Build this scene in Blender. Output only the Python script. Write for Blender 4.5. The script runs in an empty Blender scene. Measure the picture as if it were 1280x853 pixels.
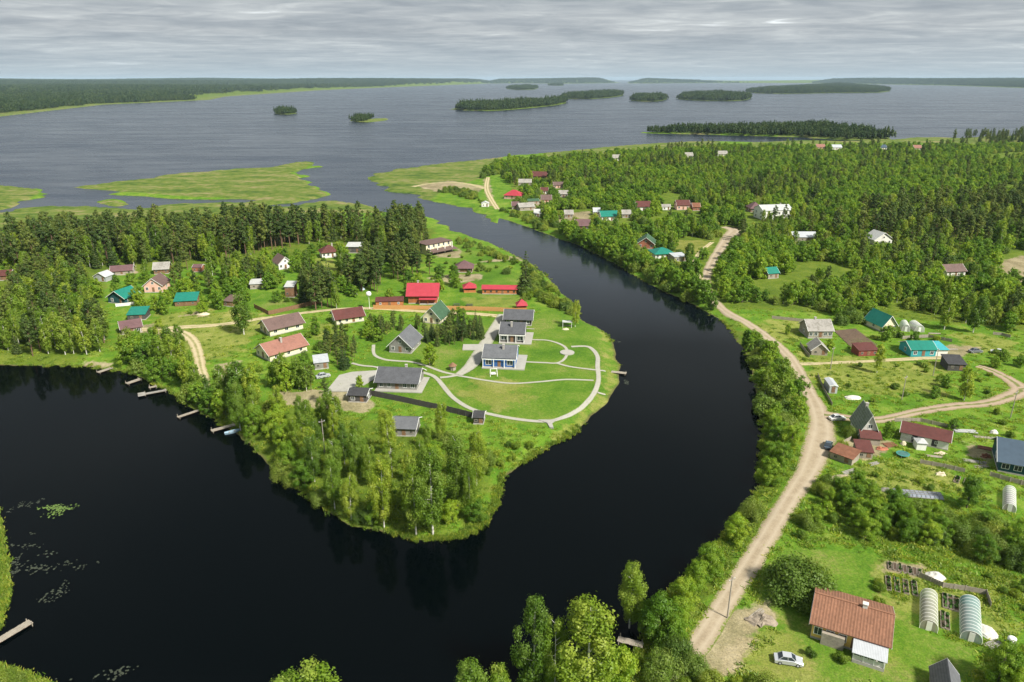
import bpy, math, random
import numpy as np
from mathutils import Vector, noise as mnoise

random.seed(11)
RNG = np.random.default_rng(11)
SC = bpy.context.scene
COL = SC.collection
R = math.radians

# ------------------------------------------------------------------ camera
FPX, CX, CY, CAMZ, HORIZON = 900.0, 640.0, 426.5, 87.0, 98.0
PITCH = math.atan((CY - HORIZON) / FPX)
cam_data = bpy.data.cameras.new('camera')
cam_data.sensor_width = 36.0
cam_data.lens = 36.0 * FPX / 1280.0
cam_data.clip_start = 1.0
cam_data.clip_end = 90000.0
cam = bpy.data.objects.new('camera', cam_data)
COL.objects.link(cam)
cam.location = (0, 0, CAMZ)
cam.rotation_euler = (math.pi / 2 - PITCH, 0, 0)
SC.camera = cam

# ------------------------------------------------------------------ sky, sun, exposure
SUN_EL, SUN_AZ = R(46), R(48)          # azimuth measured from behind the camera towards the right
sun_from = Vector((math.sin(SUN_AZ) * math.cos(SUN_EL), -math.cos(SUN_AZ) * math.cos(SUN_EL), math.sin(SUN_EL)))
world = bpy.data.worlds.new('World')
SC.world = world
world.use_nodes = True
wn, wl = world.node_tree.nodes, world.node_tree.links
wn.clear()


def N(nodes, typ, **kw):
    n = nodes.new(typ)
    for k, v in kw.items():
        if k[0] == 'i' and k[1:].isdigit():
            n.inputs[int(k[1:])].default_value = v
        elif k.startswith('in_'):
            n.inputs[k[3:].replace('_', ' ')].default_value = v
        else:
            setattr(n, k, v)
    return n


def ramp(nodes, stops, interp='LINEAR'):
    n = nodes.new('ShaderNodeValToRGB')
    cr = n.color_ramp
    cr.interpolation = interp
    while len(cr.elements) < len(stops):
        cr.elements.new(0.5)
    for e, (p, c) in zip(cr.elements, stops):
        e.position = p
        e.color = (*c, 1) if len(c) == 3 else c
    return n


def math_node(nodes, links, op, a, b=None, clamp=False):
    n = nodes.new('ShaderNodeMath')
    n.operation = op
    n.use_clamp = clamp
    for i, v in enumerate((a, b)):
        if v is None:
            continue
        if isinstance(v, (int, float)):
            n.inputs[i].default_value = v
        else:
            links.new(v, n.inputs[i])
    return n.outputs[0]


def mix_rgb(nodes, links, fac, a, b, blend='MIX'):
    n = nodes.new('ShaderNodeMix')
    n.data_type = 'RGBA'
    n.blend_type = blend
    n.clamp_factor = True
    for sock, v in ((n.inputs[0], fac), (n.inputs[6], a), (n.inputs[7], b)):
        if isinstance(v, (int, float)):
            sock.default_value = v
        elif isinstance(v, (tuple, list)):
            sock.default_value = (*v, 1) if len(v) == 3 else v
        else:
            links.new(v, sock)
    return n.outputs[2]


CLOUD_X, CLOUD_Y = 2.3, 5.1
sky = N(wn, 'ShaderNodeTexSky', sky_type='NISHITA', sun_disc=False, sun_elevation=SUN_EL,
        sun_rotation=math.atan2(sun_from.x, sun_from.y), altitude=100, air_density=1.0, dust_density=0.6, ozone_density=1.4)
tc = N(wn, 'ShaderNodeTexCoord')
sep = N(wn, 'ShaderNodeSeparateXYZ')
wl.new(tc.outputs['Generated'], sep.inputs[0])
zc = math_node(wn, wl, 'MAXIMUM', sep.outputs[2], 0.0)
zz = math_node(wn, wl, 'ADD', zc, 0.055)
cx_ = math_node(wn, wl, 'DIVIDE', sep.outputs[0], zz)
cy_ = math_node(wn, wl, 'DIVIDE', sep.outputs[1], zz)
comb = N(wn, 'ShaderNodeCombineXYZ')
wl.new(cx_, comb.inputs[0]); wl.new(cy_, comb.inputs[1])
mp = N(wn, 'ShaderNodeMapping')
mp.inputs['Scale'].default_value = (0.46, 0.60, 1)
mp.inputs['Rotation'].default_value = (0, 0, R(7))
mp.inputs['Location'].default_value = (CLOUD_X, CLOUD_Y, 0)
wl.new(comb.outputs[0], mp.inputs[0])
cn = N(wn, 'ShaderNodeTexNoise', in_Scale=1.25, in_Detail=7.0, in_Roughness=0.56, in_Distortion=0.5)
wl.new(mp.outputs[0], cn.inputs['Vector'])
cn2 = N(wn, 'ShaderNodeTexNoise', in_Scale=0.42, in_Detail=3.0, in_Roughness=0.5)
wl.new(mp.outputs[0], cn2.inputs['Vector'])
cn3 = N(wn, 'ShaderNodeTexNoise', in_Scale=3.8, in_Detail=8.0, in_Roughness=0.6, in_Distortion=0.8)
wl.new(mp.outputs[0], cn3.inputs['Vector'])
csum = math_node(wn, wl, 'ADD', math_node(wn, wl, 'MULTIPLY', cn.outputs[0], 0.42), math_node(wn, wl, 'ADD', math_node(wn, wl, 'MULTIPLY', cn2.outputs[0], 0.26), math_node(wn, wl, 'MULTIPLY', cn3.outputs[0], 0.32)))
ccol = ramp(wn, [(0.37, (1.95, 2.22, 2.48)), (0.45, (2.4, 2.68, 2.9)), (0.52, (2.95, 3.2, 3.36)), (0.59, (3.7, 3.95, 4.05)), (0.66, (6.6, 7.0, 7.2))])
wl.new(csum, ccol.inputs[0])
cover = ramp(wn, [(0.0, (1, 1, 1)), (0.63, (1, 1, 1)), (0.74, (0.75, 0.75, 0.75))])
wl.new(csum, cover.inputs[0])
clouds = mix_rgb(wn, wl, cover.outputs[0], sky.outputs[0], ccol.outputs[0])
hz = ramp(wn, [(0.0, (0.85, 0.85, 0.85)), (0.018, (0.45, 0.45, 0.45)), (0.055, (0, 0, 0))])
wl.new(zc, hz.inputs[0])
clouds2 = mix_rgb(wn, wl, hz.outputs[0], clouds, (2.9, 3.5, 3.9))
bg = N(wn, 'ShaderNodeBackground', in_Strength=0.089)
wl.new(clouds2, bg.inputs[0])
wo = N(wn, 'ShaderNodeOutputWorld')
wl.new(bg.outputs[0], wo.inputs[0])

sun_data = bpy.data.lights.new('sun', 'SUN')
sun_data.energy = 4.0
sun_data.angle = R(7)
sun_data.color = (1.0, 0.95, 0.85)
sun = bpy.data.objects.new('sun', sun_data)
COL.objects.link(sun)
sun.rotation_euler = (-sun_from).to_track_quat('-Z', 'Y').to_euler()
sun.location = (200, -100, 400)

vs = SC.view_settings
vs.view_transform = 'Standard'
vs.look = 'None'
vs.exposure = 0.92
vs.gamma = 1.0
vs.use_curve_mapping = False
SC.render.engine = 'CYCLES'
SC.cycles.use_denoising = True
SC.cycles.max_bounces = 8
SC.cycles.diffuse_bounces = 5
SC.cycles.glossy_bounces = 2
SC.cycles.transmission_bounces = 5
SC.cycles.transparent_max_bounces = 4
SC.cycles.volume_bounces = 0
SC.cycles.caustics_reflective = False
SC.cycles.caustics_refractive = False

# ------------------------------------------------------------------ survey: bearings taken from the drone -> ground points
SP, CP = math.sin(PITCH), math.cos(PITCH)


def at(px, py, z=1.2):
    u, v = (px - CX) / FPX, (py - CY) / FPX
    k = (CAMZ - z) / (SP + v * CP)
    return (u * k, (CP - v * SP) * k)


def proj(x, y, z):
    d = y * CP + (CAMZ - z) * SP
    return CX + FPX * x / d, CY + FPX * ((CAMZ - z) * CP - y * SP) / d


def proj_a(x, y, z):
    d = y * CP + (CAMZ - z) * SP
    return CX + FPX * x / d, CY + FPX * ((CAMZ - z) * CP - y * SP) / d


def ats(pts, z=0.0):
    return [at(p[0], p[1], z) for p in pts]


def catmull(pts, sub, closed):
    P = np.array(pts, float)
    n = len(P)
    out = []
    rng = range(n) if closed else range(n - 1)
    for i in rng:
        p1, p2 = P[i], P[(i + 1) % n]
        p0 = P[(i - 1) % n] if closed or i > 0 else p1
        p3 = P[(i + 2) % n] if closed or i + 2 < n else p2
        for k in range(sub):
            t = k / sub
            out.append(0.5 * ((2 * p1) + (-p0 + p2) * t + (2 * p0 - 5 * p1 + 4 * p2 - p3) * t * t + (-p0 + 3 * p1 - 3 * p2 + p3) * t ** 3))
    if not closed:
        out.append(P[-1])
    return np.array(out)


def inside(X, Y, poly):
    res = np.zeros(X.shape, bool)
    n = len(poly)
    for i in range(n):
        x1, y1 = poly[i]
        x2, y2 = poly[(i + 1) % n]
        if y1 == y2:
            continue
        c = ((Y >= y1) != (Y >= y2)) & (X < (x2 - x1) * (Y - y1) / (y2 - y1) + x1)
        res ^= c
    return res


def sdist(X, Y, poly):
    """signed distance to a closed polygon, positive inside"""
    d2 = np.full(X.shape, 1e18)
    n = len(poly)
    for i in range(n):
        x1, y1 = poly[i]
        x2, y2 = poly[(i + 1) % n]
        dx, dy = x2 - x1, y2 - y1
        L = dx * dx + dy * dy + 1e-9
        t = np.clip(((X - x1) * dx + (Y - y1) * dy) / L, 0, 1)
        d2 = np.minimum(d2, (X - x1 - t * dx) ** 2 + (Y - y1 - t * dy) ** 2)
    d = np.sqrt(d2)
    return np.where(inside(X, Y, poly), d, -d)


def wob(X, Y, s, ph=0.0):
    """cheap smooth wobble, about -1..1"""
    return (np.sin(X / s + 1.3 * np.sin(Y / s * 0.83 + ph) + ph) + np.sin(Y / s * 1.17 + 1.7 * np.sin(X / s * 0.71 - ph) + 2.1 * ph)
            + 0.6 * np.sin((X + Y) / s * 2.1 + ph * 3) + 0.6 * np.sin((X - Y) / s * 1.9 - ph)) / 3.2


def sstep(a, b, x):
    t = np.clip((x - a) / (b - a), 0, 1)
    return t * t * (3 - 2 * t)


# ------------------------------------------------------------------ shorelines
WEST = [(-260, 470), (-60, 461), (0, 457), (60, 458), (110, 458), (150, 464), (180, 474), (215, 494), (245, 513), (280, 533), (300, 546),
        (320, 567), (345, 591), (375, 616), (405, 638), (440, 658), (480, 669), (520, 677), (545, 678), (575, 673), (600, 661), (616, 648),
        (623, 632), (626, 608), (634, 595), (652, 580), (680, 563), (705, 549), (730, 531), (755, 508), (770, 490), (775, 470), (774, 450),
        (765, 425), (750, 410), (730, 401), (720, 386), (705, 369), (690, 351), (672, 336), (650, 323), (620, 308), (590, 296), (560, 285),
        (535, 277), (500, 268), (470, 261), (440, 255), (405, 252), (380, 257), (350, 261), (320, 259), (280, 262), (240, 265), (195, 268),
        (150, 263), (110, 259), (60, 258), (20, 263), (0, 267), (-120, 275), (-300, 280)]
EAST = [(-200, 800), (-110, 812), (-60, 828), (0, 838), (40, 852), (80, 872), (200, 915), (330, 935), (460, 940), (560, 935), (650, 905),
        (730, 868), (782, 832), (800, 812), (802, 794), (814, 770), (842, 736), (874, 702), (904, 669), (934, 636), (952, 602), (950, 572), (953, 548),
        (948, 520), (945, 495), (942, 470), (934, 446), (916, 420), (900, 400), (872, 384), (835, 367), (798, 347), (762, 327), (722, 307), (692, 297),
        (660, 285), (640, 277), (610, 269), (570, 258), (530, 246), (500, 241), (478, 234), (464, 222), (480, 217), (510, 210), (560, 204), (610, 199),
        (640, 195), (690, 191), (720, 188), (760, 184), (800, 181), (850, 178), (900, 177), (950, 178), (1000, 176), (1050, 177), (1090, 176), (1115, 175),
        (1150, 172), (1200, 173), (1250, 170), (1330, 172), (1500, 174), (1750, 200), (1900, 400), (1900, 900), (1500, 1500), (600, 1700), (-200, 1300), (-700, 1000)]
ISLES = {
    'marsh_a': [(83, 235), (120, 232), (170, 226), (230, 217), (290, 213), (340, 209), (370, 203), (393, 203), (382, 212), (362, 217), (376, 223), (386, 231),
                (401, 240), (410, 247), (380, 252), (330, 256), (300, 258), (318, 251), (290, 249), (240, 248), (190, 244), (130, 240)],
    'marsh_b': [(178, 263), (220, 257), (265, 254), (303, 254), (268, 262), (230, 265)],
    'marsh_c': [(-120, 230), (0, 231), (38, 236), (50, 243), (30, 252), (0, 262), (-120, 268)],
    'marsh_d': [(122, 255), (140, 252), (157, 256), (143, 259)],
    'bank_l': [(-80, 640), (-10, 632), (0, 640), (4, 660), (5, 700), (5, 740), (2, 772), (-6, 788), (-80, 800)],
    'spit': [(796, 166.5), (830, 164.8), (870, 164.2), (930, 162), (980, 160), (1030, 160.5), (1066, 165), (1100, 170), (1115, 175), (1060, 175.5), (1000, 172), (950, 170.5), (900, 169), (850, 167.8)],
    'far_left': [(-500, 175), (-100, 153), (0, 146), (60, 139), (130, 131), (200, 128), (262, 125), (281, 121), (340, 117), (400, 113), (470, 110), (560, 106.5), (612, 104.5), (640, 102.2),
                 (560, 101.2), (300, 101), (0, 101), (-500, 101)],
    'isle_a': [(344, 142), (348, 140), (356, 139.2), (362, 140), (372, 142), (354, 143.5)],
    'isle_b': [(437, 151.5), (447, 148.5), (462, 149), (482, 148), (484, 150.5), (460, 153)],
    'isle_c': [(562, 137), (585, 134), (620, 132), (660, 130), (700, 127), (708, 129), (690, 132.5), (650, 136.5), (610, 139)],
    'isle_d': [(700, 123), (725, 119), (760, 117), (778, 117.5), (775, 120.5), (740, 124)],
    'isle_e': [(632, 110.5), (650, 108.5), (672, 109), (668, 112), (645, 112.5)],
    'isle_f': [(788, 126), (800, 122), (825, 121.5), (834, 124), (820, 127)],
    'isle_g': [(846, 124), (865, 119.5), (900, 118), (935, 121), (932, 125.5), (890, 126.5)],
    'isle_h': [(930, 115.5), (960, 111), (1010, 108.5), (1080, 108), (1112, 112), (1100, 116), (1040, 116.5), (980, 117.5)],
    'isle_i': [(684, 107), (700, 105.5), (704, 107.2)],
    'far_r': [(786, 104.4), (900, 104.0), (1000, 104), (1100, 105.5), (1180, 107), (1290, 110.5), (1500, 112), (1500, 101.2), (1000, 101), (780, 101.2)],
    'far_m': [(600, 104.6), (650, 104.2), (700, 104.8), (756, 104.2), (776, 103.6), (770, 102.6), (610, 102.6)],
}
SH = {'west': catmull(ats(WEST), 3, True), 'east': catmull(ats(EAST), 3, True)}
for k, v in ISLES.items():
    SH[k] = np.array(ats(v)) if k.startswith('far') else catmull(ats(v), 2, True)
MARSH = {'marsh_a', 'marsh_b', 'marsh_c', 'marsh_d', 'bank_l'}
REEDS = [ats(p, 0.3) for p in (
    [(-200, 290), (0, 290), (100, 285), (250, 278), (400, 268), (470, 268), (470, 255), (390, 245), (200, 255), (0, 250), (-200, 260)],
    [(455, 235), (500, 250), (540, 250), (560, 235), (600, 225), (625, 215), (630, 185), (560, 190), (470, 205)],
    [(680, 205), (720, 200), (860, 190), (900, 186), (900, 165), (760, 170), (680, 180)],
    [(940, 186), (1000, 181), (1120, 180), (1250, 181), (1300, 182), (1300, 165), (1100, 165), (940, 172)],
)]


def shore(X, Y):
    """signed distance to the nearest shore, positive on land"""
    X = np.asarray(X, float); Y = np.asarray(Y, float)
    sd = np.full(X.shape, -1e9)
    for k, poly in SH.items():
        lo, hi = poly.min(0), poly.max(0)
        pad = 60 + 0.05 * max(hi[1], 0)
        m = (X > lo[0] - pad) & (X < hi[0] + pad) & (Y > lo[1] - pad) & (Y < hi[1] + pad)
        if m.any():
            s = sdist(X[m], Y[m], poly)
            sd[m] = np.maximum(sd[m], s)
    near = np.hypot(X, Y)
    sd = np.where(sd > -1e8, sd + 0.7 * wob(X, Y, 3.1, 0.4) + np.where(near > 350, 2.2, 0.8) * wob(X, Y, 11.0, 1.9) + np.where((near > 430) & (near < 800) & (X < -0.02 * Y), 1.0, 0.0) * (3.0 + 10.0 * wob(X * 0.25, Y, 12.0, 0.6) + 4.0 * wob(X * 0.5, Y, 5.0, 1.6)), sd)
    return np.maximum(sd, -60)


def height_from(X, Y, sd):
    r = np.hypot(X, Y)
    land = 1.25 * sstep(0, 6, sd) + 0.22 * sstep(2, 25, sd) * wob(X, Y, 31, 0.7) + 0.10 * sstep(2, 12, sd) * wob(X, Y, 9, 2.2)
    far = sstep(2400, 6500, r) * sstep(0, 400, sd) * (14 + 12 * wob(X, Y, 800, 0.3)) + sstep(7500, 12000, r) * sstep(0, 400, sd) * (38 + 30 * wob(X, Y, 1500, 1.1))
    return np.where(sd > 0, land + far, -1.6 * sstep(0, 5, -sd) - 0.02)


def gz(x, y):
    X, Y = np.array([x]), np.array([y])
    return float(height_from(X, Y, shore(X, Y))[0])

# ------------------------------------------------------------------ materials
MATS = {}


def principled(name, rough=0.8, spec=0.3, metal=0.0):
    m = bpy.data.materials.new(name)
    m.use_nodes = True
    nt = m.node_tree
    b = nt.nodes['Principled BSDF']
    b.inputs['Roughness'].default_value = rough
    b.inputs['Specular IOR Level'].default_value = spec
    b.inputs['Metallic'].default_value = metal
    return m, nt.nodes, nt.links, b


def plain(name, col, rough=0.8, var=0.25, scale=1.5, spec=0.25, metal=0.0, dirt=None, rib=0.0, bump=0.0, obj_var=0.0):
    """weathered surface: two noise scales vary the colour, optional ribs (sheet joints) and bump"""
    if name in MATS:
        return MATS[name]
    m, n, l, b = principled(name, rough, spec, metal)
    t = N(n, 'ShaderNodeTexCoord')
    n1 = N(n, 'ShaderNodeTexNoise', in_Scale=scale, in_Detail=5.0, in_Roughness=0.65)
    l.new(t.outputs['Object'], n1.inputs['Vector'])
    n2 = N(n, 'ShaderNodeTexNoise', in_Scale=scale * 0.22, in_Detail=3.0)
    l.new(t.outputs['Object'], n2.inputs['Vector'])
    s = math_node(n, l, 'ADD', math_node(n, l, 'MULTIPLY', n1.outputs[0], 0.6), math_node(n, l, 'MULTIPLY', n2.outputs[0], 0.4))
    lo = tuple(c * (1 - var) for c in col)
    hi = tuple(min(1, c * (1 + var)) for c in col)
    r = ramp(n, [(0.33, dirt or lo), (0.48, col), (0.68, hi)])
    l.new(s, r.inputs[0])
    c = r.outputs[0]
    if rib:
        w = N(n, 'ShaderNodeTexWave', wave_type='BANDS', bands_direction='X', in_Scale=rib, in_Distortion=0.0)
        l.new(t.outputs['Object'], w.inputs['Vector'])
        rr = ramp(n, [(0.0, (0.72, 0.72, 0.72)), (0.35, (1, 1, 1))])
        l.new(w.outputs[0], rr.inputs[0])
        c = mix_rgb(n, l, 1.0, c, rr.outputs[0], 'MULTIPLY')
    if obj_var:
        oi = N(n, 'ShaderNodeObjectInfo')
        rr = ramp(n, [(0.0, (1 - obj_var,) * 3), (1.0, (1 + obj_var,) * 3)])
        l.new(oi.outputs['Random'], rr.inputs[0])
        c = mix_rgb(n, l, 1.0, c, rr.outputs[0], 'MULTIPLY')
    l.new(c, b.inputs['Base Color'])
    if bump:
        bp = N(n, 'ShaderNodeBump', in_Strength=bump, in_Distance=0.05)
        l.new(n1.outputs[0], bp.inputs['Height'])
        l.new(bp.outputs[0], b.inputs['Normal'])
    MATS[name] = m
    return m


def glass(name='window_glass', col=(0.03, 0.04, 0.05)):
    if name in MATS:
        return MATS[name]
    m, n, l, b = principled(name, 0.08, 0.6)
    b.inputs['Base Color'].default_value = (*col, 1)
    MATS[name] = m
    return m


def poly_cover(name, col, alpha=0.55):
    if name in MATS:
        return MATS[name]
    m, n, l, b = principled(name, 0.35, 0.5)
    b.inputs['Base Color'].default_value = (*col, 1)
    tr = N(n, 'ShaderNodeBsdfTransparent')
    mx = N(n, 'ShaderNodeMixShader', i0=alpha)
    l.new(tr.outputs[0], mx.inputs[1]); l.new(b.outputs[0], mx.inputs[2])
    l.new(mx.outputs[0], n['Material Output'].inputs[0])
    MATS[name] = m
    return m


# ------------------------------------------------------------------ mesh helpers
class MB:
    def __init__(self):
        self.v, self.f = [], []

    def add(self, vs, fs):
        o = len(self.v)
        self.v += [tuple(p) for p in vs]
        self.f += [tuple(i + o for i in f) for f in fs]
        return self

    def box(self, x0, x1, y0, y1, z0, z1):
        return self.add([(x0, y0, z0), (x1, y0, z0), (x1, y1, z0), (x0, y1, z0), (x0, y0, z1), (x1, y0, z1), (x1, y1, z1), (x0, y1, z1)],
                        [(3, 2, 1, 0), (4, 5, 6, 7), (0, 1, 5, 4), (1, 2, 6, 5), (2, 3, 7, 6), (3, 0, 4, 7)])

    def slab(self, quad, t):
        """quad of four points, thickened by t against its normal"""
        q = [Vector(p) for p in quad]
        n = (q[1] - q[0]).cross(q[3] - q[0]).normalized() * t
        lo = [p - n for p in q]
        return self.add(q + lo, [(0, 1, 2, 3), (7, 6, 5, 4), (0, 4, 5, 1), (1, 5, 6, 2), (2, 6, 7, 3), (3, 7, 4, 0)])

    def tube(self, pts, rad, k=6, cap=True):
        P = [Vector(p) for p in pts]
        rs = rad if isinstance(rad, (list, tuple)) else [rad] * len(P)
        o = len(self.v)
        for i, p in enumerate(P):
            d = (P[min(i + 1, len(P) - 1)] - P[max(i - 1, 0)]).normalized()
            a = d.cross(Vector((0, 0, 1)))
            if a.length < 0.05:
                a = d.cross(Vector((0, 1, 0)))
            a.normalize()
            b = d.cross(a)
            for j in range(k):
                t = 2 * math.pi * j / k
                self.v.append(tuple(p + (a * math.cos(t) + b * math.sin(t)) * rs[i]))
        for i in range(len(P) - 1):
            for j in range(k):
                j2 = (j + 1) % k
                self.f.append((o + i * k + j, o + i * k + j2, o + (i + 1) * k + j2, o + (i + 1) * k + j))
        if cap:
            self.f.append(tuple(o + j for j in range(k))[::-1])
            self.f.append(tuple(o + (len(P) - 1) * k + j for j in range(k)))
        return self

    def prism(self, poly, z0, z1):
        n = len(poly)
        vs = [(p[0], p[1], z0) for p in poly] + [(p[0], p[1], z1) for p in poly]
        return self.add(vs, [tuple(range(n))[::-1], tuple(range(n, 2 * n))] + [(i, (i + 1) % n, n + (i + 1) % n, n + i) for i in range(n)])

    def build(self, name, mat=None, parent=None, smooth=False):
        me = bpy.data.meshes.new(name)
        me.from_pydata(self.v, [], self.f)
        if smooth:
            me.polygons.foreach_set('use_smooth', [True] * len(me.polygons))
        return link(name, me, mat, parent)


def link(name, me, mat=None, parent=None):
    o = bpy.data.objects.new(name, me)
    COL.objects.link(o)
    if mat:
        if not me.materials:
            me.materials.append(mat)
    if parent:
        o.parent = parent
    return o


def empty(name, loc, rz=0.0):
    o = bpy.data.objects.new(name, None)
    COL.objects.link(o)
    o.location = loc
    o.rotation_euler = (0, 0, rz)
    o.empty_display_size = 0.5
    return o


def tag(o, label, cat, group=None):
    o['label'] = label
    o['category'] = cat
    if group:
        o['group'] = group
    return o


def kind(o, k, label=None):
    o['kind'] = k
    if label:
        o['label'] = label
    return o


def np_mesh(name, co, quads, attrs=None, mat=None):
    me = bpy.data.meshes.new(name)
    nv, nq = len(co), len(quads)
    k = quads.shape[1]
    me.vertices.add(nv)
    me.vertices.foreach_set('co', np.ascontiguousarray(co, np.float32).ravel())
    me.loops.add(nq * k)
    me.loops.foreach_set('vertex_index', np.ascontiguousarray(quads, np.int32).ravel())
    me.polygons.add(nq)
    me.polygons.foreach_set('loop_start', np.arange(0, nq * k, k, dtype=np.int32))
    me.update(calc_edges=True)
    for a, val in (attrs or {}).items():
        at_ = me.attributes.new(a, 'FLOAT', 'POINT')
        at_.data.foreach_set('value', np.ascontiguousarray(val, np.float32).ravel())
    if mat:
        me.materials.append(mat)
    return me


# ------------------------------------------------------------------ ground sheet
NA, NR = 660, 520
ang = np.linspace(R(-45), R(45), NA)
rad = 62.0 * (16500 / 62.0) ** np.linspace(0, 1, NR)
A_, R_ = np.meshgrid(ang, rad)
GX, GY = (np.sin(A_) * R_).ravel(), (np.cos(A_) * R_).ravel()
GSD = shore(GX, GY)
GZ = height_from(GX, GY, GSD)


def pmask(px_polys, soft=4.0):
    """soft membership of ground vertices in surveyed patches"""
    out = np.zeros(GX.shape)
    for p in px_polys:
        w = np.array(ats(p, 1.2))
        lo, hi = w.min(0) - soft * 2, w.max(0) + soft * 2
        m = (GX > lo[0]) & (GX < hi[0]) & (GY > lo[1]) & (GY < hi[1])
        if m.any():
            out[m] = np.maximum(out[m], sstep(-soft, soft, sdist(GX[m], GY[m], w)))
    return out


LAWN_PX = [[(440, 470), (470, 430), (500, 408), (590, 398), (668, 395), (690, 385), (722, 394), (745, 410), (765, 430), (772, 460), (764, 488), (740, 512), (700, 533),
            (640, 530), (600, 515), (540, 508), (480, 502), (440, 492)],
           [(560, 350), (600, 330), (660, 345), (690, 370), (640, 374), (590, 372)], [(560, 330), (575, 300), (610, 310), (640, 330), (600, 345)],
           [(310, 380), (330, 365), (400, 375), (460, 375), (420, 385), (340, 392)],
           [(955, 712), (985, 685), (1095, 694), (1105, 740), (1150, 790), (1220, 812), (1210, 853), (1130, 853), (960, 853), (930, 830), (985, 800), (955, 750)]]
DRY_PX = [[(190, 395), (250, 388), (320, 392), (330, 410), (300, 440), (260, 455), (235, 440), (200, 420)], [(575, 372), (650, 374), (655, 384), (575, 384)],
          [(590, 476), (650, 478), (660, 500), (620, 512), (580, 495)], [(690, 545), (740, 520), (770, 480), (774, 440), (755, 415), (765, 450), (755, 490), (700, 535)],
          [(410, 345), (450, 340), (400, 320), (365, 330), (380, 345)], [(1050, 580), (1180, 575), (1200, 610), (1120, 635), (1040, 610)],
          [(1195, 420), (1260, 420), (1280, 445), (1200, 440)], [(940, 770), (1010, 790), (1010, 853), (900, 853)], [(840, 300), (890, 300), (885, 318), (845, 316)],
          [(930, 405), (1005, 400), (1000, 430), (960, 420)], [(1000, 440), (1180, 455), (1180, 495), (1020, 490)], [(1100, 700), (1260, 730), (1260, 790), (1110, 770)],
          [(640, 600), (690, 565), (625, 640)], [(390, 405), (430, 400), (420, 430), (390, 425)]]
BARE_PX = [[(345, 492), (430, 486), (470, 505), (455, 516), (400, 510), (350, 506)], [(865, 800), (905, 762), (955, 756), (968, 775), (940, 800), (925, 830), (900, 853), (870, 840)],
           [(535, 345), (600, 342), (600, 352), (540, 352)], [(518, 232), (560, 226), (605, 232), (600, 240), (545, 240)],
           [(604, 222), (612, 224), (618, 258), (610, 258)], [(690, 268), (738, 264), (735, 284), (700, 284)], [(900, 284), (925, 284), (920, 292)], [(1240, 330), (1300, 315), (1300, 365), (1240, 352)],
           [(1190, 430), (1225, 436), (1200, 447), (1130, 449), (1135, 443)], [(1200, 555), (1240, 562), (1240, 580), (1210, 572)], [(1060, 545), (1115, 552), (1110, 572), (1060, 575)],
           [(150, 408), (190, 405), (220, 420), (210, 428), (160, 424)], [(225, 395), (255, 388), (262, 396)], [(268, 455), (300, 452), (292, 482), (280, 482)],
           [(1105, 702), (1152, 708), (1150, 722), (1105, 714)], [(650, 250), (690, 250), (690, 262), (655, 264)], [(135, 336), (168, 334), (170, 344), (140, 345)],
           [(140, 452), (120, 458), (90, 456), (110, 450)], [(545, 315), (575, 312), (575, 322), (545, 322)], [(590, 330), (650, 318), (655, 326), (640, 326)]]
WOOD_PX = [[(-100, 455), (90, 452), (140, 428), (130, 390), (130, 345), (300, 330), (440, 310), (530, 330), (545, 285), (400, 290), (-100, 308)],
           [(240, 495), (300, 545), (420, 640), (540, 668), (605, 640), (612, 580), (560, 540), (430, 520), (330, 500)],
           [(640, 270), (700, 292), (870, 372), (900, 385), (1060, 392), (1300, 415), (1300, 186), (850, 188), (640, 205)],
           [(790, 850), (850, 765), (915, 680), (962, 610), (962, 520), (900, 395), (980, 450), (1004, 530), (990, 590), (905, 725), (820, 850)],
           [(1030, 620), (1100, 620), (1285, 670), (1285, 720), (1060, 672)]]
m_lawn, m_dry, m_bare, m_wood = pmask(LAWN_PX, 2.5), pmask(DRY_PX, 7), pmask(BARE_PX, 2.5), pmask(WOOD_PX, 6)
m_reed = np.zeros(GX.shape)
for p in [SH[k] for k in MARSH] + [np.array(p) for p in REEDS]:
    lo, hi = p.min(0) - 30, p.max(0) + 30
    m = (GX > lo[0]) & (GX < hi[0]) & (GY > lo[1]) & (GY < hi[1])
    if m.any():
        m_reed[m] = np.maximum(m_reed[m], sstep(-6, 6, sdist(GX[m], GY[m], p)))
gr_ = np.hypot(GX, GY)
_fl = GX < np.where(GY > 0, GY, 1) * (-0.06)
m_reed = np.maximum(m_reed, sstep(1500, 1700, gr_) * np.where(_fl, 1 - sstep(50, 90, GSD), 0.0))
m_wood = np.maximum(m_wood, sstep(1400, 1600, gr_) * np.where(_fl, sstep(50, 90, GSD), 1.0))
gq = np.arange(NR * NA).reshape(NR, NA)
quads = np.stack([gq[:-1, :-1], gq[:-1, 1:], gq[1:, 1:], gq[1:, :-1]], -1).reshape(-1, 4)


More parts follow.
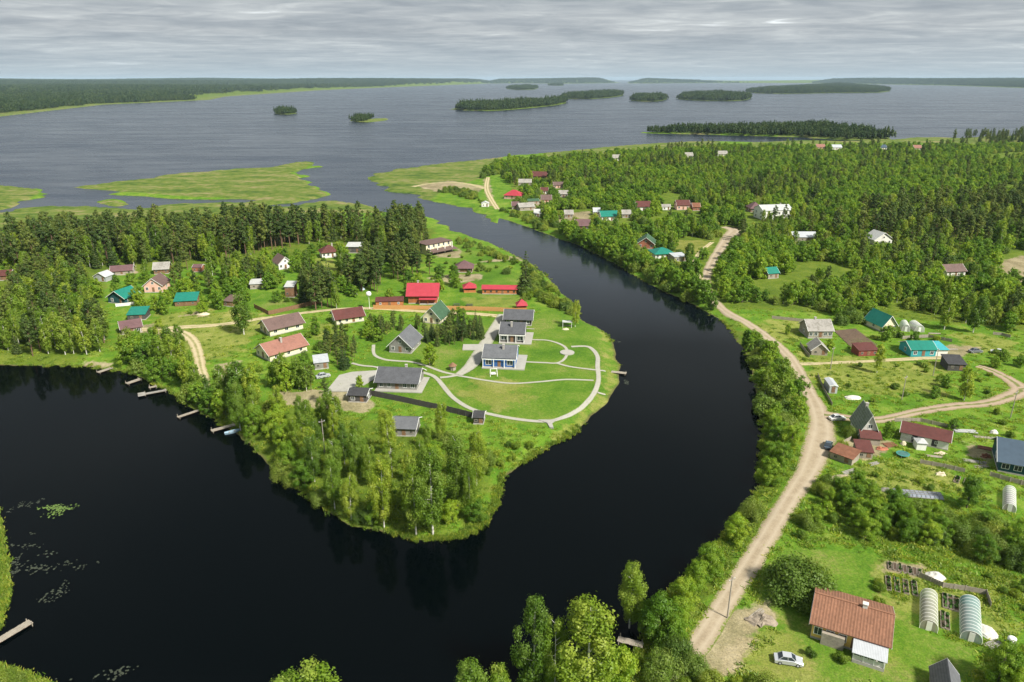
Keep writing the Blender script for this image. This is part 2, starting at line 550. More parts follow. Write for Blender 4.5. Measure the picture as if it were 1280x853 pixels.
def ground_mat():
    m, n, l, b = principled('meadow_ground', 0.95, 0.1)
    t = N(n, 'ShaderNodeTexCoord')
    o = t.outputs['Object']

    def noise(s, d=4.0, r=0.6):
        x = N(n, 'ShaderNodeTexNoise', in_Scale=s, in_Detail=d, in_Roughness=r)
        l.new(o, x.inputs['Vector'])
        return x.outputs[0]
    big, mid, fine = noise(0.03, 4), noise(0.16, 5, 0.65), noise(1.3, 5, 0.75)

    def a(nm):
        x = N(n, 'ShaderNodeAttribute', attribute_name=nm)
        return x.outputs['Fac']
    grass = ramp(n, [(0.30, (0.055, 0.132, 0.010)), (0.45, (0.085, 0.178, 0.014)), (0.56, (0.125, 0.215, 0.020)), (0.70, (0.205, 0.250, 0.048))])
    s = math_node(n, l, 'ADD', math_node(n, l, 'MULTIPLY', mid, 0.5), math_node(n, l, 'ADD', math_node(n, l, 'MULTIPLY', fine, 0.3), math_node(n, l, 'MULTIPLY', big, 0.2)))
    s = math_node(n, l, 'ADD', math_node(n, l, 'MULTIPLY', math_node(n, l, 'SUBTRACT', s, 0.5), 1.6), 0.5)
    l.new(s, grass.inputs[0])
    lawn = ramp(n, [(0.36, (0.052, 0.125, 0.010)), (0.46, (0.080, 0.165, 0.014)), (0.55, (0.115, 0.190, 0.022)), (0.66, (0.185, 0.205, 0.055))])
    l.new(math_node(n, l, 'ADD', math_node(n, l, 'MULTIPLY', noise(0.055, 7, 0.7), 0.9), math_node(n, l, 'ADD', math_node(n, l, 'MULTIPLY', fine, 0.45), -0.175)), lawn.inputs[0])
    dry = ramp(n, [(0.30, (0.15, 0.165, 0.030)), (0.5, (0.235, 0.215, 0.058)), (0.7, (0.33, 0.28, 0.11))])
    l.new(s, dry.inputs[0])
    bare = ramp(n, [(0.30, (0.17, 0.135, 0.085)), (0.5, (0.28, 0.22, 0.145)), (0.7, (0.40, 0.33, 0.235))])
    l.new(s, bare.inputs[0])
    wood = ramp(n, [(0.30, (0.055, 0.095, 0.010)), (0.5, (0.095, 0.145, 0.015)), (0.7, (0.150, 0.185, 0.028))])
    l.new(s, wood.inputs[0])
    mpr = N(n, 'ShaderNodeMapping')
    mpr.inputs['Scale'].default_value = (0.35, 1.0, 1.0)
    l.new(o, mpr.inputs[0])
    nb2 = N(n, 'ShaderNodeTexNoise', in_Scale=0.05, in_Detail=7.0, in_Roughness=0.72)
    l.new(mpr.outputs[0], nb2.inputs['Vector'])
    big2 = nb2.outputs[0]
    reed = ramp(n, [(0.40, (0.048, 0.092, 0.016)), (0.46, (0.085, 0.135, 0.020)), (0.52, (0.130, 0.165, 0.034)), (0.57, (0.19, 0.185, 0.070)), (0.63, (0.25, 0.21, 0.11))])
    sr = math_node(n, l, 'ADD', math_node(n, l, 'MULTIPLY', big2, 0.6), math_node(n, l, 'MULTIPLY', mid, 0.4))
    l.new(sr, reed.inputs[0])

    def edge(att, nz, k=1.6):
        # soft membership broken up by noise
        x = math_node(n, l, 'ADD', att, math_node(n, l, 'MULTIPLY', math_node(n, l, 'SUBTRACT', nz, 0.5), k))
        y = math_node(n, l, 'MULTIPLY', math_node(n, l, 'SUBTRACT', x, 0.36), 3.6, True)
        return math_node(n, l, 'MULTIPLY', y, math_node(n, l, 'MULTIPLY', att, 8.0, True))
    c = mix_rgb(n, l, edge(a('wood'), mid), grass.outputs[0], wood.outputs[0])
    c = mix_rgb(n, l, edge(a('lawn'), mid, 0.5), c, lawn.outputs[0])
    c = mix_rgb(n, l, math_node(n, l, 'MULTIPLY', edge(a('dry'), mid, 2.4), 0.5), c, dry.outputs[0])
    c = mix_rgb(n, l, edge(a('reed'), mid, 0.6), c, reed.outputs[0])
    c = mix_rgb(n, l, math_node(n, l, 'MULTIPLY', edge(a('bare'), mid, 2.6), 0.8), c, bare.outputs[0])
    mud = math_node(n, l, 'SUBTRACT', 1.0, math_node(n, l, 'MULTIPLY', math_node(n, l, 'ADD', a('sd'), math_node(n, l, 'MULTIPLY', math_node(n, l, 'SUBTRACT', mid, 0.5), 3.0)), 0.9, True), True)
    mud = math_node(n, l, 'MULTIPLY', mud, math_node(n, l, 'SUBTRACT', 1.0, a('reed'), True))
    c = mix_rgb(n, l, math_node(n, l, 'MULTIPLY', mud, 0.85), c, (0.10, 0.075, 0.04))
    sp = noise(3.2, 3, 0.8)
    sr2 = ramp(n, [(0.36, (0.66, 0.66, 0.66)), (0.5, (1, 1, 1)), (0.66, (1.30, 1.26, 1.2))])
    l.new(sp, sr2.inputs[0])
    c = mix_rgb(n, l, 0.85, c, sr2.outputs[0], 'MULTIPLY')
    l.new(c, b.inputs['Base Color'])
    bp = N(n, 'ShaderNodeBump', in_Strength=0.55, in_Distance=0.35)
    l.new(math_node(n, l, 'ADD', fine, math_node(n, l, 'MULTIPLY', mid, 1.5)), bp.inputs['Height'])
    l.new(bp.outputs[0], b.inputs['Normal'])
    return m


gm = np_mesh('ground', np.stack([GX, GY, GZ], -1), quads,
             {'lawn': m_lawn, 'dry': m_dry, 'bare': m_bare, 'reed': m_reed, 'wood': m_wood, 'sd': GSD}, ground_mat())
gm.polygons.foreach_set('use_smooth', np.ones(len(quads), bool))
kind(link('ground', gm), 'structure', 'green grassland, marsh and islands round the river bend and the lake')


# ------------------------------------------------------------------ water
def water_mat():
    m, n, l, b = principled('lake_water', 0.10, 0.08)
    b.inputs['Base Color'].default_value = (0.0006, 0.0016, 0.0022, 1)
    b.inputs['IOR'].default_value = 1.333
    t = N(n, 'ShaderNodeTexCoord')
    mpp = N(n, 'ShaderNodeMapping')
    mpp.inputs['Scale'].default_value = (0.55, 1.0, 1)
    mpp.inputs['Rotation'].default_value = (0, 0, R(-14))
    l.new(t.outputs['Object'], mpp.inputs[0])
    rip = N(n, 'ShaderNodeTexNoise', in_Scale=1.1, in_Detail=3.0, in_Roughness=0.6)
    l.new(mpp.outputs[0], rip.inputs['Vector'])
    wav = N(n, 'ShaderNodeTexNoise', in_Scale=0.16, in_Detail=4.0, in_Roughness=0.6)
    l.new(mpp.outputs[0], wav.inputs['Vector'])
    mp2 = N(n, 'ShaderNodeMapping')
    mp2.inputs['Scale'].default_value = (0.0016, 0.0085, 1)
    mp2.inputs['Rotation'].default_value = (0, 0, R(-9))
    l.new(t.outputs['Object'], mp2.inputs[0])
    wind = N(n, 'ShaderNodeTexNoise', in_Scale=1.6, in_Detail=5.0, in_Roughness=0.6)
    l.new(mp2.outputs[0], wind.inputs['Vector'])
    wr = ramp(n, [(0.32, (0.20, 0.20, 0.20)), (0.68, (1, 1, 1))])
    l.new(wind.outputs[0], wr.inputs[0])
    mp3 = N(n, 'ShaderNodeMapping')
    mp3.inputs['Scale'].default_value = (0.014, 0.042, 1)
    mp3.inputs['Rotation'].default_value = (0, 0, R(-12))
    l.new(t.outputs['Object'], mp3.inputs[0])
    grp = N(n, 'ShaderNodeTexNoise', in_Scale=1.0, in_Detail=6.0, in_Roughness=0.7)
    l.new(mp3.outputs[0], grp.inputs['Vector'])
    gr2 = ramp(n, [(0.36, (0.25, 0.25, 0.25)), (0.64, (1, 1, 1))])
    l.new(grp.outputs[0], gr2.inputs[0])
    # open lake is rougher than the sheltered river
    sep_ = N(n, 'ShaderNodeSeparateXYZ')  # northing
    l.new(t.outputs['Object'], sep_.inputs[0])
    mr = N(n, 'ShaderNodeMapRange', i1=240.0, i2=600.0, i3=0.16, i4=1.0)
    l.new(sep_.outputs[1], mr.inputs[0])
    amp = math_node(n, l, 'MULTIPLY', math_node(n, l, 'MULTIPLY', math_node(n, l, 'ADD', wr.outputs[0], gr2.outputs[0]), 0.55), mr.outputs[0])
    sky_sheen = N(n, 'ShaderNodeMapRange', i1=235.0, i2=520.0, i3=0.0, i4=1.0)
    l.new(sep_.outputs[1], sky_sheen.inputs[0])
    l.new(mix_rgb(n, l, math_node(n, l, 'MULTIPLY', sky_sheen.outputs[0], math_node(n, l, 'ADD', 0.25, math_node(n, l, 'MULTIPLY', math_node(n, l, 'ADD', wr.outputs[0], gr2.outputs[0]), 0.375))), (0.0003, 0.0011, 0.0014), (0.016, 0.026, 0.046)), b.inputs['Base Color'])  # sky reflection painted into the base colour, paler and streaked towards the lake
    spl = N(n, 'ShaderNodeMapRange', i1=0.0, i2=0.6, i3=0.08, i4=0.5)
    l.new(sky_sheen.outputs[0], spl.inputs[0])
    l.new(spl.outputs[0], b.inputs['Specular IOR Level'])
    rg = N(n, 'ShaderNodeMapRange', i1=0.0, i2=1.0, i3=0.05, i4=0.34)
    l.new(amp, rg.inputs[0])
    l.new(rg.outputs[0], b.inputs['Roughness'])
    hgt = math_node(n, l, 'ADD', math_node(n, l, 'MULTIPLY', rip.outputs[0], 0.10), math_node(n, l, 'MULTIPLY', wav.outputs[0], 0.75))
    bp = N(n, 'ShaderNodeBump', in_Distance=1.0)
    l.new(math_node(n, l, 'MULTIPLY', amp, 0.5), bp.inputs['Strength'])
    l.new(hgt, bp.inputs['Height'])
    l.new(bp.outputs[0], b.inputs['Normal'])
    return m


S_ = 45000
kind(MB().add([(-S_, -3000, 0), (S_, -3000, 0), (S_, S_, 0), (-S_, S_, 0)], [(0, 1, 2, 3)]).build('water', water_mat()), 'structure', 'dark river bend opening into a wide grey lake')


# ------------------------------------------------------------------ roads and paths: ribbons that follow the ground
def road_mat(name, cols, grassy=0.5, strip=0.0):
    m, n, l, b = principled(name, 0.95, 0.1)
    t = N(n, 'ShaderNodeTexCoord')
    n1 = N(n, 'ShaderNodeTexNoise', in_Scale=0.5, in_Detail=6.0, in_Roughness=0.7)
    l.new(t.outputs['Object'], n1.inputs['Vector'])
    n3 = N(n, 'ShaderNodeTexNoise', in_Scale=2.2, in_Detail=3.0, in_Roughness=0.7)
    l.new(t.outputs['Object'], n3.inputs['Vector'])
    r = ramp(n, [(0.32, cols[0]), (0.5, cols[1]), (0.68, cols[2])])
    l.new(math_node(n, l, 'ADD', math_node(n, l, 'MULTIPLY', n1.outputs[0], 0.6), math_node(n, l, 'MULTIPLY', n3.outputs[0], 0.4)), r.inputs[0])
    u = N(n, 'ShaderNodeAttribute', attribute_name='across').outputs['Fac']      # -1..1 across the road
    au = math_node(n, l, 'ABSOLUTE', u)
    # wheel tracks are packed paler, centre and verge carry loose darker gravel and grass
    track = math_node(n, l, 'SUBTRACT', 1.0, math_node(n, l, 'MULTIPLY', math_node(n, l, 'ABSOLUTE', math_node(n, l, 'SUBTRACT', au, 0.42)), 3.4), True)
    c = mix_rgb(n, l, math_node(n, l, 'MULTIPLY', track, 0.65), r.outputs[0], cols[3])
    gcol = ramp(n, [(0.35, (0.07, 0.12, 0.014)), (0.6, (0.15, 0.19, 0.03))])
    l.new(n1.outputs[0], gcol.inputs[0])
    e = math_node(n, l, 'ADD', math_node(n, l, 'SUBTRACT', au, 0.78), math_node(n, l, 'MULTIPLY', math_node(n, l, 'SUBTRACT', n3.outputs[0], 0.5), 1.1))
    e = math_node(n, l, 'ADD', e, math_node(n, l, 'MULTIPLY', math_node(n, l, 'SUBTRACT', n1.outputs[0], 0.5), 0.8))
    e = math_node(n, l, 'MULTIPLY', math_node(n, l, 'MULTIPLY', e, 6.0, True), grassy)
    c = mix_rgb(n, l, e, c, gcol.outputs[0])
    if strip:
        cs = math_node(n, l, 'SUBTRACT', 0.22, math_node(n, l, 'ADD', au, math_node(n, l, 'MULTIPLY', math_node(n, l, 'SUBTRACT', n1.outputs[0], 0.5), 0.6)))
        c = mix_rgb(n, l, math_node(n, l, 'MULTIPLY', math_node(n, l, 'MULTIPLY', cs, 8.0, True), strip), c, gcol.outputs[0])
    l.new(c, b.inputs['Base Color'])
    bp = N(n, 'ShaderNodeBump', in_Strength=0.3, in_Distance=0.1)
    l.new(n3.outputs[0], bp.inputs['Height'])
    l.new(bp.outputs[0], b.inputs['Normal'])
    return m


ROADW = []         # centre points and half widths of roads
KEEP = []          # picture points of clearings, roads and houses that the photograph shows unobstructed


def ribbon(name, pts, width, mat, label, dz=0.07, wobble=0.25, step=1.2, keep=True, cols=7):
    widths = width if isinstance(width, (list, tuple)) else [width] * len(pts)
    W_ = catmull([(*at(p[0], p[1]), w * 1.0) for p, w in zip(pts, widths)], 8, False)
    seg = np.hypot(np.diff(W_[:, 0]), np.diff(W_[:, 1]))
    s = np.concatenate([[0], np.cumsum(seg)])
    k = max(4, int(s[-1] / step))
    q = np.linspace(0, s[-1], k)
    x, y, w = (np.interp(q, s, W_[:, i]) for i in range(3))
    tx, ty = np.gradient(x), np.gradient(y)
    L = np.hypot(tx, ty) + 1e-9
    nx, ny = ty / L, -tx / L
    us = np.linspace(-1, 1, cols)
    wl_ = w / 2 + wobble * wob(q, q * 0 + 3, 2.3, 0.5)
    wr_ = w / 2 + wobble * wob(q, q * 0 + 9, 1.9, 1.5)
    X, Y = [], []
    for u in us:
        ww = np.where(u < 0, wl_, wr_)
        X.append(x + nx * u * ww); Y.append(y + ny * u * ww)
    X, Y = np.array(X).T.ravel(), np.array(Y).T.ravel()
    Z = np.maximum(height_from(X, Y, shore(X, Y)), 0.05) + dz
    Z -= np.tile(0.05 * np.abs(us) ** 4, k)
    g = np.arange(k * cols).reshape(k, cols)
    f = np.stack([g[:-1, :-1], g[:-1, 1:], g[1:, 1:], g[1:, :-1]], -1).reshape(-1, 4)
    me = np_mesh(name, np.stack([X, Y, Z], -1), f, {'across': np.tile(us, k)}, mat)
    kind(link(name, me), 'structure', label)
    for a, b_, w_ in zip(x[::2], y[::2], w[::2]):
        ROADW.append((a, b_, w_ / 2))
    if keep:
        for a, b_ in zip(x[::2], y[::2]):
            KEEP.append(proj(a, b_, 1.2))


def pad(name, px, mat, label, dz=0.06, th=None):
    w = ats(px, 1.2)
    z = max(gz(*p) for p in w) + dz
    o = MB().prism(w, z - 0.5, z).build(name, mat)
    return kind(o, 'structure', label)


dirt = road_mat('dirt_road', [(0.235, 0.185, 0.125), (0.32, 0.26, 0.18), (0.39, 0.325, 0.235), (0.42, 0.355, 0.265)], 0.95)
track = road_mat('farm_track', [(0.22, 0.16, 0.11), (0.30, 0.225, 0.16), (0.37, 0.295, 0.215), (0.39, 0.315, 0.235)], 1.0, 0.75)
sand = road_mat('sandy_track', [(0.30, 0.24, 0.13), (0.40, 0.33, 0.19), (0.48, 0.41, 0.26), (0.50, 0.43, 0.28)], 1.0, 0.5)
ribbon('dirt_road', [(820, 865), (850, 832), (878, 798), (905, 755), (935, 710), (962, 665), (990, 620), (1010, 590), (1021, 562), (1027, 537), (1022, 512), (1010, 488), (998, 463),
                     (985, 444), (967, 428), (950, 415), (930, 402), (905, 388), (888, 370), (882, 352), (888, 332), (900, 312), (912, 296), (918, 288), (904, 284)],
       [3.8, 3.8, 4.0, 4.2, 4.4, 4.6, 4.8, 5.6, 7.2, 7.2, 5.4, 4.6, 4.2, 4.4, 4.4, 4.6, 4.6, 4.4, 4.5, 4.8, 5, 6, 9, 9, 5], dirt, 'pale dirt road running along the right bank of the river')
ribbon('farm_track', [(1030, 519), (1060, 523), (1090, 526), (1112, 524), (1140, 517), (1170, 511), (1200, 507), (1238, 503), (1264, 495), (1276, 487), (1262, 475), (1240, 464), (1222, 458)],
       [6, 4.4, 4, 4, 4, 4.2, 4.4, 4.4, 5.5, 6, 5, 4.2, 3.6], track, 'rutted track curving right past the steep-gabled house', dz=0.085)
ribbon('farm_track', [(1276, 487), (1300, 484), (1340, 480)], 4.5, track, 'short end of the rutted track leaving the frame at right', dz=0.10)
ribbon('grass_track', [(1000, 455), (1040, 453.5), (1080, 452), (1130, 449), (1190, 447)], [2.6, 2.2, 2.2, 2.6, 3], sand, 'narrow sandy track to the turquoise building', dz=0.09, wobble=0.35)
ribbon('dirt_road', [(172, 412), (200, 411), (230, 409), (270, 406.5), (316, 400), (360, 394), (415, 387.5), (460, 385.5), (520, 389), (590, 393), (626, 396)],
       [4.5, 4.5, 4.2, 3.8, 3.4, 3, 3, 3.2, 3.2, 3.5, 4], sand, 'sandy lane from the left wood to the tan fence')
ribbon('dirt_road', [(206, 411), (228, 416), (241, 426), (247, 440), (250, 455), (254, 470), (258, 484)], [4.5, 4.4, 4.2, 4, 3.6, 3.2, 2.6], sand, 'sandy drive curving down to the left bank', dz=0.09)
ribbon('dirt_road', [(610, 222), (608, 235), (613, 248), (622, 262)], [4, 4.5, 4.5, 4], sand, 'pale sandy lane in the far village')
ribbon('grass_track', [(516, 234), (535, 230), (560, 228), (590, 231), (606, 236)], [5, 4, 4, 5, 5], sand, 'pale beaten path on the far point')
ribbon('grass_track', [(880, 352), (868, 335), (873, 318), (890, 303)], 2.6, sand, 'grassy footpath beside the upper road', keep=False)

concrete = road_mat('concrete_path', [(0.27, 0.26, 0.215), (0.34, 0.33, 0.28), (0.41, 0.40, 0.345), (0.37, 0.355, 0.305)], 0.6)
PATHS = [([(467, 432), (468, 444), (480, 450), (497, 452), (513, 453), (530, 457), (553, 465.5), (572, 470)], 1.5, 'curved concrete path past the grey timber house'),
         ([(569, 470), (588, 473), (606, 476), (640, 480), (674, 478), (708, 475), (742, 476)], 1.3, 'concrete path across the middle of the lawn'),
         ([(525, 465.5), (540, 470), (548, 476), (553, 482), (567, 498), (589, 512), (618, 520), (651, 525.5), (682, 527.5), (702, 523), (724.6, 510.6), (741, 494), (748, 476), (747, 459), (747, 447), (741.5, 438), (733, 433.5), (714, 434)],
          1.9, 'long concrete path curving round the lawn'),
         ([(657, 424.5), (668, 425.5), (685, 426.4), (702, 431.8), (709, 439), (706, 448.7), (696.4, 454.3), (680, 454), (656, 453)], 1.3, 'concrete path looping by the round terrace'),
         ([(696, 454.5), (713, 459), (744, 463), (757, 464)], 1.3, 'concrete path leading to the pier'),
         ([(550, 473), (561, 472), (572, 470)], 1.8, 'short concrete link at the path crossing'),
         ([(657, 411.5), (668, 412)], 0.9, 'short concrete walk behind the dark cottage'),
         ([(440, 455), (452, 458), (470, 460), (480, 464)], 1.4, 'concrete path west of the near grey cottage'),
         ([(747, 490), (757, 490)], 1.2, 'short concrete spur towards the water')]
for i, (p, w, lab) in enumerate(PATHS):
    ribbon('path', p, w * 0.8, concrete, lab, dz=0.10 + 0.012 * i, wobble=0.05, step=0.8, cols=3)
ribbon('driveway', [(630, 394), (619, 411), (608, 429), (599, 444), (588, 459), (573, 470)], [4.6, 4.4, 4.6, 5, 4.2, 2.6], concrete, 'wide concrete drive beside the grey cottages', dz=0.21, wobble=0.05, cols=3)
conc = plain('concrete_slab', (0.33, 0.32, 0.285), 0.9, 0.15, 0.8)
pad('driveway', [(579, 431.5), (603, 431.5), (601, 438.5), (578, 438.5)], conc, 'square concrete parking bay off the drive', 0.20)
pad('driveway', [(408, 490), (424, 470), (440, 466), (473, 464), (476, 472), (462, 478), (440, 490)], conc, 'concrete yard between grey carport and near cottage', 0.14)
a0 = at(709, 441.5)
pad('terrace', [proj(a0[0] + 2.4 * math.cos(t), a0[1] + 2.4 * math.sin(t), 1.2) for t in np.linspace(0, 2 * math.pi, 20, endpoint=False)], conc, 'round concrete terrace on the lawn by the river', 0.24)
pad('terrace', [(672, 526), (690, 526), (697, 525), (690, 530), (692, 536), (687, 535.5), (684, 530)], conc, 'flared concrete apron at the bottom of the loop path', 0.23)
for p in [at(x, y) for x in range(560, 745, 9) for y in range(482, 522, 8)] + [at(x, y) for x in range(655, 745, 9) for y in range(405, 470, 8)]:
    KEEP.append(proj(*p, 1.2))

# ------------------------------------------------------------------ buildings
BLD = []           # centre and radius of every building
KEEPB = []         # (px, py, base py) of house faces the photograph shows
C = dict(
    charcoal=plain('roof_charcoal', (0.085, 0.088, 0.097), 0.75, 0.30, 2.5, rib=1.1), slate=plain('roof_slate', (0.12, 0.125, 0.135), 0.7, 0.25, 2.0, rib=1.1),
    red=plain('roof_red_metal', (0.37, 0.040, 0.058), 0.6, 0.14, 0.8, rib=1.6), salmon=plain('roof_salmon', (0.27, 0.130, 0.098), 0.75, 0.22, 1.5, rib=1.2),
    brown=plain('roof_brown', (0.135, 0.088, 0.078), 0.65, 0.25, 1.5, rib=1.2), darkred=plain('roof_dark_red', (0.105, 0.036, 0.031), 0.7, 0.25, 1.4, rib=1.5),
    plum=plain('roof_plum', (0.135, 0.075, 0.078), 0.7, 0.25, 1.4, rib=1.2),
    teal=plain('roof_teal_metal', (0.012, 0.175, 0.130), 0.5, 0.18, 0.9, rib=1.6), green=plain('roof_green', (0.048, 0.105, 0.058), 0.75, 0.3, 1.6, rib=1.2),
    mossy=plain('roof_mossy_slate', (0.17, 0.20, 0.155), 0.85, 0.35, 1.2, dirt=(0.10, 0.14, 0.06), rib=1.1),
    oldgrey=plain('roof_old_slate', (0.29, 0.275, 0.25), 0.9, 0.3, 1.4, dirt=(0.16, 0.15, 0.12), rib=1.0), rust=plain('roof_rust', (0.19, 0.085, 0.05), 0.85, 0.4, 1.2, dirt=(0.15, 0.06, 0.03), rib=1.4),
    bluegrey=plain('roof_blue_grey', (0.055, 0.085, 0.12), 0.5, 0.16, 0.8, rib=1.6), zinc=plain('zinc_sheet', (0.42, 0.44, 0.46), 0.42, 0.18, 1.0, spec=0.5, rib=1.4),
    whiter=plain('roof_pale', (0.44, 0.45, 0.44), 0.6, 0.15, 1.0, rib=1.0), felt=plain('roof_black_felt', (0.045, 0.045, 0.048), 0.85, 0.3, 1.5),
    log=plain('log_wall', (0.40, 0.150, 0.055), 0.7, 0.35, 3.0), cream=plain('cream_wall', (0.70, 0.635, 0.46), 0.85, 0.10, 0.9), white=plain('white_wall', (0.76, 0.75, 0.70), 0.85, 0.10, 0.9),
    grey=plain('grey_timber', (0.22, 0.215, 0.20), 0.85, 0.22, 2.2), dark=plain('dark_timber', (0.075, 0.07, 0.068), 0.85, 0.3, 2.0), blue=plain('blue_wall', (0.035, 0.115, 0.32), 0.7, 0.15, 1.2),
    turq=plain('turquoise_wall', (0.05, 0.33, 0.36), 0.6, 0.15, 1.0, rib=1.8), oldwood=plain('weathered_wood', (0.30, 0.265, 0.215), 0.9, 0.3, 2.5), tan=plain('tan_boards', (0.50, 0.26, 0.10), 0.75, 0.14, 2.0),
    pink=plain('pink_wall', (0.68, 0.42, 0.34), 0.85, 0.12, 1.0), yellow=plain('yellow_wall', (0.72, 0.49, 0.13), 0.8, 0.14, 1.2), brick=plain('brick_wall', (0.34, 0.13, 0.08), 0.9, 0.25, 4.0),
    deepteal=plain('dark_teal_wall', (0.02, 0.075, 0.085), 0.7, 0.2, 1.5), found=plain('foundation_plinth', (0.38, 0.36, 0.33), 0.9, 0.2, 1.5), trim=plain('white_trim', (0.80, 0.80, 0.77), 0.6, 0.05, 2.0),
    brownwood=plain('brown_wood', (0.20, 0.115, 0.065), 0.8, 0.3, 2.5), soil=plain('tilled_soil', (0.085, 0.06, 0.042), 0.95, 0.35, 1.5, bump=0.6), rubber=plain('black_rubber', (0.025, 0.025, 0.026), 0.8, 0.2, 3.0),
    barnred=plain('barn_red_wall', (0.22, 0.06, 0.045), 0.8, 0.25, 2.0), lime=plain('limewashed_wall', (0.66, 0.65, 0.60), 0.9, 0.16, 1.2, dirt=(0.42, 0.40, 0.36)),
)
GLASS = glass()


def place(A, B, depth):
    a, b = Vector((*at(*A), 0)), Vector((*at(*B), 0))
    d = b - a
    rz = math.atan2(d.y, d.x)
    back = Vector((-math.sin(rz), math.cos(rz), 0))
    c = (a + b) / 2 + back * (depth / 2)
    BLD.append((c.x, c.y, 0.5 * math.hypot(d.length, depth)))
    return c, rz, d.length


def keep_box(c, rz, hx, hy, h, base):
    ca, sa = math.cos(rz), math.sin(rz)
    pts = [proj(c.x + sx * hx * ca - sy * hy * sa, c.y + sx * hx * sa + sy * hy * ca, z) for sx in (-1, 1) for sy in (-1, 1) for z in (1.2, 1.2 + h)]
    x0, x1 = min(p[0] for p in pts), max(p[0] for p in pts)
    y0, y1 = min(p[1] for p in pts), max(p[1] for p in pts)
    for i in range(6):
        for j in range(4):
            KEEPB.append((x0 + (x1 - x0) * (0.15 + 0.70 * i / 5), y0 + (y1 - y0) * (0.1 + 0.55 * j / 3), base))


def window(parent, fx, fn, z, w, h, trim, side=0.035, mull=True):
    """fx(u, out, z) maps along-wall, outward, height into the house frame"""
    f = MB()
    t = 0.09
    for (u0, u1, z0, z1) in ((-w / 2 - t, w / 2 + t, z + h / 2, z + h / 2 + t), (-w / 2 - t, w / 2 + t, z - h / 2 - t, z - h / 2), (-w / 2 - t, -w / 2, z - h / 2, z + h / 2),
                             (w / 2, w / 2 + t, z - h / 2, z + h / 2)) + (((-0.03, 0.03, z - h / 2, z + h / 2),) if mull else ()):
        bx8(f, fx, fn + u0, fn + u1, 0.0, 0.07, z0, z1)
    fo = f.build('window', trim, parent)
    p = MB()
    bx8(p, fx, fn - w / 2, fn + w / 2, 0.0, 0.03, z - h / 2, z + h / 2)
    p.build('pane', GLASS, fo)


def bx8(mb, fx, u0, u1, o0, o1, z0, z1):
    c = [fx(u, o, z) for z in (z0, z1) for (u, o) in ((u0, o1), (u1, o1), (u1, o0), (u0, o0))]
    mb.add(c, [(3, 2, 1, 0), (4, 5, 6, 7), (0, 1, 5, 4), (1, 2, 6, 5), (2, 3, 7, 6), (3, 0, 4, 7)])


def roof_mesh(rt, hx, hy, wh, rh, oh, t=0.14):
    """slabs of the roof over a footprint 2hx x 2hy"""
    mb = MB()
    if rt in ('x', 'y'):
        sw = rt == 'y'
        L, D = (hy, hx) if sw else (hx, hy)
        k = rh / D
        e = wh - oh * k
        def q(u, v, z):
            return (v, -u, z) if sw else (u, v, z)
        mb.slab([q(-L - oh, -D - oh, e + t), q(L + oh, -D - oh, e + t), q(L + oh, 0, wh + rh + t), q(-L - oh, 0, wh + rh + t)], t)
        mb.slab([q(L + oh, D + oh, e + t), q(-L - oh, D + oh, e + t), q(-L - oh, 0.0, wh + rh + t), q(L + oh, 0.0, wh + rh + t)], t)
    elif rt == 'hip':
        L, D = hx + oh, hy + oh
        k = min(L, D)
        z0 = wh - oh * rh / min(hx, hy) + t
        z1 = wh + rh + t
        r = [(-(L - k), -(D - k)), (L - k, -(D - k)), (L - k, D - k), (-(L - k), D - k)]
        vs = [(-L, -D, z0), (L, -D, z0), (L, D, z0), (-L, D, z0)]
        if L >= D:
            vs += [(-(L - D), 0, z1), (L - D, 0, z1)]
            fs = [(0, 1, 5, 4), (1, 2, 5), (2, 3, 4, 5), (3, 0, 4)]
        else:
            vs += [(0, -(D - L), z1), (0, D - L, z1)]
            fs = [(0, 1, 4), (1, 2, 5, 4), (2, 3, 5), (3, 0, 4, 5)]
        vs += [(-L, -D, z0 - t), (L, -D, z0 - t), (L, D, z0 - t), (-L, D, z0 - t)]
        fs += [(0, 6, 7, 1), (1, 7, 8, 2), (2, 8, 9, 3), (3, 9, 6, 0), (9, 8, 7, 6)]
        mb.add(vs, fs)
    elif rt == 'shed':
        k = rh / (2 * hy)
        mb.slab([(-hx - oh, -hy - oh, wh - oh * k + t), (hx + oh, -hy - oh, wh - oh * k + t), (hx + oh, hy + oh, wh + rh + oh * k + t), (-hx - oh, hy + oh, wh + rh + oh * k + t)], t)
    else:
        mb.box(-hx - oh, hx + oh, -hy - oh, hy + oh, wh, wh + 0.3)
    return mb


def wall_mesh(rt, hx, hy, wh, rh):
    mb = MB()
    z0 = -0.4
    if rt == 'x':
        prof = [(-hy, z0), (hy, z0), (hy, wh), (0, wh + rh), (-hy, wh)]
        n = 5
        mb.add([(-hx, y, z) for y, z in prof] + [(hx, y, z) for y, z in prof], [tuple(range(n)), tuple(range(n, 2 * n))[::-1]] + [(i, i + n, (i + 1) % n + n, (i + 1) % n) for i in range(n)])
    elif rt == 'y':
        prof = [(-hx, z0), (hx, z0), (hx, wh), (0, wh + rh), (-hx, wh)]
        n = 5
        mb.add([(x, -hy, z) for x, z in prof] + [(x, hy, z) for x, z in prof], [tuple(range(n))[::-1], tuple(range(n, 2 * n))] + [(i, (i + 1) % n, (i + 1) % n + n, i + n) for i in range(n)])
    elif rt == 'shed':
        mb.add([(-hx, -hy, z0), (hx, -hy, z0), (hx, hy, z0), (-hx, hy, z0), (-hx, -hy, wh), (hx, -hy, wh), (hx, hy, wh + rh), (-hx, hy, wh + rh)],
               [(3, 2, 1, 0), (4, 5, 6, 7), (0, 1, 5, 4), (1, 2, 6, 5), (2, 3, 7, 6), (3, 0, 4, 7)])
    else:
        mb.box(-hx, hx, -hy, hy, z0, wh)
    return mb


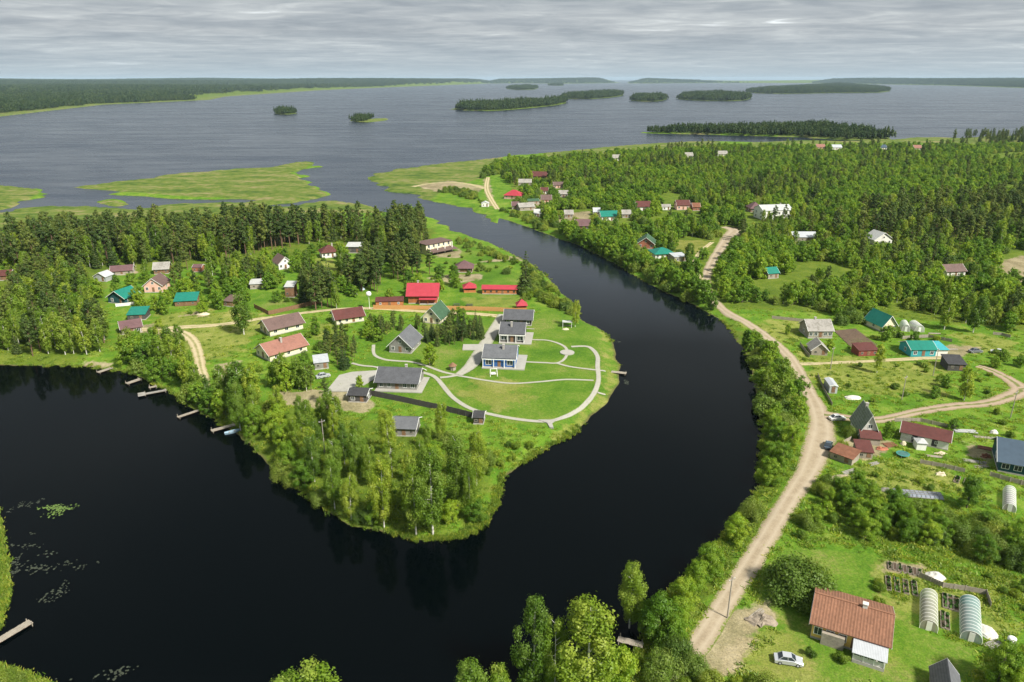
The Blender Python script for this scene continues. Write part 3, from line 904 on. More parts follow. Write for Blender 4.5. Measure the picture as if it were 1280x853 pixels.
def house(name, label, A, B, depth, wh, rh, rt, wall, roof, oh=0.45, win=(2, 1, 1), door='f', chim=None, cat='house', group=None, keep=True, ws=(1.0, 1.2), trim='trim',
          plinth=True, barge=True, gable_win=False, skip=()):
    c, rz, L = place(A, B, depth)
    z = gz(c.x, c.y)
    o = tag(empty(name, (c.x, c.y, z), rz), label, cat, group)
    hx, hy = L / 2, depth / 2
    wall_mesh(rt, hx, hy, wh, rh).build('wall', C[wall], o)
    ro = roof_mesh(rt, hx, hy, wh, rh, oh).build('roof', C[roof], o)
    if plinth:
        MB().box(-hx - 0.08, hx + 0.08, -hy - 0.08, hy + 0.08, -0.5, 0.32).build('foundation', C['found'], o)
    T = C[trim]
    if rt in ('x', 'y') and barge:
        g = MB()
        sw = rt == 'y'
        LL, D = (hy, hx) if sw else (hx, hy)
        k = rh / D
        for s in (-1, 1):
            g = MB()
            for s2 in (-1, 1):
                u0, u1 = s * (LL + oh + 0.005), s * (LL + oh + 0.06)
                if u0 > u1:
                    u0, u1 = u1, u0
                y0, z0_ = s2 * (D + oh), wh - oh * k - 0.06
                y1, z1_ = 0, wh + rh - 0.06
                vs = []
                for u in (u0, u1):
                    for (y, zz_) in ((y0, z0_), (y1, z1_), (y1, z1_ + 0.2), (y0, z0_ + 0.2)):
                        vs.append((y, -u, zz_) if sw else (u, y, zz_))
                g.add(vs, [(0, 1, 2, 3), (7, 6, 5, 4), (0, 4, 5, 1), (1, 5, 6, 2), (2, 6, 7, 3), (3, 7, 4, 0)])
            g.build('bargeboard', T, ro)
    if chim:
        u, v = chim
        zt = wh + rh + 0.75
        mb = MB().box(u * hx - 0.32, u * hx + 0.32, v * hy - 0.32, v * hy + 0.32, wh, zt).box(u * hx - 0.4, u * hx + 0.4, v * hy - 0.4, v * hy + 0.4, zt, zt + 0.12)
        mb.build('chimney', C['found'], ro)
    if cat in ('shed', 'hut', 'barn', 'shelter', 'outbuilding') and ws == (1.0, 1.2):
        ws, T = (0.65, 0.6), C['oldwood']
    rows = [min(1.75, wh * 0.56)] if wh < 4.4 else [1.7, 4.3]
    faces = {'f': (lambda u, o_, z_: (u, -hy - o_, z_), hx), 'r': (lambda u, o_, z_: (hx + o_, u, z_), hy), 'l': (lambda u, o_, z_: (-hx - o_, -u, z_), hy)}
    for key, n_ in zip('frl', win):
        fx, half = faces[key]
        tot = n_ + (1 if door == key else 0)
        slots = [(-half + (i + 0.5) * 2 * half / tot) for i in range(tot)] if tot else []
        for ri, zz_ in enumerate(rows):
            for i, s in enumerate(slots):
                if door == key and i == tot // 2 and ri == 0:
                    mb = MB()
                    bx8(mb, fx, s - 0.5, s + 0.5, 0.0, 0.06, 0.33, min(2.3, wh - 0.2))
                    d = mb.build('door', C['brownwood'], o)
                    mb = MB()
                    bx8(mb, fx, s + 0.34, s + 0.42, 0.06, 0.13, 1.15, 1.35)
                    mb.build('handle', C['zinc'], d)
                elif ws:
                    window(o, fx, s, zz_, min(ws[0], 1.5 * half / max(tot, 1)), min(ws[1], wh * 0.45), T)
    if gable_win:
        if rt == 'y':
            window(o, faces['f'][0], 0, wh + rh * 0.32, 0.9, 0.9, T)
        elif rt == 'x':
            window(o, faces['r'][0], 0, wh + rh * 0.32, 0.9, 0.9, T)
    if keep:
        keep_box(c, rz, hx, hy, wh + rh, max(A[1], B[1]))
    return o, hx, hy, wh, rh


def porch(o, x0, x1, y0, y1, zf, zr, roofm, posts=3, post='trim', drop=0.5, floor=True):
    """lean-to roof on posts in front (y1 is at the wall, y0 outside)"""
    r = MB().slab([(x0 - 0.2, y0 - 0.3, zr - drop), (x1 + 0.2, y0 - 0.3, zr - drop), (x1 + 0.2, y1, zr), (x0 - 0.2, y1, zr)], 0.1).build('porch_roof', C[roofm], o)
    if floor:
        MB().box(x0, x1, y0, y1 - 0.1, -0.4, zf).build('porch_floor', C['found'], o)
    for i in range(posts):
        x = x0 + 0.08 + (x1 - x0 - 0.16) * i / max(1, posts - 1)
        MB().box(x - 0.07, x + 0.07, y0, y0 + 0.14, zf if floor else -0.3, zr - drop - 0.06).build('post', C[post], o)
    return r


# ---- the estate on the peninsula
o, hx, hy, wh, rh = house('cottage', 'charcoal-roofed grey cottage in front, beside the concrete yard and black fence', (472, 487), (521, 489), 9.5, 2.7, 2.5, 'x', 'grey', 'charcoal', oh=0.8, win=(4, 1, 1), chim=(0.3, 0.1))
MB().box(-hx - 0.5, hx + 1.8, -hy - 1.6, hy + 0.4, -0.4, 0.22).build('terrace_slab', conc, o)
o, hx, hy, wh, rh = house('cottage', 'blue-walled cottage with grey roof and white porch posts', (604, 459.5), (644, 461), 11, 3.3, 2.4, 'x', 'blue', 'slate', oh=0.35, win=(2, 1, 1), chim=(0.2, -0.35), ws=(1.7, 1.9))
MB().box(-hx - 0.3, hx + 3.0, -hy - 1.4, hy + 0.3, -0.4, 0.24).build('terrace_slab', conc, o)
MB().box(-hx - 0.3, hx + 0.3, -hy - 0.62, -hy - 0.48, 2.85, 3.05).build('beam', C['trim'], o)
for i in range(4):
    MB().box(-hx + i * 2 * hx / 3 - 0.11, -hx + i * 2 * hx / 3 + 0.11, -hy - 0.64, -hy - 0.46, 0.2, 2.85).build('post', C['trim'], o)
o, hx, hy, wh, rh = house('cottage', 'dark cottage with grey roof and white-framed porch behind the blue one', (625, 428.5), (655, 429.5), 10.5, 3.3, 2.4, 'x', 'dark', 'charcoal', oh=0.35, win=(2, 1, 1), ws=(1.9, 1.9), chim=(-0.1, -0.4))
MB().box(-hx - 0.3, hx + 2.6, -hy - 1.4, hy + 0.3, -0.4, 0.24).build('terrace_slab', conc, o)
MB().box(-hx - 0.3, hx + 0.3, -hy - 0.62, -hy - 0.48, 2.85, 3.05).build('beam', C['trim'], o)
for i in range(4):
    MB().box(-hx + i * 2 * hx / 3 - 0.11, -hx + i * 2 * hx / 3 + 0.11, -hy - 0.64, -hy - 0.46, 0.2, 2.85).build('post', C['trim'], o)
o, hx, hy, wh, rh = house('cottage', 'rearmost of the grey-roofed cottages along the drive, beside the tan fence', (631, 407), (664, 408), 9, 2.6, 2.2, 'x', 'dark', 'charcoal', oh=0.7, win=(3, 1, 1))
house('timber_house', 'grey timber house with steep gable facing the curved path', (487, 441), (514, 443), 10, 2.8, 3.6, 'y', 'grey', 'slate', oh=0.8, win=(2, 2, 2), gable_win=True)
o, hx, hy, wh, rh = house('house', 'green-roofed cream house with gable towards the dark hedge', (529, 404), (550, 406), 9, 2.6, 3.6, 'y', 'cream', 'green', oh=0.8, win=(2, 1, 1), gable_win=True)
o, hx, hy, wh, rh = house('log_house', 'two-storey orange log house under a bright red roof', (511, 379.5), (546, 379.5), 9, 3.9, 3.4, 'x', 'log', 'red', oh=1.0, win=(4, 2, 2), ws=(0.9, 1.1), chim=(-0.4, 0.2), trim='brownwood')
g = MB()
for i in range(9):
    g.tube([(-hx - 0.15, -hy - 0.04, 0.5 + i * 0.4), (hx + 0.15, -hy - 0.04, 0.5 + i * 0.4)], 0.13, 6)
g.build('log_course', C['log'], o)
porch(o, -hx * 0.2, hx, -hy - 1.8, -hy, 0.3, 2.7, 'red', 3, 'log', 0.5)
house('shed', 'long low red-roofed shed against the left end of the tan fence', (470, 383), (504, 382), 3.5, 2.0, 0.7, 'shed', 'log', 'darkred', oh=0.3, win=(2, 0, 0), cat='shed', ws=(0.7, 0.7), plinth=False)
house('shed', 'long narrow barn-red shed with red roof by the tall spruce', (603, 368), (646, 368.5), 4.5, 2.3, 1.1, 'x', 'log', 'red', oh=0.4, win=(5, 1, 1), cat='shed', ws=(0.7, 0.8), trim='brownwood')


def gazebo(label, px, py, w, roofm, cat='gazebo'):
    x, y = at(px, py)
    o = tag(empty('gazebo', (x, y, gz(x, y)), 0.1), label, cat)
    roof_mesh('hip', w / 2, w / 2, 2.3, 1.6, 0.6).build('roof', C[roofm], o)
    for sx in (-1, 1):
        for sy in (-1, 1):
            MB().box(sx * w / 2 - 0.1, sx * w / 2 + 0.1, sy * w / 2 - 0.1, sy * w / 2 + 0.1, -0.3, 2.35).build('post', C['log'], o)
    r = MB()
    for s in (-1, 1):
        r.box(-w / 2 + 0.1, w / 2 - 0.1, s * w / 2 - 0.04, s * w / 2 + 0.04, 0.15, 1.0)
    r.box(w / 2 - 0.04, w / 2 + 0.04, -w / 2 + 0.1, w / 2 - 0.1, 0.15, 1.0)
    r.build('railing', C['log'], o)
    MB().box(-w / 2 - 0.2, w / 2 + 0.2, -w / 2 - 0.2, w / 2 + 0.2, -0.3, 0.12).build('floor_slab', C['tan'], o)
    keep_box(Vector((x, y, 0)), 0, w / 2, w / 2, 4, py)


gazebo('red-roofed log gazebo between the log house and the long red shed', 587, 364, 4.8, 'red')
gazebo('small red-roofed gazebo at the right end of the tan fence', 652, 386.5, 3.4, 'red')
house('house', 'brown-plum roofed house on the lawn above the red gazebo', (570, 341), (590, 341), 7, 2.6, 2.4, 'hip', 'brown' and 'brownwood', 'plum', oh=0.8, win=(2, 1, 1))
o, hx, hy, wh, rh = house('villa', 'beige modern villa with flat dark roof beside the river wood', (533, 319), (564, 313), 9, 5.2, 0, 'flat', 'cream', 'brown', oh=0.5, win=(4, 2, 1), ws=(1.2, 1.6))
for i in range(4):
    MB().box(-hx + 1 + i * (2 * hx - 2) / 3 - 0.2, -hx + 1 + i * (2 * hx - 2) / 3 + 0.2, -hy - 2.2, -hy - 1.8, 0, 5.2).build('column', C['white'], o)
MB().slab([(-hx, -hy - 4.5, 1.7), (hx + 1, -hy - 4.5, 1.7), (hx + 1, -hy, 2.6), (-hx, -hy, 2.6)], 0.15).build('veranda_roof', C['brown'], o)
house('house', 'white gabled house with mossy brown roof in the wood clearing', (349, 338), (366, 335.5), 9, 3.0, 3.0, 'y', 'white', 'brown', oh=0.5, win=(2, 1, 1), gable_win=True)
house('house', 'white house with dark red hip roof below the pine belt', (403, 324), (424, 322), 7.5, 3.2, 2.6, 'hip', 'white', 'darkred', oh=0.6, win=(3, 2, 1), chim=(0.4, 0))
o, hx, hy, wh, rh = house('house', 'pale-roofed open shelter on tall posts under the pines', (434, 317), (451, 317), 6, 3.4, 0.9, 'shed', 'dark', 'whiter', oh=0.5, win=(1, 0, 0), cat='shelter')
house('house', 'cream house with dark brown roof beside the sandy lane', (338, 420.5), (379, 411), 8.5, 2.7, 2.5, 'x', 'cream', 'brown', oh=0.8, win=(3, 2, 2), door='l', ws=(1.2, 1.1))
house('house', 'cream house with long salmon-red roof near the left bank', (338, 452.5), (384, 439), 8.8, 2.5, 2.6, 'x', 'cream', 'salmon', oh=0.7, win=(3, 2, 2), door='l', chim=(-0.1, -0.3))
house('house', 'low house with dark red roof above the young pines', (421, 406.5), (455, 401.5), 7.5, 2.4, 2.2, 'x', 'cream', 'darkred', oh=0.7, win=(3, 1, 1))
house('carport', 'dark flat-topped carport at the edge of the concrete yard', (436, 502.5), (458, 503.5), 5, 2.3, 0.9, 'x', 'dark', 'felt', oh=0.4, win=(1, 1, 0), cat='carport')
house('shed', 'small pale grey shed roof by the pine hedge left of the yard', (394, 463), (411, 461), 4.5, 2.3, 0.8, 'shed', 'grey', 'zinc', oh=0.3, win=(1, 1, 0), cat='shed')
house('shed', 'grey-roofed outbuilding half hidden by birches below the black fence', (491, 545), (519, 546), 6.5, 2.4, 1.4, 'x', 'grey', 'slate', oh=0.5, win=(2, 1, 1), cat='outbuilding')
house('shed', 'low black-roofed shed at the right end of the black fence', (592, 531), (604, 531.5), 4, 2.0, 0.8, 'x', 'dark', 'felt', oh=0.3, win=(1, 0, 0), cat='shed')
# ---- west wood edge
o, hx, hy, wh, rh = house('house', 'teal-roofed house with white fence at the edge of the left wood', (136, 379), (157, 381), 8, 2.7, 2.6, 'y', 'deepteal', 'teal', oh=0.6, win=(1, 2, 1))
house('shed', 'teal-roofed shed standing alone on the dry grass', (219, 383.5), (246, 382), 6, 2.2, 1.6, 'shed', 'brownwood', 'teal', oh=0.4, win=(2, 1, 1), cat='shed', plinth=False)
house('shed', 'flat teal-green roof directly above the plum-roofed cabin', (160, 401), (182, 400), 6, 2.2, 1.2, 'shed', 'dark', 'teal', oh=0.3, win=(1, 0, 0), cat='shed')
house('cabin', 'plum-brown roofed cabin at the start of the sandy lane', (153, 419), (178, 415), 6.5, 2.3, 1.9, 'x', 'oldwood', 'plum', oh=0.5, win=(2, 1, 1), cat='cabin')
house('house', 'pinkish-white gabled house with brown roof at the foot of the pines', (181, 366.5), (204, 366), 9, 3.2, 3.0, 'y', 'pink', 'brown', oh=0.5, win=(2, 1, 1), gable_win=True)
house('shed', 'grey-brown slate roof behind the pinkish gabled house', (193, 344), (211, 343), 7, 2.5, 2.4, 'x', 'brownwood', 'oldgrey', oh=0.5, win=(2, 1, 1), cat='outbuilding')
house('shed', 'small blue-grey hut tucked under the left pines', (118, 352), (133, 353), 5, 2.3, 1.7, 'y', 'zinc', 'zinc', oh=0.3, win=(1, 0, 0), cat='hut')
house('shed', 'reddish shed ruin at the foot of the pine belt', (241, 341), (252, 341), 5, 2.2, 1.0, 'x', 'brick', 'plum', oh=0.2, win=(1, 0, 0), cat='shed')
house('shed', 'long brown low roof under the pines above the teal-roofed house', (139, 345), (166, 343), 7, 1.9, 1.8, 'x', 'oldwood', 'plum', oh=0.4, win=(2, 0, 0), cat='outbuilding')
house('shed', 'pale green shelter roof behind the corner fence', (313, 362), (332, 361), 5, 2.2, 0.8, 'shed', 'oldwood', 'whiter', oh=0.3, win=(1, 0, 0), cat='shelter')
house('shed', 'brown shed with pale roof among the spruces behind the fence', (357, 372), (368, 372), 5, 4.6, 1.0, 'shed', 'brownwood', 'whiter', oh=0.3, win=(1, 0, 0), cat='shed')
house('shed', 'dark red roof glimpsed at the left frame edge in the wood', (-4, 352), (14, 351), 6, 2.3, 1.8, 'x', 'brownwood', 'darkred', oh=0.4, win=(1, 0, 0), cat='shed')
house('shed', 'dark brown shed at the left end of the corner fence', (280, 383), (291, 384), 5, 2.2, 1.0, 'shed', 'brownwood', 'brown', oh=0.3, win=(1, 0, 0), cat='shed')
# ---- far village on the east bank
VG = 'houses of the far village'
house('house', 'crimson-roofed house nearest the sandy lane in the far village', (630, 249), (650, 250), 10, 3, 3.2, 'hip', 'pink', 'red', oh=0.6, win=(2, 1, 1), group=VG)
house('house', 'crimson-roofed house farthest back in the far village', (664, 224.5), (683, 225), 12, 3, 3.4, 'x', 'brownwood', 'darkred', oh=0.6, win=(2, 1, 1), group=VG)
house('house', 'salmon-walled brown-roofed house in the middle of the far village', (677, 255), (689, 255), 8, 3, 2.8, 'x', 'pink', 'brown', oh=0.5, win=(2, 1, 1), group=VG)
house('house', 'plum-roofed house beside the sandy yard in the far village', (720, 288), (737, 288), 8, 2.8, 3.0, 'x', 'brownwood', 'plum', oh=0.6, win=(2, 1, 1), group=VG)
house('house', 'white house with dark green roof beside the plum-roofed one', (752, 277), (772, 276.5), 9, 3.2, 2.6, 'x', 'white', 'teal', oh=0.6, win=(3, 1, 1), group=VG)
house('house', 'white gabled house with brown-red roof right of the green-roofed one', (796, 264), (813, 264), 9, 3.2, 3.0, 'x', 'white', 'darkred', oh=0.5, win=(2, 1, 1), group=VG, gable_win=True)
house('house', 'pale pink house with brown-red roof by the village meadow', (846, 263), (862, 263), 9, 3.4, 2.8, 'x', 'pink', 'darkred', oh=0.5, win=(2, 1, 1), group=VG)
house('shed', 'weathered grey barn roof by the far river bank', (650, 264), (668, 263), 8, 2.4, 2.2, 'x', 'oldwood', 'oldgrey', oh=0.4, win=(1, 0, 0), cat='barn', group=VG)
house('shed', 'long dark green-grey shed between the red and salmon village houses', (660, 256), (674, 255.5), 6, 2.2, 1.2, 'x', 'oldwood', 'green', oh=0.3, win=(1, 0, 0), cat='shed', group=VG)
house('shed', 'grey-brown barn above the crimson-roofed village house', (648, 232), (664, 232), 9, 2.4, 2.4, 'x', 'oldwood', 'oldgrey', oh=0.4, win=(1, 0, 0), cat='barn', group=VG)
house('shed', 'small white hut on the shore beside the sandy lane', (602, 259), (611, 259), 5, 2.4, 1.2, 'y', 'white', 'whiter', oh=0.2, win=(1, 0, 0), cat='hut', group=VG)
house('shed', 'tiny grey garage beside the pale pink village house', (828, 263), (838, 263), 6, 2.4, 1.2, 'x', 'white', 'oldgrey', oh=0.3, win=(1, 0, 0), cat='garage', group=VG)
for (x, y, w, dp, wl_, rf, lab, ct) in [
        (699, 247, 11, 8, 'oldwood', 'oldgrey', 'grey-roofed village house right of the salmon-walled one', 'house'), (692, 236, 12, 8, 'pink', 'brown', 'brown-roofed village house behind the salmon-walled one', 'house'),
        (706, 273, 10, 6, 'oldwood', 'oldgrey', 'small grey shed on the sandy village yard', 'shed'), (742, 270, 8, 6, 'lime', 'zinc', 'pale garage left of the green-roofed village house', 'garage'),
        (778, 273, 10, 6, 'oldwood', 'oldgrey', 'grey shed right of the green-roofed village house', 'shed'), (640, 262, 8, 6, 'oldwood', 'plum', 'plum-roofed shed at the sandy lane end by the river', 'shed'),
        (668, 272, 9, 6, 'lime', 'whiter', 'pale shed on the river bank of the far village', 'shed'), (866, 264, 9, 7, 'brick', 'rust', 'rust-roofed shed right of the pale pink village house', 'shed'), (676, 243, 9, 7, 'lime', 'darkred', 'dark-red-roofed house in the thick of the far village', 'house')]:
    house('house' if ct == 'house' else 'shed', lab, (x, y), (x + w, y), dp, 2.6, 2.2, 'x', wl_, rf, oh=0.4, win=(2, 1, 0), cat=ct, group=VG)
o, *_ = house('big_house', 'large white two-storey house standing out of the far trees', (953, 276), (989, 275), 13, 6.2, 2.6, 'x', 'white', 'whiter', oh=0.4, win=(7, 2, 2), ws=(1.1, 1.5), chim=(0.5, 0.1))
house('house', 'brown hip-roofed house just left of the large white one', (938, 266), (953, 266), 10, 3, 3.2, 'hip', 'brownwood', 'plum', oh=0.6, win=(2, 1, 1))
house('house', 'green-roofed brick house on the bank above the willows', (797, 311), (817, 312), 10, 3.2, 3.0, 'y', 'brick', 'green', oh=0.8, win=(2, 1, 1), gable_win=True)
house('house', 'white house with bright teal hip roof near the upper road', (819, 325), (842, 324), 9, 3.0, 2.0, 'hip', 'white', 'teal', oh=0.7, win=(3, 2, 1))
house('shed', 'flat grey-roofed garage beside the bright teal-roofed house', (843, 328), (858, 327), 6, 2.5, 0.6, 'shed', 'oldwood', 'zinc', oh=0.3, win=(1, 1, 0), cat='garage')
house('shed', 'long grey-blue barn roof below the large white house', (992, 303), (1021, 303), 10, 3, 2.0, 'x', 'oldwood', 'zinc', oh=0.4, win=(3, 1, 1), cat='barn')
house('shed', 'teal-roofed shed alone in the thick trees right of the road', (960, 349), (973, 348), 6, 2.6, 2.0, 'x', 'oldwood', 'teal', oh=0.4, win=(1, 1, 0), cat='shed')
house('house', 'pale grey roof peak among trees below the dark pines', (1092, 307), (1115, 306), 9, 3, 3.6, 'y', 'lime', 'whiter', oh=0.5, win=(2, 1, 1), gable_win=True)
house('cabin', 'brown cabin roof at the right in front of the pine wood', (1183, 346), (1206, 345), 7, 2.4, 2.4, 'x', 'lime', 'brown', oh=0.5, win=(2, 1, 1), cat='cabin')
for i, (x, y, w, wl_, rf, lab) in enumerate([(857, 198, 9, 'lime', 'oldgrey', 'white house leftmost on the far wooded horizon of the east bank'), (897, 196, 12, 'lime', 'oldgrey', 'long pale house on the far edge of the green forest'),
                                             (1021, 187, 10, 'pink', 'salmon', 'salmon-roofed house by the lake shore behind the forest'), (1040, 187.5, 12, 'lime', 'zinc', 'grey-roofed long house by the lake shore behind the forest'),
                                             (1100, 187.5, 8, 'white', 'bluegrey', 'small white peaked house by the far lake shore'), (1143, 188, 9, 'cream', 'salmon', 'cream house rightmost of the far lake-shore row'),
                                             (766, 201, 9, 'white', 'oldgrey', 'pale roof at the north tip of the far village')]):
    house('house', lab, (x, y), (x + w, y), 9, 3, 3, 'x', wl_, rf, oh=0.5, win=(2, 0, 0), group='houses along the far lake shore', plinth=False)
# ---- east bank, near the road
o, hx, hy, wh, rh = house('old_house', 'weathered grey farmhouse above the tilled field', (1010, 423), (1040, 423), 8.5, 2.8, 2.8, 'x', 'oldwood', 'oldgrey', oh=0.4, win=(4, 1, 1), chim=(-0.2, 0))
house('barn', 'small leaning grey barn in front of the weathered farmhouse', (1014, 443.5), (1034, 444.5), 5.5, 2.0, 2.2, 'y', 'oldwood', 'oldgrey', oh=0.5, win=(1, 0, 0), cat='barn', plinth=False)
house('shed', 'low red shed at the corner of the tilled field', (1073, 445.5), (1097, 444.5), 4.5, 2.0, 0.9, 'shed', 'barnred', 'darkred', oh=0.25, win=(2, 1, 0), cat='shed', plinth=False)
house('house', 'house with bright green gable roof beside the small greenhouses', (1102, 415.5), (1119, 414), 9, 2.6, 3.4, 'y', 'cream', 'teal', oh=0.6, win=(3, 1, 1), gable_win=False)
o, hx, hy, wh, rh = house('workshop', 'turquoise-fronted building with green roof and blue end', (1138, 446), (1169, 446), 7.5, 2.5, 1.7, 'x', 'turq', 'teal', oh=0.35, win=(2, 0, 1), cat='building', plinth=False)
MB().box(hx + 0.02, hx + 4.2, -hy + 0.6, hy - 0.8, -0.3, 2.2).build('annex', C['lime'], o)
MB().slab([(hx + 0.02, -hy + 0.2, 2.3), (hx + 4.5, -hy + 0.2, 2.3), (hx + 4.5, hy - 0.4, 3.0), (hx + 0.02, hy - 0.4, 3.0)], 0.1).build('annex_roof', C['turq'], o)
house('shed', 'black timber shed at the bend of the rutted track', (1184, 463.5), (1206, 464.5), 5.5, 2.2, 1.0, 'shed', 'dark', 'felt', oh=0.3, win=(1, 0, 0), cat='shed', plinth=False)
o, hx, hy, wh, rh = house('container', 'pale blue-grey metal cabin standing alone in the meadow', (1036, 492), (1046, 492.5), 5.6, 2.3, 0.35, 'y', 'zinc', 'zinc', oh=0.12, win=(0, 1, 0), cat='cabin', plinth=False, ws=(0.6, 0.5))
o, hx, hy, wh, rh = house('gabled_house', 'steep-gabled house with mossy slate roof beside the dirt road', (1073, 551), (1096, 553), 8.5, 2.6, 4.6, 'y', 'lime', 'mossy', oh=0.5, win=(2, 1, 1), chim=(0.0, 0.3), gable_win=True)
MB().slab([(-hx - 0.4, -hy - 2.6, 1.9), (hx + 0.4, -hy - 2.6, 1.9), (hx + 0.4, -hy - 0.02, 3.1), (-hx - 0.4, -hy - 0.02, 3.1)], 0.12).build('porch_roof', C['darkred'], o)
MB().box(-hx, hx, -hy - 2.3, -hy - 0.03, -0.3, 1.8).build('porch_wall', C['oldwood'], o)
o, hx, hy, wh, rh = house('barn', 'long whitewashed barn with brown-red roof', (1125, 551), (1184, 564), 5.5, 2.5, 1.6, 'x', 'lime', 'darkred', oh=0.45, win=(2, 1, 1), door=None, cat='barn', ws=(0.6, 0.6))
for u in (-0.42, 0.42):
    MB().box(u * hx - 0.6, u * hx + 0.6, -hy - 0.05, -hy + 0.1, 0.0, 2.1).build('door', C['felt'], o)
house('shed', 'low rust-roofed shed slanting down beside the dirt road', (1037, 573), (1064, 583), 4, 1.7, 0.7, 'shed', 'oldwood', 'rust', oh=0.25, win=(1, 0, 0), cat='shed', plinth=False)
house('shed', 'small crimson-roofed shed in front of the steep-gabled house', (1071, 573), (1090, 574.5), 4, 1.7, 1.0, 'shed', 'oldwood', 'darkred', oh=0.25, win=(1, 0, 0), cat='shed', plinth=False)
house('booth', 'small white booth with pale blue roof in front of the long barn', (1145, 563), (1157, 564), 2.6, 1.9, 0.5, 'hip', 'white', 'whiter', oh=0.2, win=(0, 0, 0), door=None, cat='booth', plinth=False)
o, hx, hy, wh, rh = house('house', 'dark teal house with blue-grey roof cut by the right frame edge', (1247, 590), (1310, 602), 11, 3.0, 3.2, 'x', 'deepteal', 'bluegrey', oh=0.7, win=(3, 1, 1), ws=(1.4, 1.2), chim=(0.4, 0))
# ---- the brown-roofed house in front: sheets are laid one by one
A, B, dep = (1013, 797), (1106, 826), 9.6
o, hx, hy, wh, rh = house('farmhouse', 'large house with red-brown sheet roof and grey front porch, nearest the camera', A, B, dep, 3.0, 2.1, 'x', 'yellow', 'salmon', oh=0.5, win=(5, 2, 2), ws=(1.1, 1.3), trim='trim')
roof_o = [c for c in o.children if c.name.startswith('roof')][0]
sheet_m = plain('roof_sheet_red_brown', (0.245, 0.122, 0.075), 0.9, 0.22, 1.6, dirt=(0.17, 0.08, 0.052), rib=2.6, obj_var=0.10)
nx_, ny_ = 13, 4
slope = math.hypot(hy + 0.5, rh * (hy + 0.5) / hy)
sw, sl = (2 * hx + 1.0) / nx_, slope / ny_
prof = MB()
nseg = 8
tp = []
for j in (0, 1):
    for i in range(nseg + 1):
        tp.append(((i / nseg) * (sw + 0.04), j * (sl + 0.12), 0.025 * math.cos(i / nseg * 4 * math.pi * 1.0)))
prof.add(tp, [(i, i + 1, nseg + 2 + i, nseg + 1 + i) for i in range(nseg)])
sheet = bpy.data.meshes.new('roof_sheet')
sheet.from_pydata(prof.v, [], prof.f)
sheet.materials.append(sheet_m)
pit = math.atan2(rh, hy)
for side in (0, 1):
    for j in range(ny_):
        for i in range(nx_):
            if side == 0 and i > 9 and j == 0 and False:
                continue
            so = link('roof_sheet', sheet, None, roof_o)
            e = (hy + 0.5) - j * sl * math.cos(pit)
            zz_ = 3.0 - 0.5 * rh / hy + j * sl * math.sin(pit) + 0.19 + 0.012 * ((i + j) % 2) + 0.004 * j
            so.location = ((-hx - 0.5 + i * sw), -e, zz_) if side == 0 else ((hx + 0.5 - i * sw), e, zz_)
            so.rotation_euler = (pit, 0, 0) if side == 0 else (pit, 0, math.pi)
MB().box(-hx - 0.5, hx + 0.5, -0.18, 0.18, 3.0 + rh + 0.14, 3.0 + rh + 0.26).build('ridge_cap', sheet_m, roof_o)
mb = MB().box(1.3, 2.0, -0.4, 0.3, 4.4, 5.85).box(1.22, 2.08, -0.48, 0.38, 5.85, 5.97)
mb.build('chimney', C['lime'], roof_o)
porch_r = porch(o, hx * 0.15, hx - 0.1, -hy - 2.7, -hy, 0.5, 2.75, 'zinc', 4, 'trim', 0.75)
MB().box(hx * 0.15 + 0.1, hx - 0.2, -hy - 2.55, -hy - 2.45, 0.5, 1.25).build('porch_parapet', C['lime'], o)
for i in range(4):
    x = hx * 0.15 + 0.55 + i * (hx * 0.85 - 1.3) / 3
    mb = MB()
    for (a_, b_, c_, d_) in ((-0.45, 0.45, 1.25, 1.35), (-0.45, 0.45, 1.95, 2.05), (-0.45, -0.37, 1.35, 1.95), (0.37, 0.45, 1.35, 1.95)):
        mb.box(x + a_, x + b_, -hy - 2.56, -hy - 2.44, c_, d_)
    wf = mb.build('window', C['trim'], o)
    MB().box(x - 0.37, x + 0.37, -hy - 2.52, -hy - 2.48, 1.35, 1.95).build('pane', GLASS, wf)
MB().box(-hx * 0.72, -hx * 0.1, -hy - 0.9, -hy - 0.07, -0.3, 2.2).build('lean_to', C['oldwood'], o)
house('shed', 'grey gable roof cut by the bottom frame edge', (1166, 884), (1200, 894), 6, 2.0, 2.0, 'y', 'grey', 'slate', oh=0.35, win=(1, 1, 1), cat='shed', plinth=False)


# ------------------------------------------------------------------ fences: posts and panels are parts
def fence(label, px, mat, h=1.9, panel=2.5, gap=0.06, name='fence', post_mat=None, cat='fence'):
    o = tag(empty(name, (*at(*px[0]), gz(*at(*px[0])))), label, cat)
    bx, by, bz = o.location
    for (p, q) in zip(px[:-1], px[1:]):
        a, b = Vector((*at(*p), 0)), Vector((*at(*q), 0))
        n = max(1, round((b - a).length / panel))
        d = (b - a) / n
        rz = math.atan2(d.y, d.x)
        pm = bpy.data.meshes.new('panel')
        g = MB()
        L = d.length
        k = max(3, int(L / 0.35))
        for i in range(k):
            g.box(gap + (L - gap * 2) * i / k, gap + (L - gap * 2) * (i + 0.93) / k, -0.02, 0.02, 0.05, h - 0.05 * ((i * 7) % 3) * 0.4)
        g.box(gap, L - gap, 0.022, 0.07, 0.4, 0.5).box(gap, L - gap, 0.022, 0.07, h - 0.5, h - 0.4)
        pm.from_pydata(g.v, [], g.f)
        pm.materials.append(mat)
        for i in range(n):
            c = a + d * i
            z = gz(c.x, c.y)
            po = link('panel', pm, None, o)
            po.location = (c.x - bx, c.y - by, z - bz)
            po.rotation_euler = (0, 0, rz)
            s = MB().box(-0.06, 0.06, -0.06, 0.06, -0.4, h + 0.08).build('post', post_mat or mat, o)
            s.location = (c.x - bx, c.y - by, z - bz)
    return o


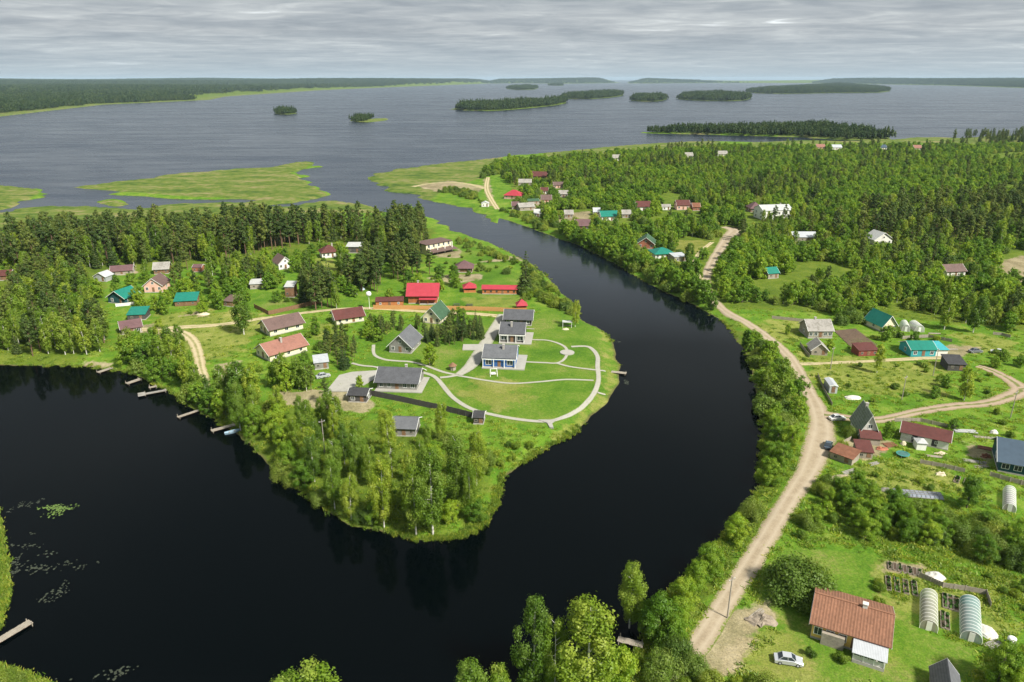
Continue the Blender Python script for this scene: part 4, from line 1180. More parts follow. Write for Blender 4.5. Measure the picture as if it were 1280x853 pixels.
fence('long tan board fence in front of the red-roofed log house', [(467, 386.5), (512, 387), (560, 388), (610, 389.5), (658, 391.5)], C['tan'], 1.75, 2.6)
fence('black board fence running from the concrete yard to the birches', [(461, 494), (505, 503), (555, 514), (600, 526)], C['dark'], 1.8, 2.6)
fence('dark board fence with a corner behind the sandy lane', [(318, 385), (336, 394), (372, 386), (402, 379)], C['brownwood'], 1.7, 2.6)
fence('white low fence in front of the teal-roofed house', [(145, 384), (160, 382.5), (177, 379.5)], C['white'], 1.3, 2.6)
fence('grey paling fence left of the weathered farmhouse', [(965, 399), (985, 401), (1005, 403)], C['oldwood'], 1.2, 2.6)
fence('grey paling fence below the weathered farmhouse', [(1000, 432), (1006, 440), (1012, 447)], C['oldwood'], 1.2, 2.6)
fence('weathered garden fence behind the tunnel greenhouses', [(1148, 722), (1178, 735), (1206, 739), (1232, 744), (1238, 760)], C['oldwood'], 1.1, 2.2)
fence('weathered paling fence along the plot right of the trampoline', [(1150, 580), (1180, 586), (1206, 592)], C['oldwood'], 1.1, 2.2)
fence('weathered paling fence between meadow track and long barn', [(1118, 528), (1150, 528), (1195, 538)], C['oldwood'], 1.1, 2.4)
fence('paling fence behind the turquoise building', [(1128, 424), (1160, 422), (1190, 428)], C['oldwood'], 1.2, 2.4)
fence('paling fence at the left edge of the big meadow', [(1022, 470), (1030, 490), (1040, 508)], C['oldwood'], 1.0, 2.4)
fence('thin paling fence below the dark teal house', [(1237, 596), (1262, 603), (1290, 610)], C['oldwood'], 1.2, 2.2)
fence('low paling fence along the left edge of the garden plots', [(1063, 551), (1052, 557), (1060, 561)], C['oldwood'], 1.1, 2.2)
fence('tiny paling fence in the meadow right of the birches', [(1241, 419), (1252, 420), (1263, 423)], C['oldwood'], 1.1, 2.2)


# ------------------------------------------------------------------ docks
def dock(label, p, q, w=1.3, mat='oldwood', head=None, z=0.45):
    a, b = Vector((*at(*p, z=0.4), 0)), Vector((*at(*q, z=0.4), 0))
    d = b - a
    L = d.length
    o = tag(empty('dock', (a.x, a.y, z), math.atan2(d.y, d.x)), label, 'dock')
    m = MB()
    n = max(3, int(L / 0.22))
    rr = random.Random(int(p[0] * 7 + p[1]))
    for i in range(n):
        s = rr.uniform(-0.07, 0.07)
        m.box(L * i / n, L * (i + 0.88) / n, -w / 2 + s, w / 2 + s, 0, 0.05)
    kind(m.build('deck', C[mat], o), 'stuff')
    MB().box(0, L, -w / 2 + 0.15, -w / 2 + 0.27, -0.16, -0.004).box(0, L, w / 2 - 0.27, w / 2 - 0.15, -0.16, -0.004).build('beam', C['brownwood'], o)
    for i in range(max(2, int(L / 2.5))):
        for s in (-1, 1):
            x = 0.3 + (L - 0.6) * i / max(1, int(L / 2.5) - 1)
            MB().tube([(x, s * (w / 2 + 0.09), -1.6), (x, s * (w / 2 + 0.09), 0.35 + 0.25 * ((i + (s > 0)) % 2))], 0.08, 6).build('pile', C['oldwood'], o)
    if head:
        MB().box(L - 0.4, L + 1.6, -w * head, w * head, 0.055, 0.12).build('platform', C[mat], o)
    return o


dock('long grey dock reaching out from the bottom left corner', (-10, 806), (39, 777), 1.5)
dock('short pale dock below the roadside trees at the bottom', (804, 807), (772, 799), 1.3, 'oldwood')
dock('wooden pier at the tip of the lawn', (757, 464), (783, 467), 1.6, 'oldwood')
dock('small grey dock below the left wood', (140, 460), (122, 466), 1.6, 'oldwood')
dock('short pale dock left of the floating platform', (176, 474), (158, 480), 1.7, 'oldwood')
dock('pale dock ending in a round white floating platform', (208, 488), (180, 493), 1.4, 'oldgrey', head=1.0)
dock('narrow tan dock on the left bank', (252, 512), (222, 522), 1.2, 'oldwood')
dock('grey-tan dock beside the moored boat', (294, 531), (264, 539), 1.5, 'oldwood')
dock('second small grey dock right of the left wood', (196, 483), (186, 485), 1.3, 'oldwood')
dock('low grey landing stage by the reeds above the lawn tip', (722, 406), (742, 414), 1.5, 'oldgrey')


def boat(label, px, py, rz, col, L=4.0):
    x, y = at(px, py, 0)
    o = tag(empty('rowing_boat', (x, y, 0.05), rz), label, 'boat')
    m = MB()
    st = []
    for i in range(9):
        t = i / 8
        w = 0.68 * math.sin(math.pi * (0.14 + 0.86 * t)) ** 0.6 if t < 1 else 0.02
        st.append((t * L - L / 2, w, 0.42 + 0.18 * abs(t - 0.35)))
    v, f = [], []
    for (X, w, h) in st:
        v += [(X, -w, h), (X, -w * 0.75, -0.1), (X, 0, -0.18), (X, w * 0.75, -0.1), (X, w, h), (X, w * 0.9, h - 0.03), (X, 0, -0.02), (X, -w * 0.9, h - 0.03)]
    for i in range(8):
        for j in range(8):
            f.append((i * 8 + j, i * 8 + (j + 1) % 8, (i + 1) * 8 + (j + 1) % 8, (i + 1) * 8 + j))
    f += [tuple(range(8))[::-1], tuple(range(64, 72))]
    m.add(v, f).build('hull', plain('boat_' + col, dict(white=(0.75, 0.76, 0.76), blue=(0.22, 0.32, 0.40), green=(0.10, 0.22, 0.14))[col], 0.5, 0.12), o)
    for X in (-0.8, 0.6):
        MB().box(X - 0.13, X + 0.13, -0.52, 0.52, 0.25, 0.3).build('thwart', C['oldwood'], o)


boat('pale blue rowing boat moored by the grey-tan dock', 291, 541, 0.55, 'blue')


# ------------------------------------------------------------------ cars
def car(label, px, py, rz, paint, L=4.35):
    x, y = at(px, py)
    o = tag(empty('parked_car', (x, y, gz(x, y) + 0.02), rz), label, 'car')
    W2 = 0.84
    low = [(-L / 2, 0.35), (-L / 2 + 0.05, 0.75), (-L / 2 + 0.9, 0.92), (-0.75, 0.93), (0.85, 0.95), (L / 2 - 0.85, 0.86), (L / 2 - 0.1, 0.68), (L / 2, 0.38), (L / 2 - 0.1, 0.22), (-L / 2 + 0.1, 0.22)]
    n = len(low)
    m = MB()
    v = []
    for (yy, ins) in ((-W2, 0.06), (-W2 + 0.08, 0), (W2 - 0.08, 0), (W2, 0.06)):
        v += [(X * (1 - ins * 0.3), yy, Z - (ins if Z > 0.6 else 0)) for X, Z in low]
    f = [(k * n + i, k * n + (i + 1) % n, (k + 1) * n + (i + 1) % n, (k + 1) * n + i) for k in range(3) for i in range(n)]
    f += [tuple(range(n))[::-1], tuple(range(3 * n, 4 * n))]
    m.add(v, f).build('body', paint, o)
    cab = [(-1.55, 0.94), (-0.95, 1.42), (0.35, 1.44), (1.05, 0.94)]
    v = [(X, -0.72 + (0.14 if Z > 1 else 0), Z) for X, Z in cab] + [(X, 0.72 - (0.14 if Z > 1 else 0), Z) for X, Z in cab]
    MB().add(v, [(0, 1, 2, 3)[::-1], (4, 5, 6, 7), (0, 4, 5, 1)[::-1], (2, 6, 7, 3)[::-1]]).build('side_window', GLASS, o)
    MB().box(-0.97, 0.37, -0.59, 0.59, 1.425, 1.475).build('car_roof', paint, o)
    p = MB()
    for s in (-1, 1):
        for (a, b) in ((0, 1), (2, 3)):
            p.tube([(cab[a][0], s * (0.73 if cab[a][1] < 1 else 0.59), cab[a][1]), (cab[b][0], s * (0.73 if cab[b][1] < 1 else 0.59), cab[b][1])], 0.05, 5)
        p.tube([(-0.2, s * 0.73, 0.95), (-0.25, s * 0.59, 1.44)], 0.05, 5)
    p.build('pillar', paint, o)
    for sx in (-1.32, 1.32):
        for s in (-1, 1):
            w = MB().tube([(sx, s * 0.66, 0.3), (sx, s * 0.86, 0.3)], 0.31, 14).build('wheel', C['rubber'], o)
            MB().tube([(sx, s * 0.862, 0.3), (sx, s * 0.875, 0.3)], 0.18, 10).build('rim', C['zinc'], w)
    for s in (-1, 1):
        MB().box(L / 2 - 0.14, L / 2 - 0.03, s * 0.58 - 0.16, s * 0.58 + 0.16, 0.56, 0.69).build('headlight', C['trim'], o)
        MB().box(-L / 2 - 0.01, -L / 2 + 0.06, s * 0.6 - 0.14, s * 0.6 + 0.14, 0.58, 0.74).build('tail_light', C['darkred'], o)


def paint(name, col):
    m, n, l, b = principled(name, 0.28, 0.5, 0.35)
    b.inputs['Base Color'].default_value = (*col, 1)
    b.inputs['Coat Weight'].default_value = 0.5
    return m


car('silver car on the grass left of the brown-roofed farmhouse', 985, 828, -0.22, paint('silver_paint', (0.52, 0.54, 0.57)))
car('white car parked at the junction beside the dirt road', 1046, 525, 0.12, paint('white_paint', (0.72, 0.72, 0.70)))
car('dark blue-grey car at the road edge by the rust-roofed shed', 1035, 559, 1.05, paint('dark_paint', (0.07, 0.10, 0.13)))
car('dark car parked near the black shed on the meadow', 1219, 441, 0.1, paint('grey_paint', (0.22, 0.23, 0.25)))
car('white car parked rightmost near the black shed', 1247, 442, 2.6, paint('white_paint', (0.72, 0.72, 0.70)))
car('silver car in the concrete yard beside the pine hedge', 404, 472, 0.5, paint('silver_paint', (0.52, 0.54, 0.57)))


# ------------------------------------------------------------------ greenhouses
def tunnel(label, A, B, depth, col, h=2.1, front=None, cat='greenhouse', axis=False):
    if axis:           # A and B are the middles of the front and back ends, depth is the width
        a, b = Vector((*at(*A), 0)), Vector((*at(*B), 0))
        L, c, rz = depth, (a + b) / 2, math.atan2((b - a).y, (b - a).x) - math.pi / 2
        depth = (b - a).length
        BLD.append((c.x, c.y, depth / 2))
    else:
        c, rz, L = place(A, B, depth)
    o = tag(empty('greenhouse', (c.x, c.y, gz(c.x, c.y)), rz), label, cat)
    hx, hy = L / 2, depth / 2
    prof = [(-hx * math.cos(t), 0.35 * h + 0.65 * h * math.sin(t)) for t in np.linspace(0, math.pi, 11)]
    prof = [(-hx, 0)] + prof + [(hx, 0)]
    n = len(prof)
    v = [(x, y, z) for y in (-hy, hy) for x, z in prof]
    f = [(i, i + 1, n + i + 1, n + i) for i in range(n - 1)]
    cv = MB().add(v, f).build('cover', poly_cover('film_' + col, dict(pale=(0.46, 0.48, 0.38), white=(0.58, 0.60, 0.56), aqua=(0.34, 0.48, 0.46))[col], 0.5), o, smooth=True)
    k = max(4, int(depth / 0.9))
    for i in range(k + 1):
        y = -hy + depth * i / k
        MB().tube([(x * 1.005, y, z + 0.01) for x, z in prof], 0.035, 4, False).build('rib', C['trim'], o)
    for y in (-hy, hy):
        m = MB().add([(x, y, z) for x, z in prof], [tuple(range(n))])
        m.build('end_panel', C['teal'] if (front == 'teal' and y > 0) else MATS['film_' + col], o)
    MB().box(-0.4, 0.4, -hy - 0.05, -hy - 0.01, 0, 1.8).build('door', C['trim'], o)
    MB().box(-hx + 0.25, hx - 0.25, -hy + 0.3, hy - 0.3, 0.02, 0.18).build('planting_bed', C['soil'], o)
    keep_box(c, rz, hx, hy, h, A[1])


tunnel('pale ribbed tunnel greenhouse right of the brown-roofed farmhouse', (1160, 789), (1160, 749), 2.6, 'pale', axis=True)
tunnel('aqua-white tunnel greenhouse with a teal back end near the corner', (1213, 803), (1211, 757), 3.0, 'aqua', front='teal', axis=True)
tunnel('small white arched greenhouse nearest the green-roofed gable house', (1127, 414), (1137, 415), 6, 'white', 2.6)
tunnel('small white arched greenhouse right of its twin by the green roof', (1143, 415), (1155, 415.5), 6, 'white', 2.6)
tunnel('pale arched greenhouse by the fence below the dark teal house', (1261, 640), (1261, 617), 2.3, 'white', 1.9, axis=True)

# ------------------------------------------------------------------ garden plots and small things
def garden_bed(label, px, py, L, w, rz, crop=(0.06, 0.14, 0.02), group=None, frame='oldwood'):
    x, y = at(px, py)
    o = tag(empty('garden_bed', (x, y, gz(x, y)), rz), label, 'garden bed', group)
    m = MB()
    for s in (-1, 1):
        m.box(-L / 2, L / 2, s * w / 2 - 0.03, s * w / 2 + 0.03, -0.2, 0.28)
        m.box(s * L / 2 - 0.03, s * L / 2 + 0.03, -w / 2 + 0.03, w / 2 - 0.03, -0.2, 0.28)
    m.build('frame', C[frame], o)
    MB().box(-L / 2 + 0.04, L / 2 - 0.04, -w / 2 + 0.04, w / 2 - 0.04, -0.2, 0.2).build('soil', C['soil'], o)
    if crop:
        g = MB()
        rr = random.Random(int(px * 13 + py))
        for i in range(int(L * w * 9)):
            u, v, s = rr.uniform(-L / 2 + 0.2, L / 2 - 0.2), rr.uniform(-w / 2 + 0.15, w / 2 - 0.15), rr.uniform(0.12, 0.3)
            t = rr.uniform(0, 6)
            dx, dy = s * math.cos(t), s * math.sin(t)
            g.add([(u - dx, v - dy, 0.22), (u + dx, v + dy, 0.24), (u + dx * 0.7 - dy * 0.5, v + dy * 0.7 + dx * 0.5, 0.3 + s), (u - dx * 0.7 - dy * .5, v - dy * 0.7 + dx * .5, 0.28 + s)], [(0, 1, 2, 3)])
        kind(g.build('crop', plain('crop_leaves', crop, 0.8, 0.4, 3.0), o), 'stuff')


NTH = ['leftmost', 'second from left', 'third from left', 'fourth from left', 'fifth from left', 'sixth from left', 'rightmost']
for i in range(7):
    garden_bed('narrow dark garden bed, %s in the row behind the crumpled sheet' % NTH[i], 1112 + i * 6.2, 709 + i * 1.4, 2.4, 0.6, 1.15, None if i % 2 else (0.05, 0.12, 0.02), 'narrow garden beds in a row')
for i, (x, y) in enumerate([(1110, 731), (1121, 733), (1132, 735), (1143, 737)]):
    garden_bed('green garden bed behind the farmhouse, %s of four' % (NTH[i] if i < 3 else 'rightmost'), x, y, 4.2, 0.8, 1.15, (0.10, 0.20, 0.03), 'planted garden beds behind the farmhouse')
for i, (x, y) in enumerate([(1181, 752), (1188, 754), (1195, 756)]):
    garden_bed('green garden bed between the two tunnel greenhouses, %s of three' % ('leftmost', 'middle', 'rightmost')[i], x, y, 4.2, 0.7, 1.08, (0.10, 0.19, 0.03), 'planted garden beds between the tunnels')
for i in range(2):
    garden_bed('weedy garden bed at the right wall of the pale tunnel, %s one' % ('left', 'right')[i], 1178 + i * 6, 776 + i * 2, 4.5, 0.6, 1.08, (0.12, 0.14, 0.04), 'weedy garden beds between the tunnels')
for i, (x, y) in enumerate([(1078, 604), (1090, 607), (1196, 601), (1208, 604), (1220, 607)]):
    garden_bed('small planted bed on the plot above the thicket, %s of five' % (NTH[i] if i < 4 else 'rightmost'), x, y, 3.4, 1.0, 0.9, (0.09, 0.18, 0.03), 'small planted beds above the thicket')

# tilled field with furrows
fw = ats([(1042, 414), (1069, 411.5), (1097, 432), (1070, 440)], 1.2)
fo = empty('tilled_field', (*fw[0], gz(*fw[0])))
kind(fo, 'structure', 'dark tilled field with furrows below the weathered farmhouse')
P = [Vector((*p, 0)) for p in fw]
nrow = 16
for i in range(nrow):
    t0, t1 = i / nrow, (i + 0.9) / nrow
    a0_, a1_ = P[0].lerp(P[3], t0), P[0].lerp(P[3], t1)
    b0_, b1_ = P[1].lerp(P[2], t0), P[1].lerp(P[2], t1)
    m = MB()
    z = gz(a0_.x, a0_.y)
    vs_ = [(a0_.x, a0_.y, z - 0.05), (b0_.x, b0_.y, z - 0.05), ((b0_.x + b1_.x) / 2, (b0_.y + b1_.y) / 2, z + 0.36), ((a0_.x + a1_.x) / 2, (a0_.y + a1_.y) / 2, z + 0.36), (b1_.x, b1_.y, z - 0.05), (a1_.x, a1_.y, z - 0.05)]
    ox, oy, oz = fo.location
    m.add([(a - ox, b - oy, c - oz) for a, b, c in vs_], [(0, 1, 2, 3), (3, 2, 4, 5), (0, 3, 5), (1, 4, 2)])
    m.build('furrow', C['soil'], fo)
for s in [(x, y) for x in range(1045, 1096, 8) for y in (416, 424, 432)]:
    KEEP.append(s)


def heap(name, label, px, py, sx, sy, h, mat, cat, seed=0, rz=0.0, rough=0.25):
    """crumpled sheet or heap: a lumpy closed mound"""
    x, y = at(px, py)
    n, k = 14, 7
    v, f = [], []
    for j in range(k):
        r = 1 - j / k
        for i in range(n):
            t = 2 * math.pi * i / n
            w = 1 + rough * mnoise.noise(Vector((math.cos(t) * 1.7 + seed, math.sin(t) * 1.7, j * 0.6)))
            zz_ = h * (1 - r ** 2) * (1 + rough * 1.5 * mnoise.noise(Vector((math.cos(t) * r * 2.2, math.sin(t) * r * 2.2 + seed, 3)))) - (0.15 if j == 0 else 0)
            v.append((sx * r * w * math.cos(t), sy * r * w * math.sin(t), zz_))
    v.append((0, 0, h))
    for j in range(k - 1):
        for i in range(n):
            f.append((j * n + i, j * n + (i + 1) % n, (j + 1) * n + (i + 1) % n, (j + 1) * n + i))
    f += [((k - 1) * n + i, (k - 1) * n + (i + 1) % n, len(v) - 1) for i in range(n)]
    o = MB().add(v, f).build(name, mat)
    o.location = (x, y, gz(x, y))
    o.rotation_euler = (0, 0, rz)
    return tag(o, label, cat)


tarp = plain('pale_tarpaulin', (0.55, 0.53, 0.48), 0.7, 0.2, 2.0)
sandm = plain('pale_sand', (0.52, 0.46, 0.33), 0.95, 0.2, 2.0)
heap('tarpaulin', 'crumpled white sheet beside the narrow garden beds', 1169, 722, 1.9, 1.5, 0.8, tarp, 'tarpaulin', 1)
heap('tarpaulin', 'white sheet and boards right of the aqua tunnel greenhouse', 1234, 791, 1.6, 2.2, 0.5, tarp, 'tarpaulin', 2)
heap('sand_pile', 'flat pile of pale boards and sand in the meadow beside the metal cabin', 1066, 498, 2.8, 1.6, 0.7, tarp, 'pile', 3, 0.2)
heap('sand_pile', 'low sandy mound on the dry grass below the teal shed', 254, 393, 2.6, 1.6, 0.9, sandm, 'pile', 4)
heap('tarpaulin', 'white covered boat lying in the meadow above the dark teal house', 1242, 542, 1.1, 0.9, 1.0, tarp, 'cover', 5)
heap('sand_pile', 'pale rubble at the landing left of the lawn tip', 707, 412, 1.5, 0.9, 0.5, sandm, 'pile', 6)
heap('rubble_heap', 'grey rubble heap inside the square clearing by the dirt road', 951, 776, 2.2, 1.7, 0.6, plain('rubble', (0.24, 0.20, 0.155), 0.95, 0.5, 3.0, bump=0.8), 'rubble', 7, 0.0, 1.0)
heap('rubble_heap', 'dark stone heap left of the panel rows', 1107, 614, 1.6, 0.9, 0.6, plain('stones', (0.22, 0.20, 0.18), 0.95, 0.35, 3.0), 'rubble', 8)
heap('tarpaulin', 'white tent by the lamp left of the log house', 443, 368, 1.4, 1.2, 1.6, tarp, 'tent', 9)
heap('tarpaulin', 'pale blue tent beside the white one near the spruces', 452, 362, 1.5, 1.2, 1.5, plain('pale_blue_cloth', (0.50, 0.60, 0.66), 0.6, 0.1), 'tent', 10)
heap('hay_pile', 'light brush pile on the plot below the rust-roofed shed', 1052, 598, 3.0, 1.4, 0.5, plain('brushwood', (0.36, 0.30, 0.20), 0.95, 0.35, 4.0), 'brush pile', 11, 0.1)
heap('tarpaulin', 'pale wrapped bale beside the steep-gabled house', 1129, 556, 0.9, 0.8, 0.9, sandm, 'bale', 12)


def plank_pile(label, px, py, L, n, rz, mat, layers=2, seed=0):
    x, y = at(px, py)
    o = tag(empty('timber_stack', (x, y, gz(x, y)), rz), label, 'timber stack')
    rr = random.Random(seed)
    for k in range(layers):
        for i in range(n):
            s = rr.uniform(-0.3, 0.3)
            p = MB().box(-L / 2 + s, L / 2 + s, -0.11, 0.11, 0, 0.06).build('plank', C[mat], o)
            p.location = (0, (i - n / 2) * 0.28 + rr.uniform(-0.05, 0.05), 0.06 + k * 0.075)
            p.rotation_euler = (0, 0, rr.uniform(-0.06, 0.06))


plank_pile('pale timber stack lying in the meadow right of the long barn', 1206, 540, 5.0, 6, -0.12, 'whiter', 3, 1)
plank_pile('orange-brown boards stacked beside the dark teal house', 1234, 562, 4.0, 7, -0.5, 'rust', 2, 2)
plank_pile('long pale boards on the grass above the dark teal house', 1233, 548, 5.5, 4, -0.18, 'oldwood', 2, 3)
plank_pile('grey boards left of the dark teal house', 1218, 578, 4.5, 5, -0.3, 'oldgrey', 2, 4)
plank_pile('weathered boards lying in front of the dark teal house', 1226, 584, 3.2, 5, 0.2, 'oldwood', 1, 5)
plank_pile('reddish boards between steep-gabled house and long barn', 1112, 557, 3.0, 8, 0.2, 'rust', 2, 6)
plank_pile('grey boards on the brushy plot below the rust-roofed shed', 1062, 590, 4.0, 5, 0.5, 'oldgrey', 1, 7)
plank_pile('weathered boards round the rubble by the dirt road', 945, 768, 3.4, 4, 0.7, 'oldwood', 1, 8)
plank_pile('pale boards in front of the long whitewashed barn', 1167, 571, 3.4, 4, -0.2, 'oldwood', 1, 9)

heap('rubble_heap', 'pale debris heap at the corner of the steep-gabled house', 1056, 556, 1.0, 0.7, 0.6, sandm, 'rubble', 31, 0.0, 0.9)
heap('rubble_heap', 'brick-coloured debris between steep-gabled house and crimson shed', 1101, 562, 1.5, 0.8, 0.5, C['brick'], 'rubble', 32, 0.0, 0.9)
heap('rubble_heap', 'pale debris heap in front of the right end of the long barn', 1176, 568, 1.4, 0.7, 0.5, sandm, 'rubble', 33, 0.0, 0.9)
heap('rubble_heap', 'orange debris heap left of the dark teal house', 1232, 572, 1.4, 0.9, 0.7, C['rust'], 'rubble', 34, 0.0, 0.9)
heap('rubble_heap', 'pale stone heap on the plot above the shaggy tree', 1176, 594, 1.2, 0.8, 0.6, sandm, 'rubble', 35, 0.0, 0.9)
plank_pile('scattered pale boards below the crimson-roofed shed', 1092, 580, 2.6, 4, 0.4, 'oldgrey', 1, 31)
plank_pile('pale boards by the turquoise building yard', 1190, 437, 3.4, 5, 0.1, 'oldwood', 2, 32)
plank_pile('boards lying beside the small greenhouses', 1168, 417, 4.2, 4, -0.1, 'oldwood', 2, 33)
plank_pile('pale boards near the white tank in the right bottom corner', 1240, 806, 2.6, 5, 0.4, 'oldgrey', 2, 34)

# rows of grey frames on the plot: posts, rails and panes
x, y = at(1146, 621)
o = tag(empty('cold_frame', (x, y, gz(x, y)), -0.17), 'row of grey glazed frames along the garden plot above the hedge', 'cold frame')
pane_m = plain('cloudy_pane', (0.20, 0.22, 0.26), 0.25, 0.3, 1.5, spec=0.5)
for r_ in range(3):
    for i in range(11):
        X = -4.9 + i * 0.9
        Y = -0.9 + r_ * 0.75
        p = MB().slab([(X + 0.05, Y - 0.3, 0.35), (X + 0.82, Y - 0.3, 0.35), (X + 0.82, Y + 0.32, 0.75), (X + 0.05, Y + 0.32, 0.75)], 0.03).build('pane', pane_m, o)
    m = MB()
    for i in range(12):
        X = -4.94 + i * 0.9
        m.box(X - 0.05, X + 0.05, Y - 0.34, Y - 0.26, -0.2, 0.42).box(X - 0.05, X + 0.05, Y + 0.28, Y + 0.36, -0.2, 0.84)
    m.box(-5.0, 5.0, Y - 0.42, Y - 0.35, 0.25, 0.4).box(-5.0, 5.0, Y + 0.37, Y + 0.43, 0.62, 0.82)
    m.build('frame', C['oldgrey'], o)

# trampoline
x, y = at(1128, 571)
o = tag(empty('trampoline', (x, y, gz(x, y))), 'round teal trampoline on the grass below the long barn', 'trampoline')
ringp = [(1.5 * math.cos(t), 1.5 * math.sin(t)) for t in np.linspace(0, 2 * math.pi, 28, endpoint=False)]
MB().prism([(0.80 * a, 0.80 * b) for a, b in ringp], 0.68, 0.70).build('mat', plain('trampoline_mat', (0.06, 0.15, 0.14), 0.7), o)
m = MB()
nn = len(ringp)
for i in range(nn):
    a, b = ringp[i], ringp[(i + 1) % nn]
    m.slab([(a[0], a[1], 0.73), (b[0], b[1], 0.73), (b[0] * 0.82, b[1] * 0.82, 0.73), (a[0] * 0.82, a[1] * 0.82, 0.73)], 0.05)
m.build('pad', plain('trampoline_pad', (0.04, 0.22, 0.19), 0.6), o)
for i in range(6):
    a = ringp[i * nn // 6]
    MB().tube([(a[0] * 0.97, a[1] * 0.97, -0.1), (a[0] * 0.97, a[1] * 0.97, 0.68)], 0.04, 6).build('leg', C['zinc'], o)

# A-frame swing on the lawn
x, y = at(617, 470)
o = tag(empty('swing', (x, y, gz(x, y)), 0.15), 'white A-frame swing on the lawn below the blue cottage', 'swing')
for s in (-1, 1):
    MB().tube([(s * 1.1, -0.9, -0.1), (s * 1.0, 0, 2.2), (s * 1.1, 0.9, -0.1)], 0.07, 6).build('side_frame', C['trim'], o)
MB().tube([(-1.1, 0, 2.2), (1.1, 0, 2.2)], 0.07, 6).build('top_bar', C['trim'], o)
MB().box(-0.75, 0.75, -0.25, 0.25, 0.5, 0.56).box(-0.75, 0.75, 0.25, 0.31, 0.56, 1.05).build('seat', C['trim'], o)
for s in (-1, 1):
    MB().tube([(s * 0.72, 0, 2.2), (s * 0.72, 0, 0.55)], 0.025, 5).build('chain', C['zinc'], o)

# wooden playhouse / well on the lawn
x, y = at(566, 463)
o = tag(empty('well_house', (x, y, gz(x, y)), 0.2), 'small round wooden well house on the lawn near the path crossing', 'well')
MB().tube([(0, 0, -0.2), (0, 0, 1.4)], 0.95, 14).build('drum', C['oldwood'], o)
MB().tube([(0, 0, 1.42), (0, 0, 2.5)], [1.35, 0.06], 14).build('roof', C['brownwood'], o)
for t in (0.5, 2.6, 4.7):
    MB().tube([(1.2 * math.cos(t), 1.2 * math.sin(t), -0.1), (1.1 * math.cos(t), 1.1 * math.sin(t), 1.55)], 0.06, 6).build('post', C['oldwood'], o)

# bench shelter by the water, picnic tables, barrels, tanks
x, y = at(709, 409)
o = tag(empty('shelter', (x, y, gz(x, y)), -0.1), 'pale roofed bench shelter at the river edge of the lawn', 'shelter')
MB().slab([(-1.8, -0.9, 2.1), (1.8, -0.9, 2.1), (1.8, 0.9, 2.35), (-1.8, 0.9, 2.35)], 0.1).build('roof', C['whiter'], o)
for sx in (-1.6, 1.6):
    for sy in (-0.7, 0.7):
        MB().box(sx - 0.06, sx + 0.06, sy - 0.06, sy + 0.06, -0.2, 2.05).build('post', C['trim'], o)
MB().box(-1.4, 1.4, 0.2, 0.6, 0.42, 0.48).build('seat', C['oldwood'], o)
for i, (px, py, lab) in enumerate([(571, 382.5, 'dark picnic table left of its twin inside the tan fence'), (587, 383, 'dark picnic table right of its twin inside the tan fence')]):
    x, y = at(px, py)
    o = tag(empty('picnic_table', (x, y, gz(x, y)), 0.1), lab, 'picnic table')
    MB().box(-1.3, 1.3, -0.45, 0.45, 0.72, 0.78).build('tabletop', C['dark'], o)
    for s in (-1, 1):
        MB().box(-1.3, 1.3, s * 0.85 - 0.16, s * 0.85 + 0.16, 0.42, 0.47).build('bench_seat', C['dark'], o)
        MB().box(s * 0.95 - 0.06, s * 0.95 + 0.06, -0.9, 0.9, 0.3, 0.41).box(s * 0.95 - 0.06, s * 0.95 + 0.06, -0.3, 0.3, 0.4, 0.715).box(s * 0.95 - 0.05, s * 0.95 + 0.05, -0.75, -0.6, -0.1, 0.3).box(s * 0.95 - 0.05, s * 0.95 + 0.05, 0.6, 0.75, -0.1, 0.3).build('leg', C['dark'], o)
x, y = at(1262, 810)
o = tag(empty('water_tank', (x, y, gz(x, y))), 'white water tank on a dark stand near the right bottom corner', 'tank')
MB().tube([(0, 0, 0.9), (0, 0, 1.0), (0, 0, 1.9), (0, 0, 2.05)], [0.5, 0.62, 0.62, 0.35], 14).build('drum', C['trim'], o, True)
for a, b in ((-1, -1), (-1, 1), (1, -1), (1, 1)):
    MB().box(a * 0.5 - 0.06, a * 0.5 + 0.06, b * 0.5 - 0.06, b * 0.5 + 0.06, -0.1, 0.82).build('leg', C['dark'], o)
MB().box(-0.7, 0.7, -0.7, 0.7, 0.82, 0.9).build('platform', C['dark'], o)
plank_pile('short stack of tan logs below the white water tank', 1262, 826, 2.2, 5, 0.9, 'tan', 3, 21)


# ------------------------------------------------------------------ poles and lamps
pole_m = plain('grey_pole', (0.30, 0.27, 0.23), 0.9, 0.25, 3.0)


def pole(label, px, py, h=8.0, arm=True):
    x, y = at(px, py)
    o = tag(empty('utility_pole', (x, y, gz(x, y)), 0.6), label, 'utility pole')
    MB().tube([(0, 0, -0.5), (0, 0, h)], [0.14, 0.09], 8).build('mast', pole_m, o)
    if arm:
        MB().box(-0.75, 0.75, -0.05, 0.05, h - 0.7, h - 0.58).build('crossarm', pole_m, o)
        for s in (-0.65, 0.65):
            MB().tube([(s, 0, h - 0.58), (s, 0, h - 0.4)], 0.05, 6).build('insulator', C['trim'], o)


for a in [('utility pole on the verge of the dirt road, nearest the camera', 909, 773, 8.5), ('pale utility pole beside the black shed', 1166, 470, 9), ('pale utility pole at the upper bend of the rutted track', 1263, 522, 8),
          ('utility pole where the sandy track leaves the dirt road', 1038, 461, 7.5), ('utility pole behind the narrow garden beds', 1127, 500, 7.5),
          ('grey pole rising from the bushes on the peninsula', 406, 566, 9), ('utility pole beside the upper road by the teal roof', 866, 345, 8)]:
    pole(*a)


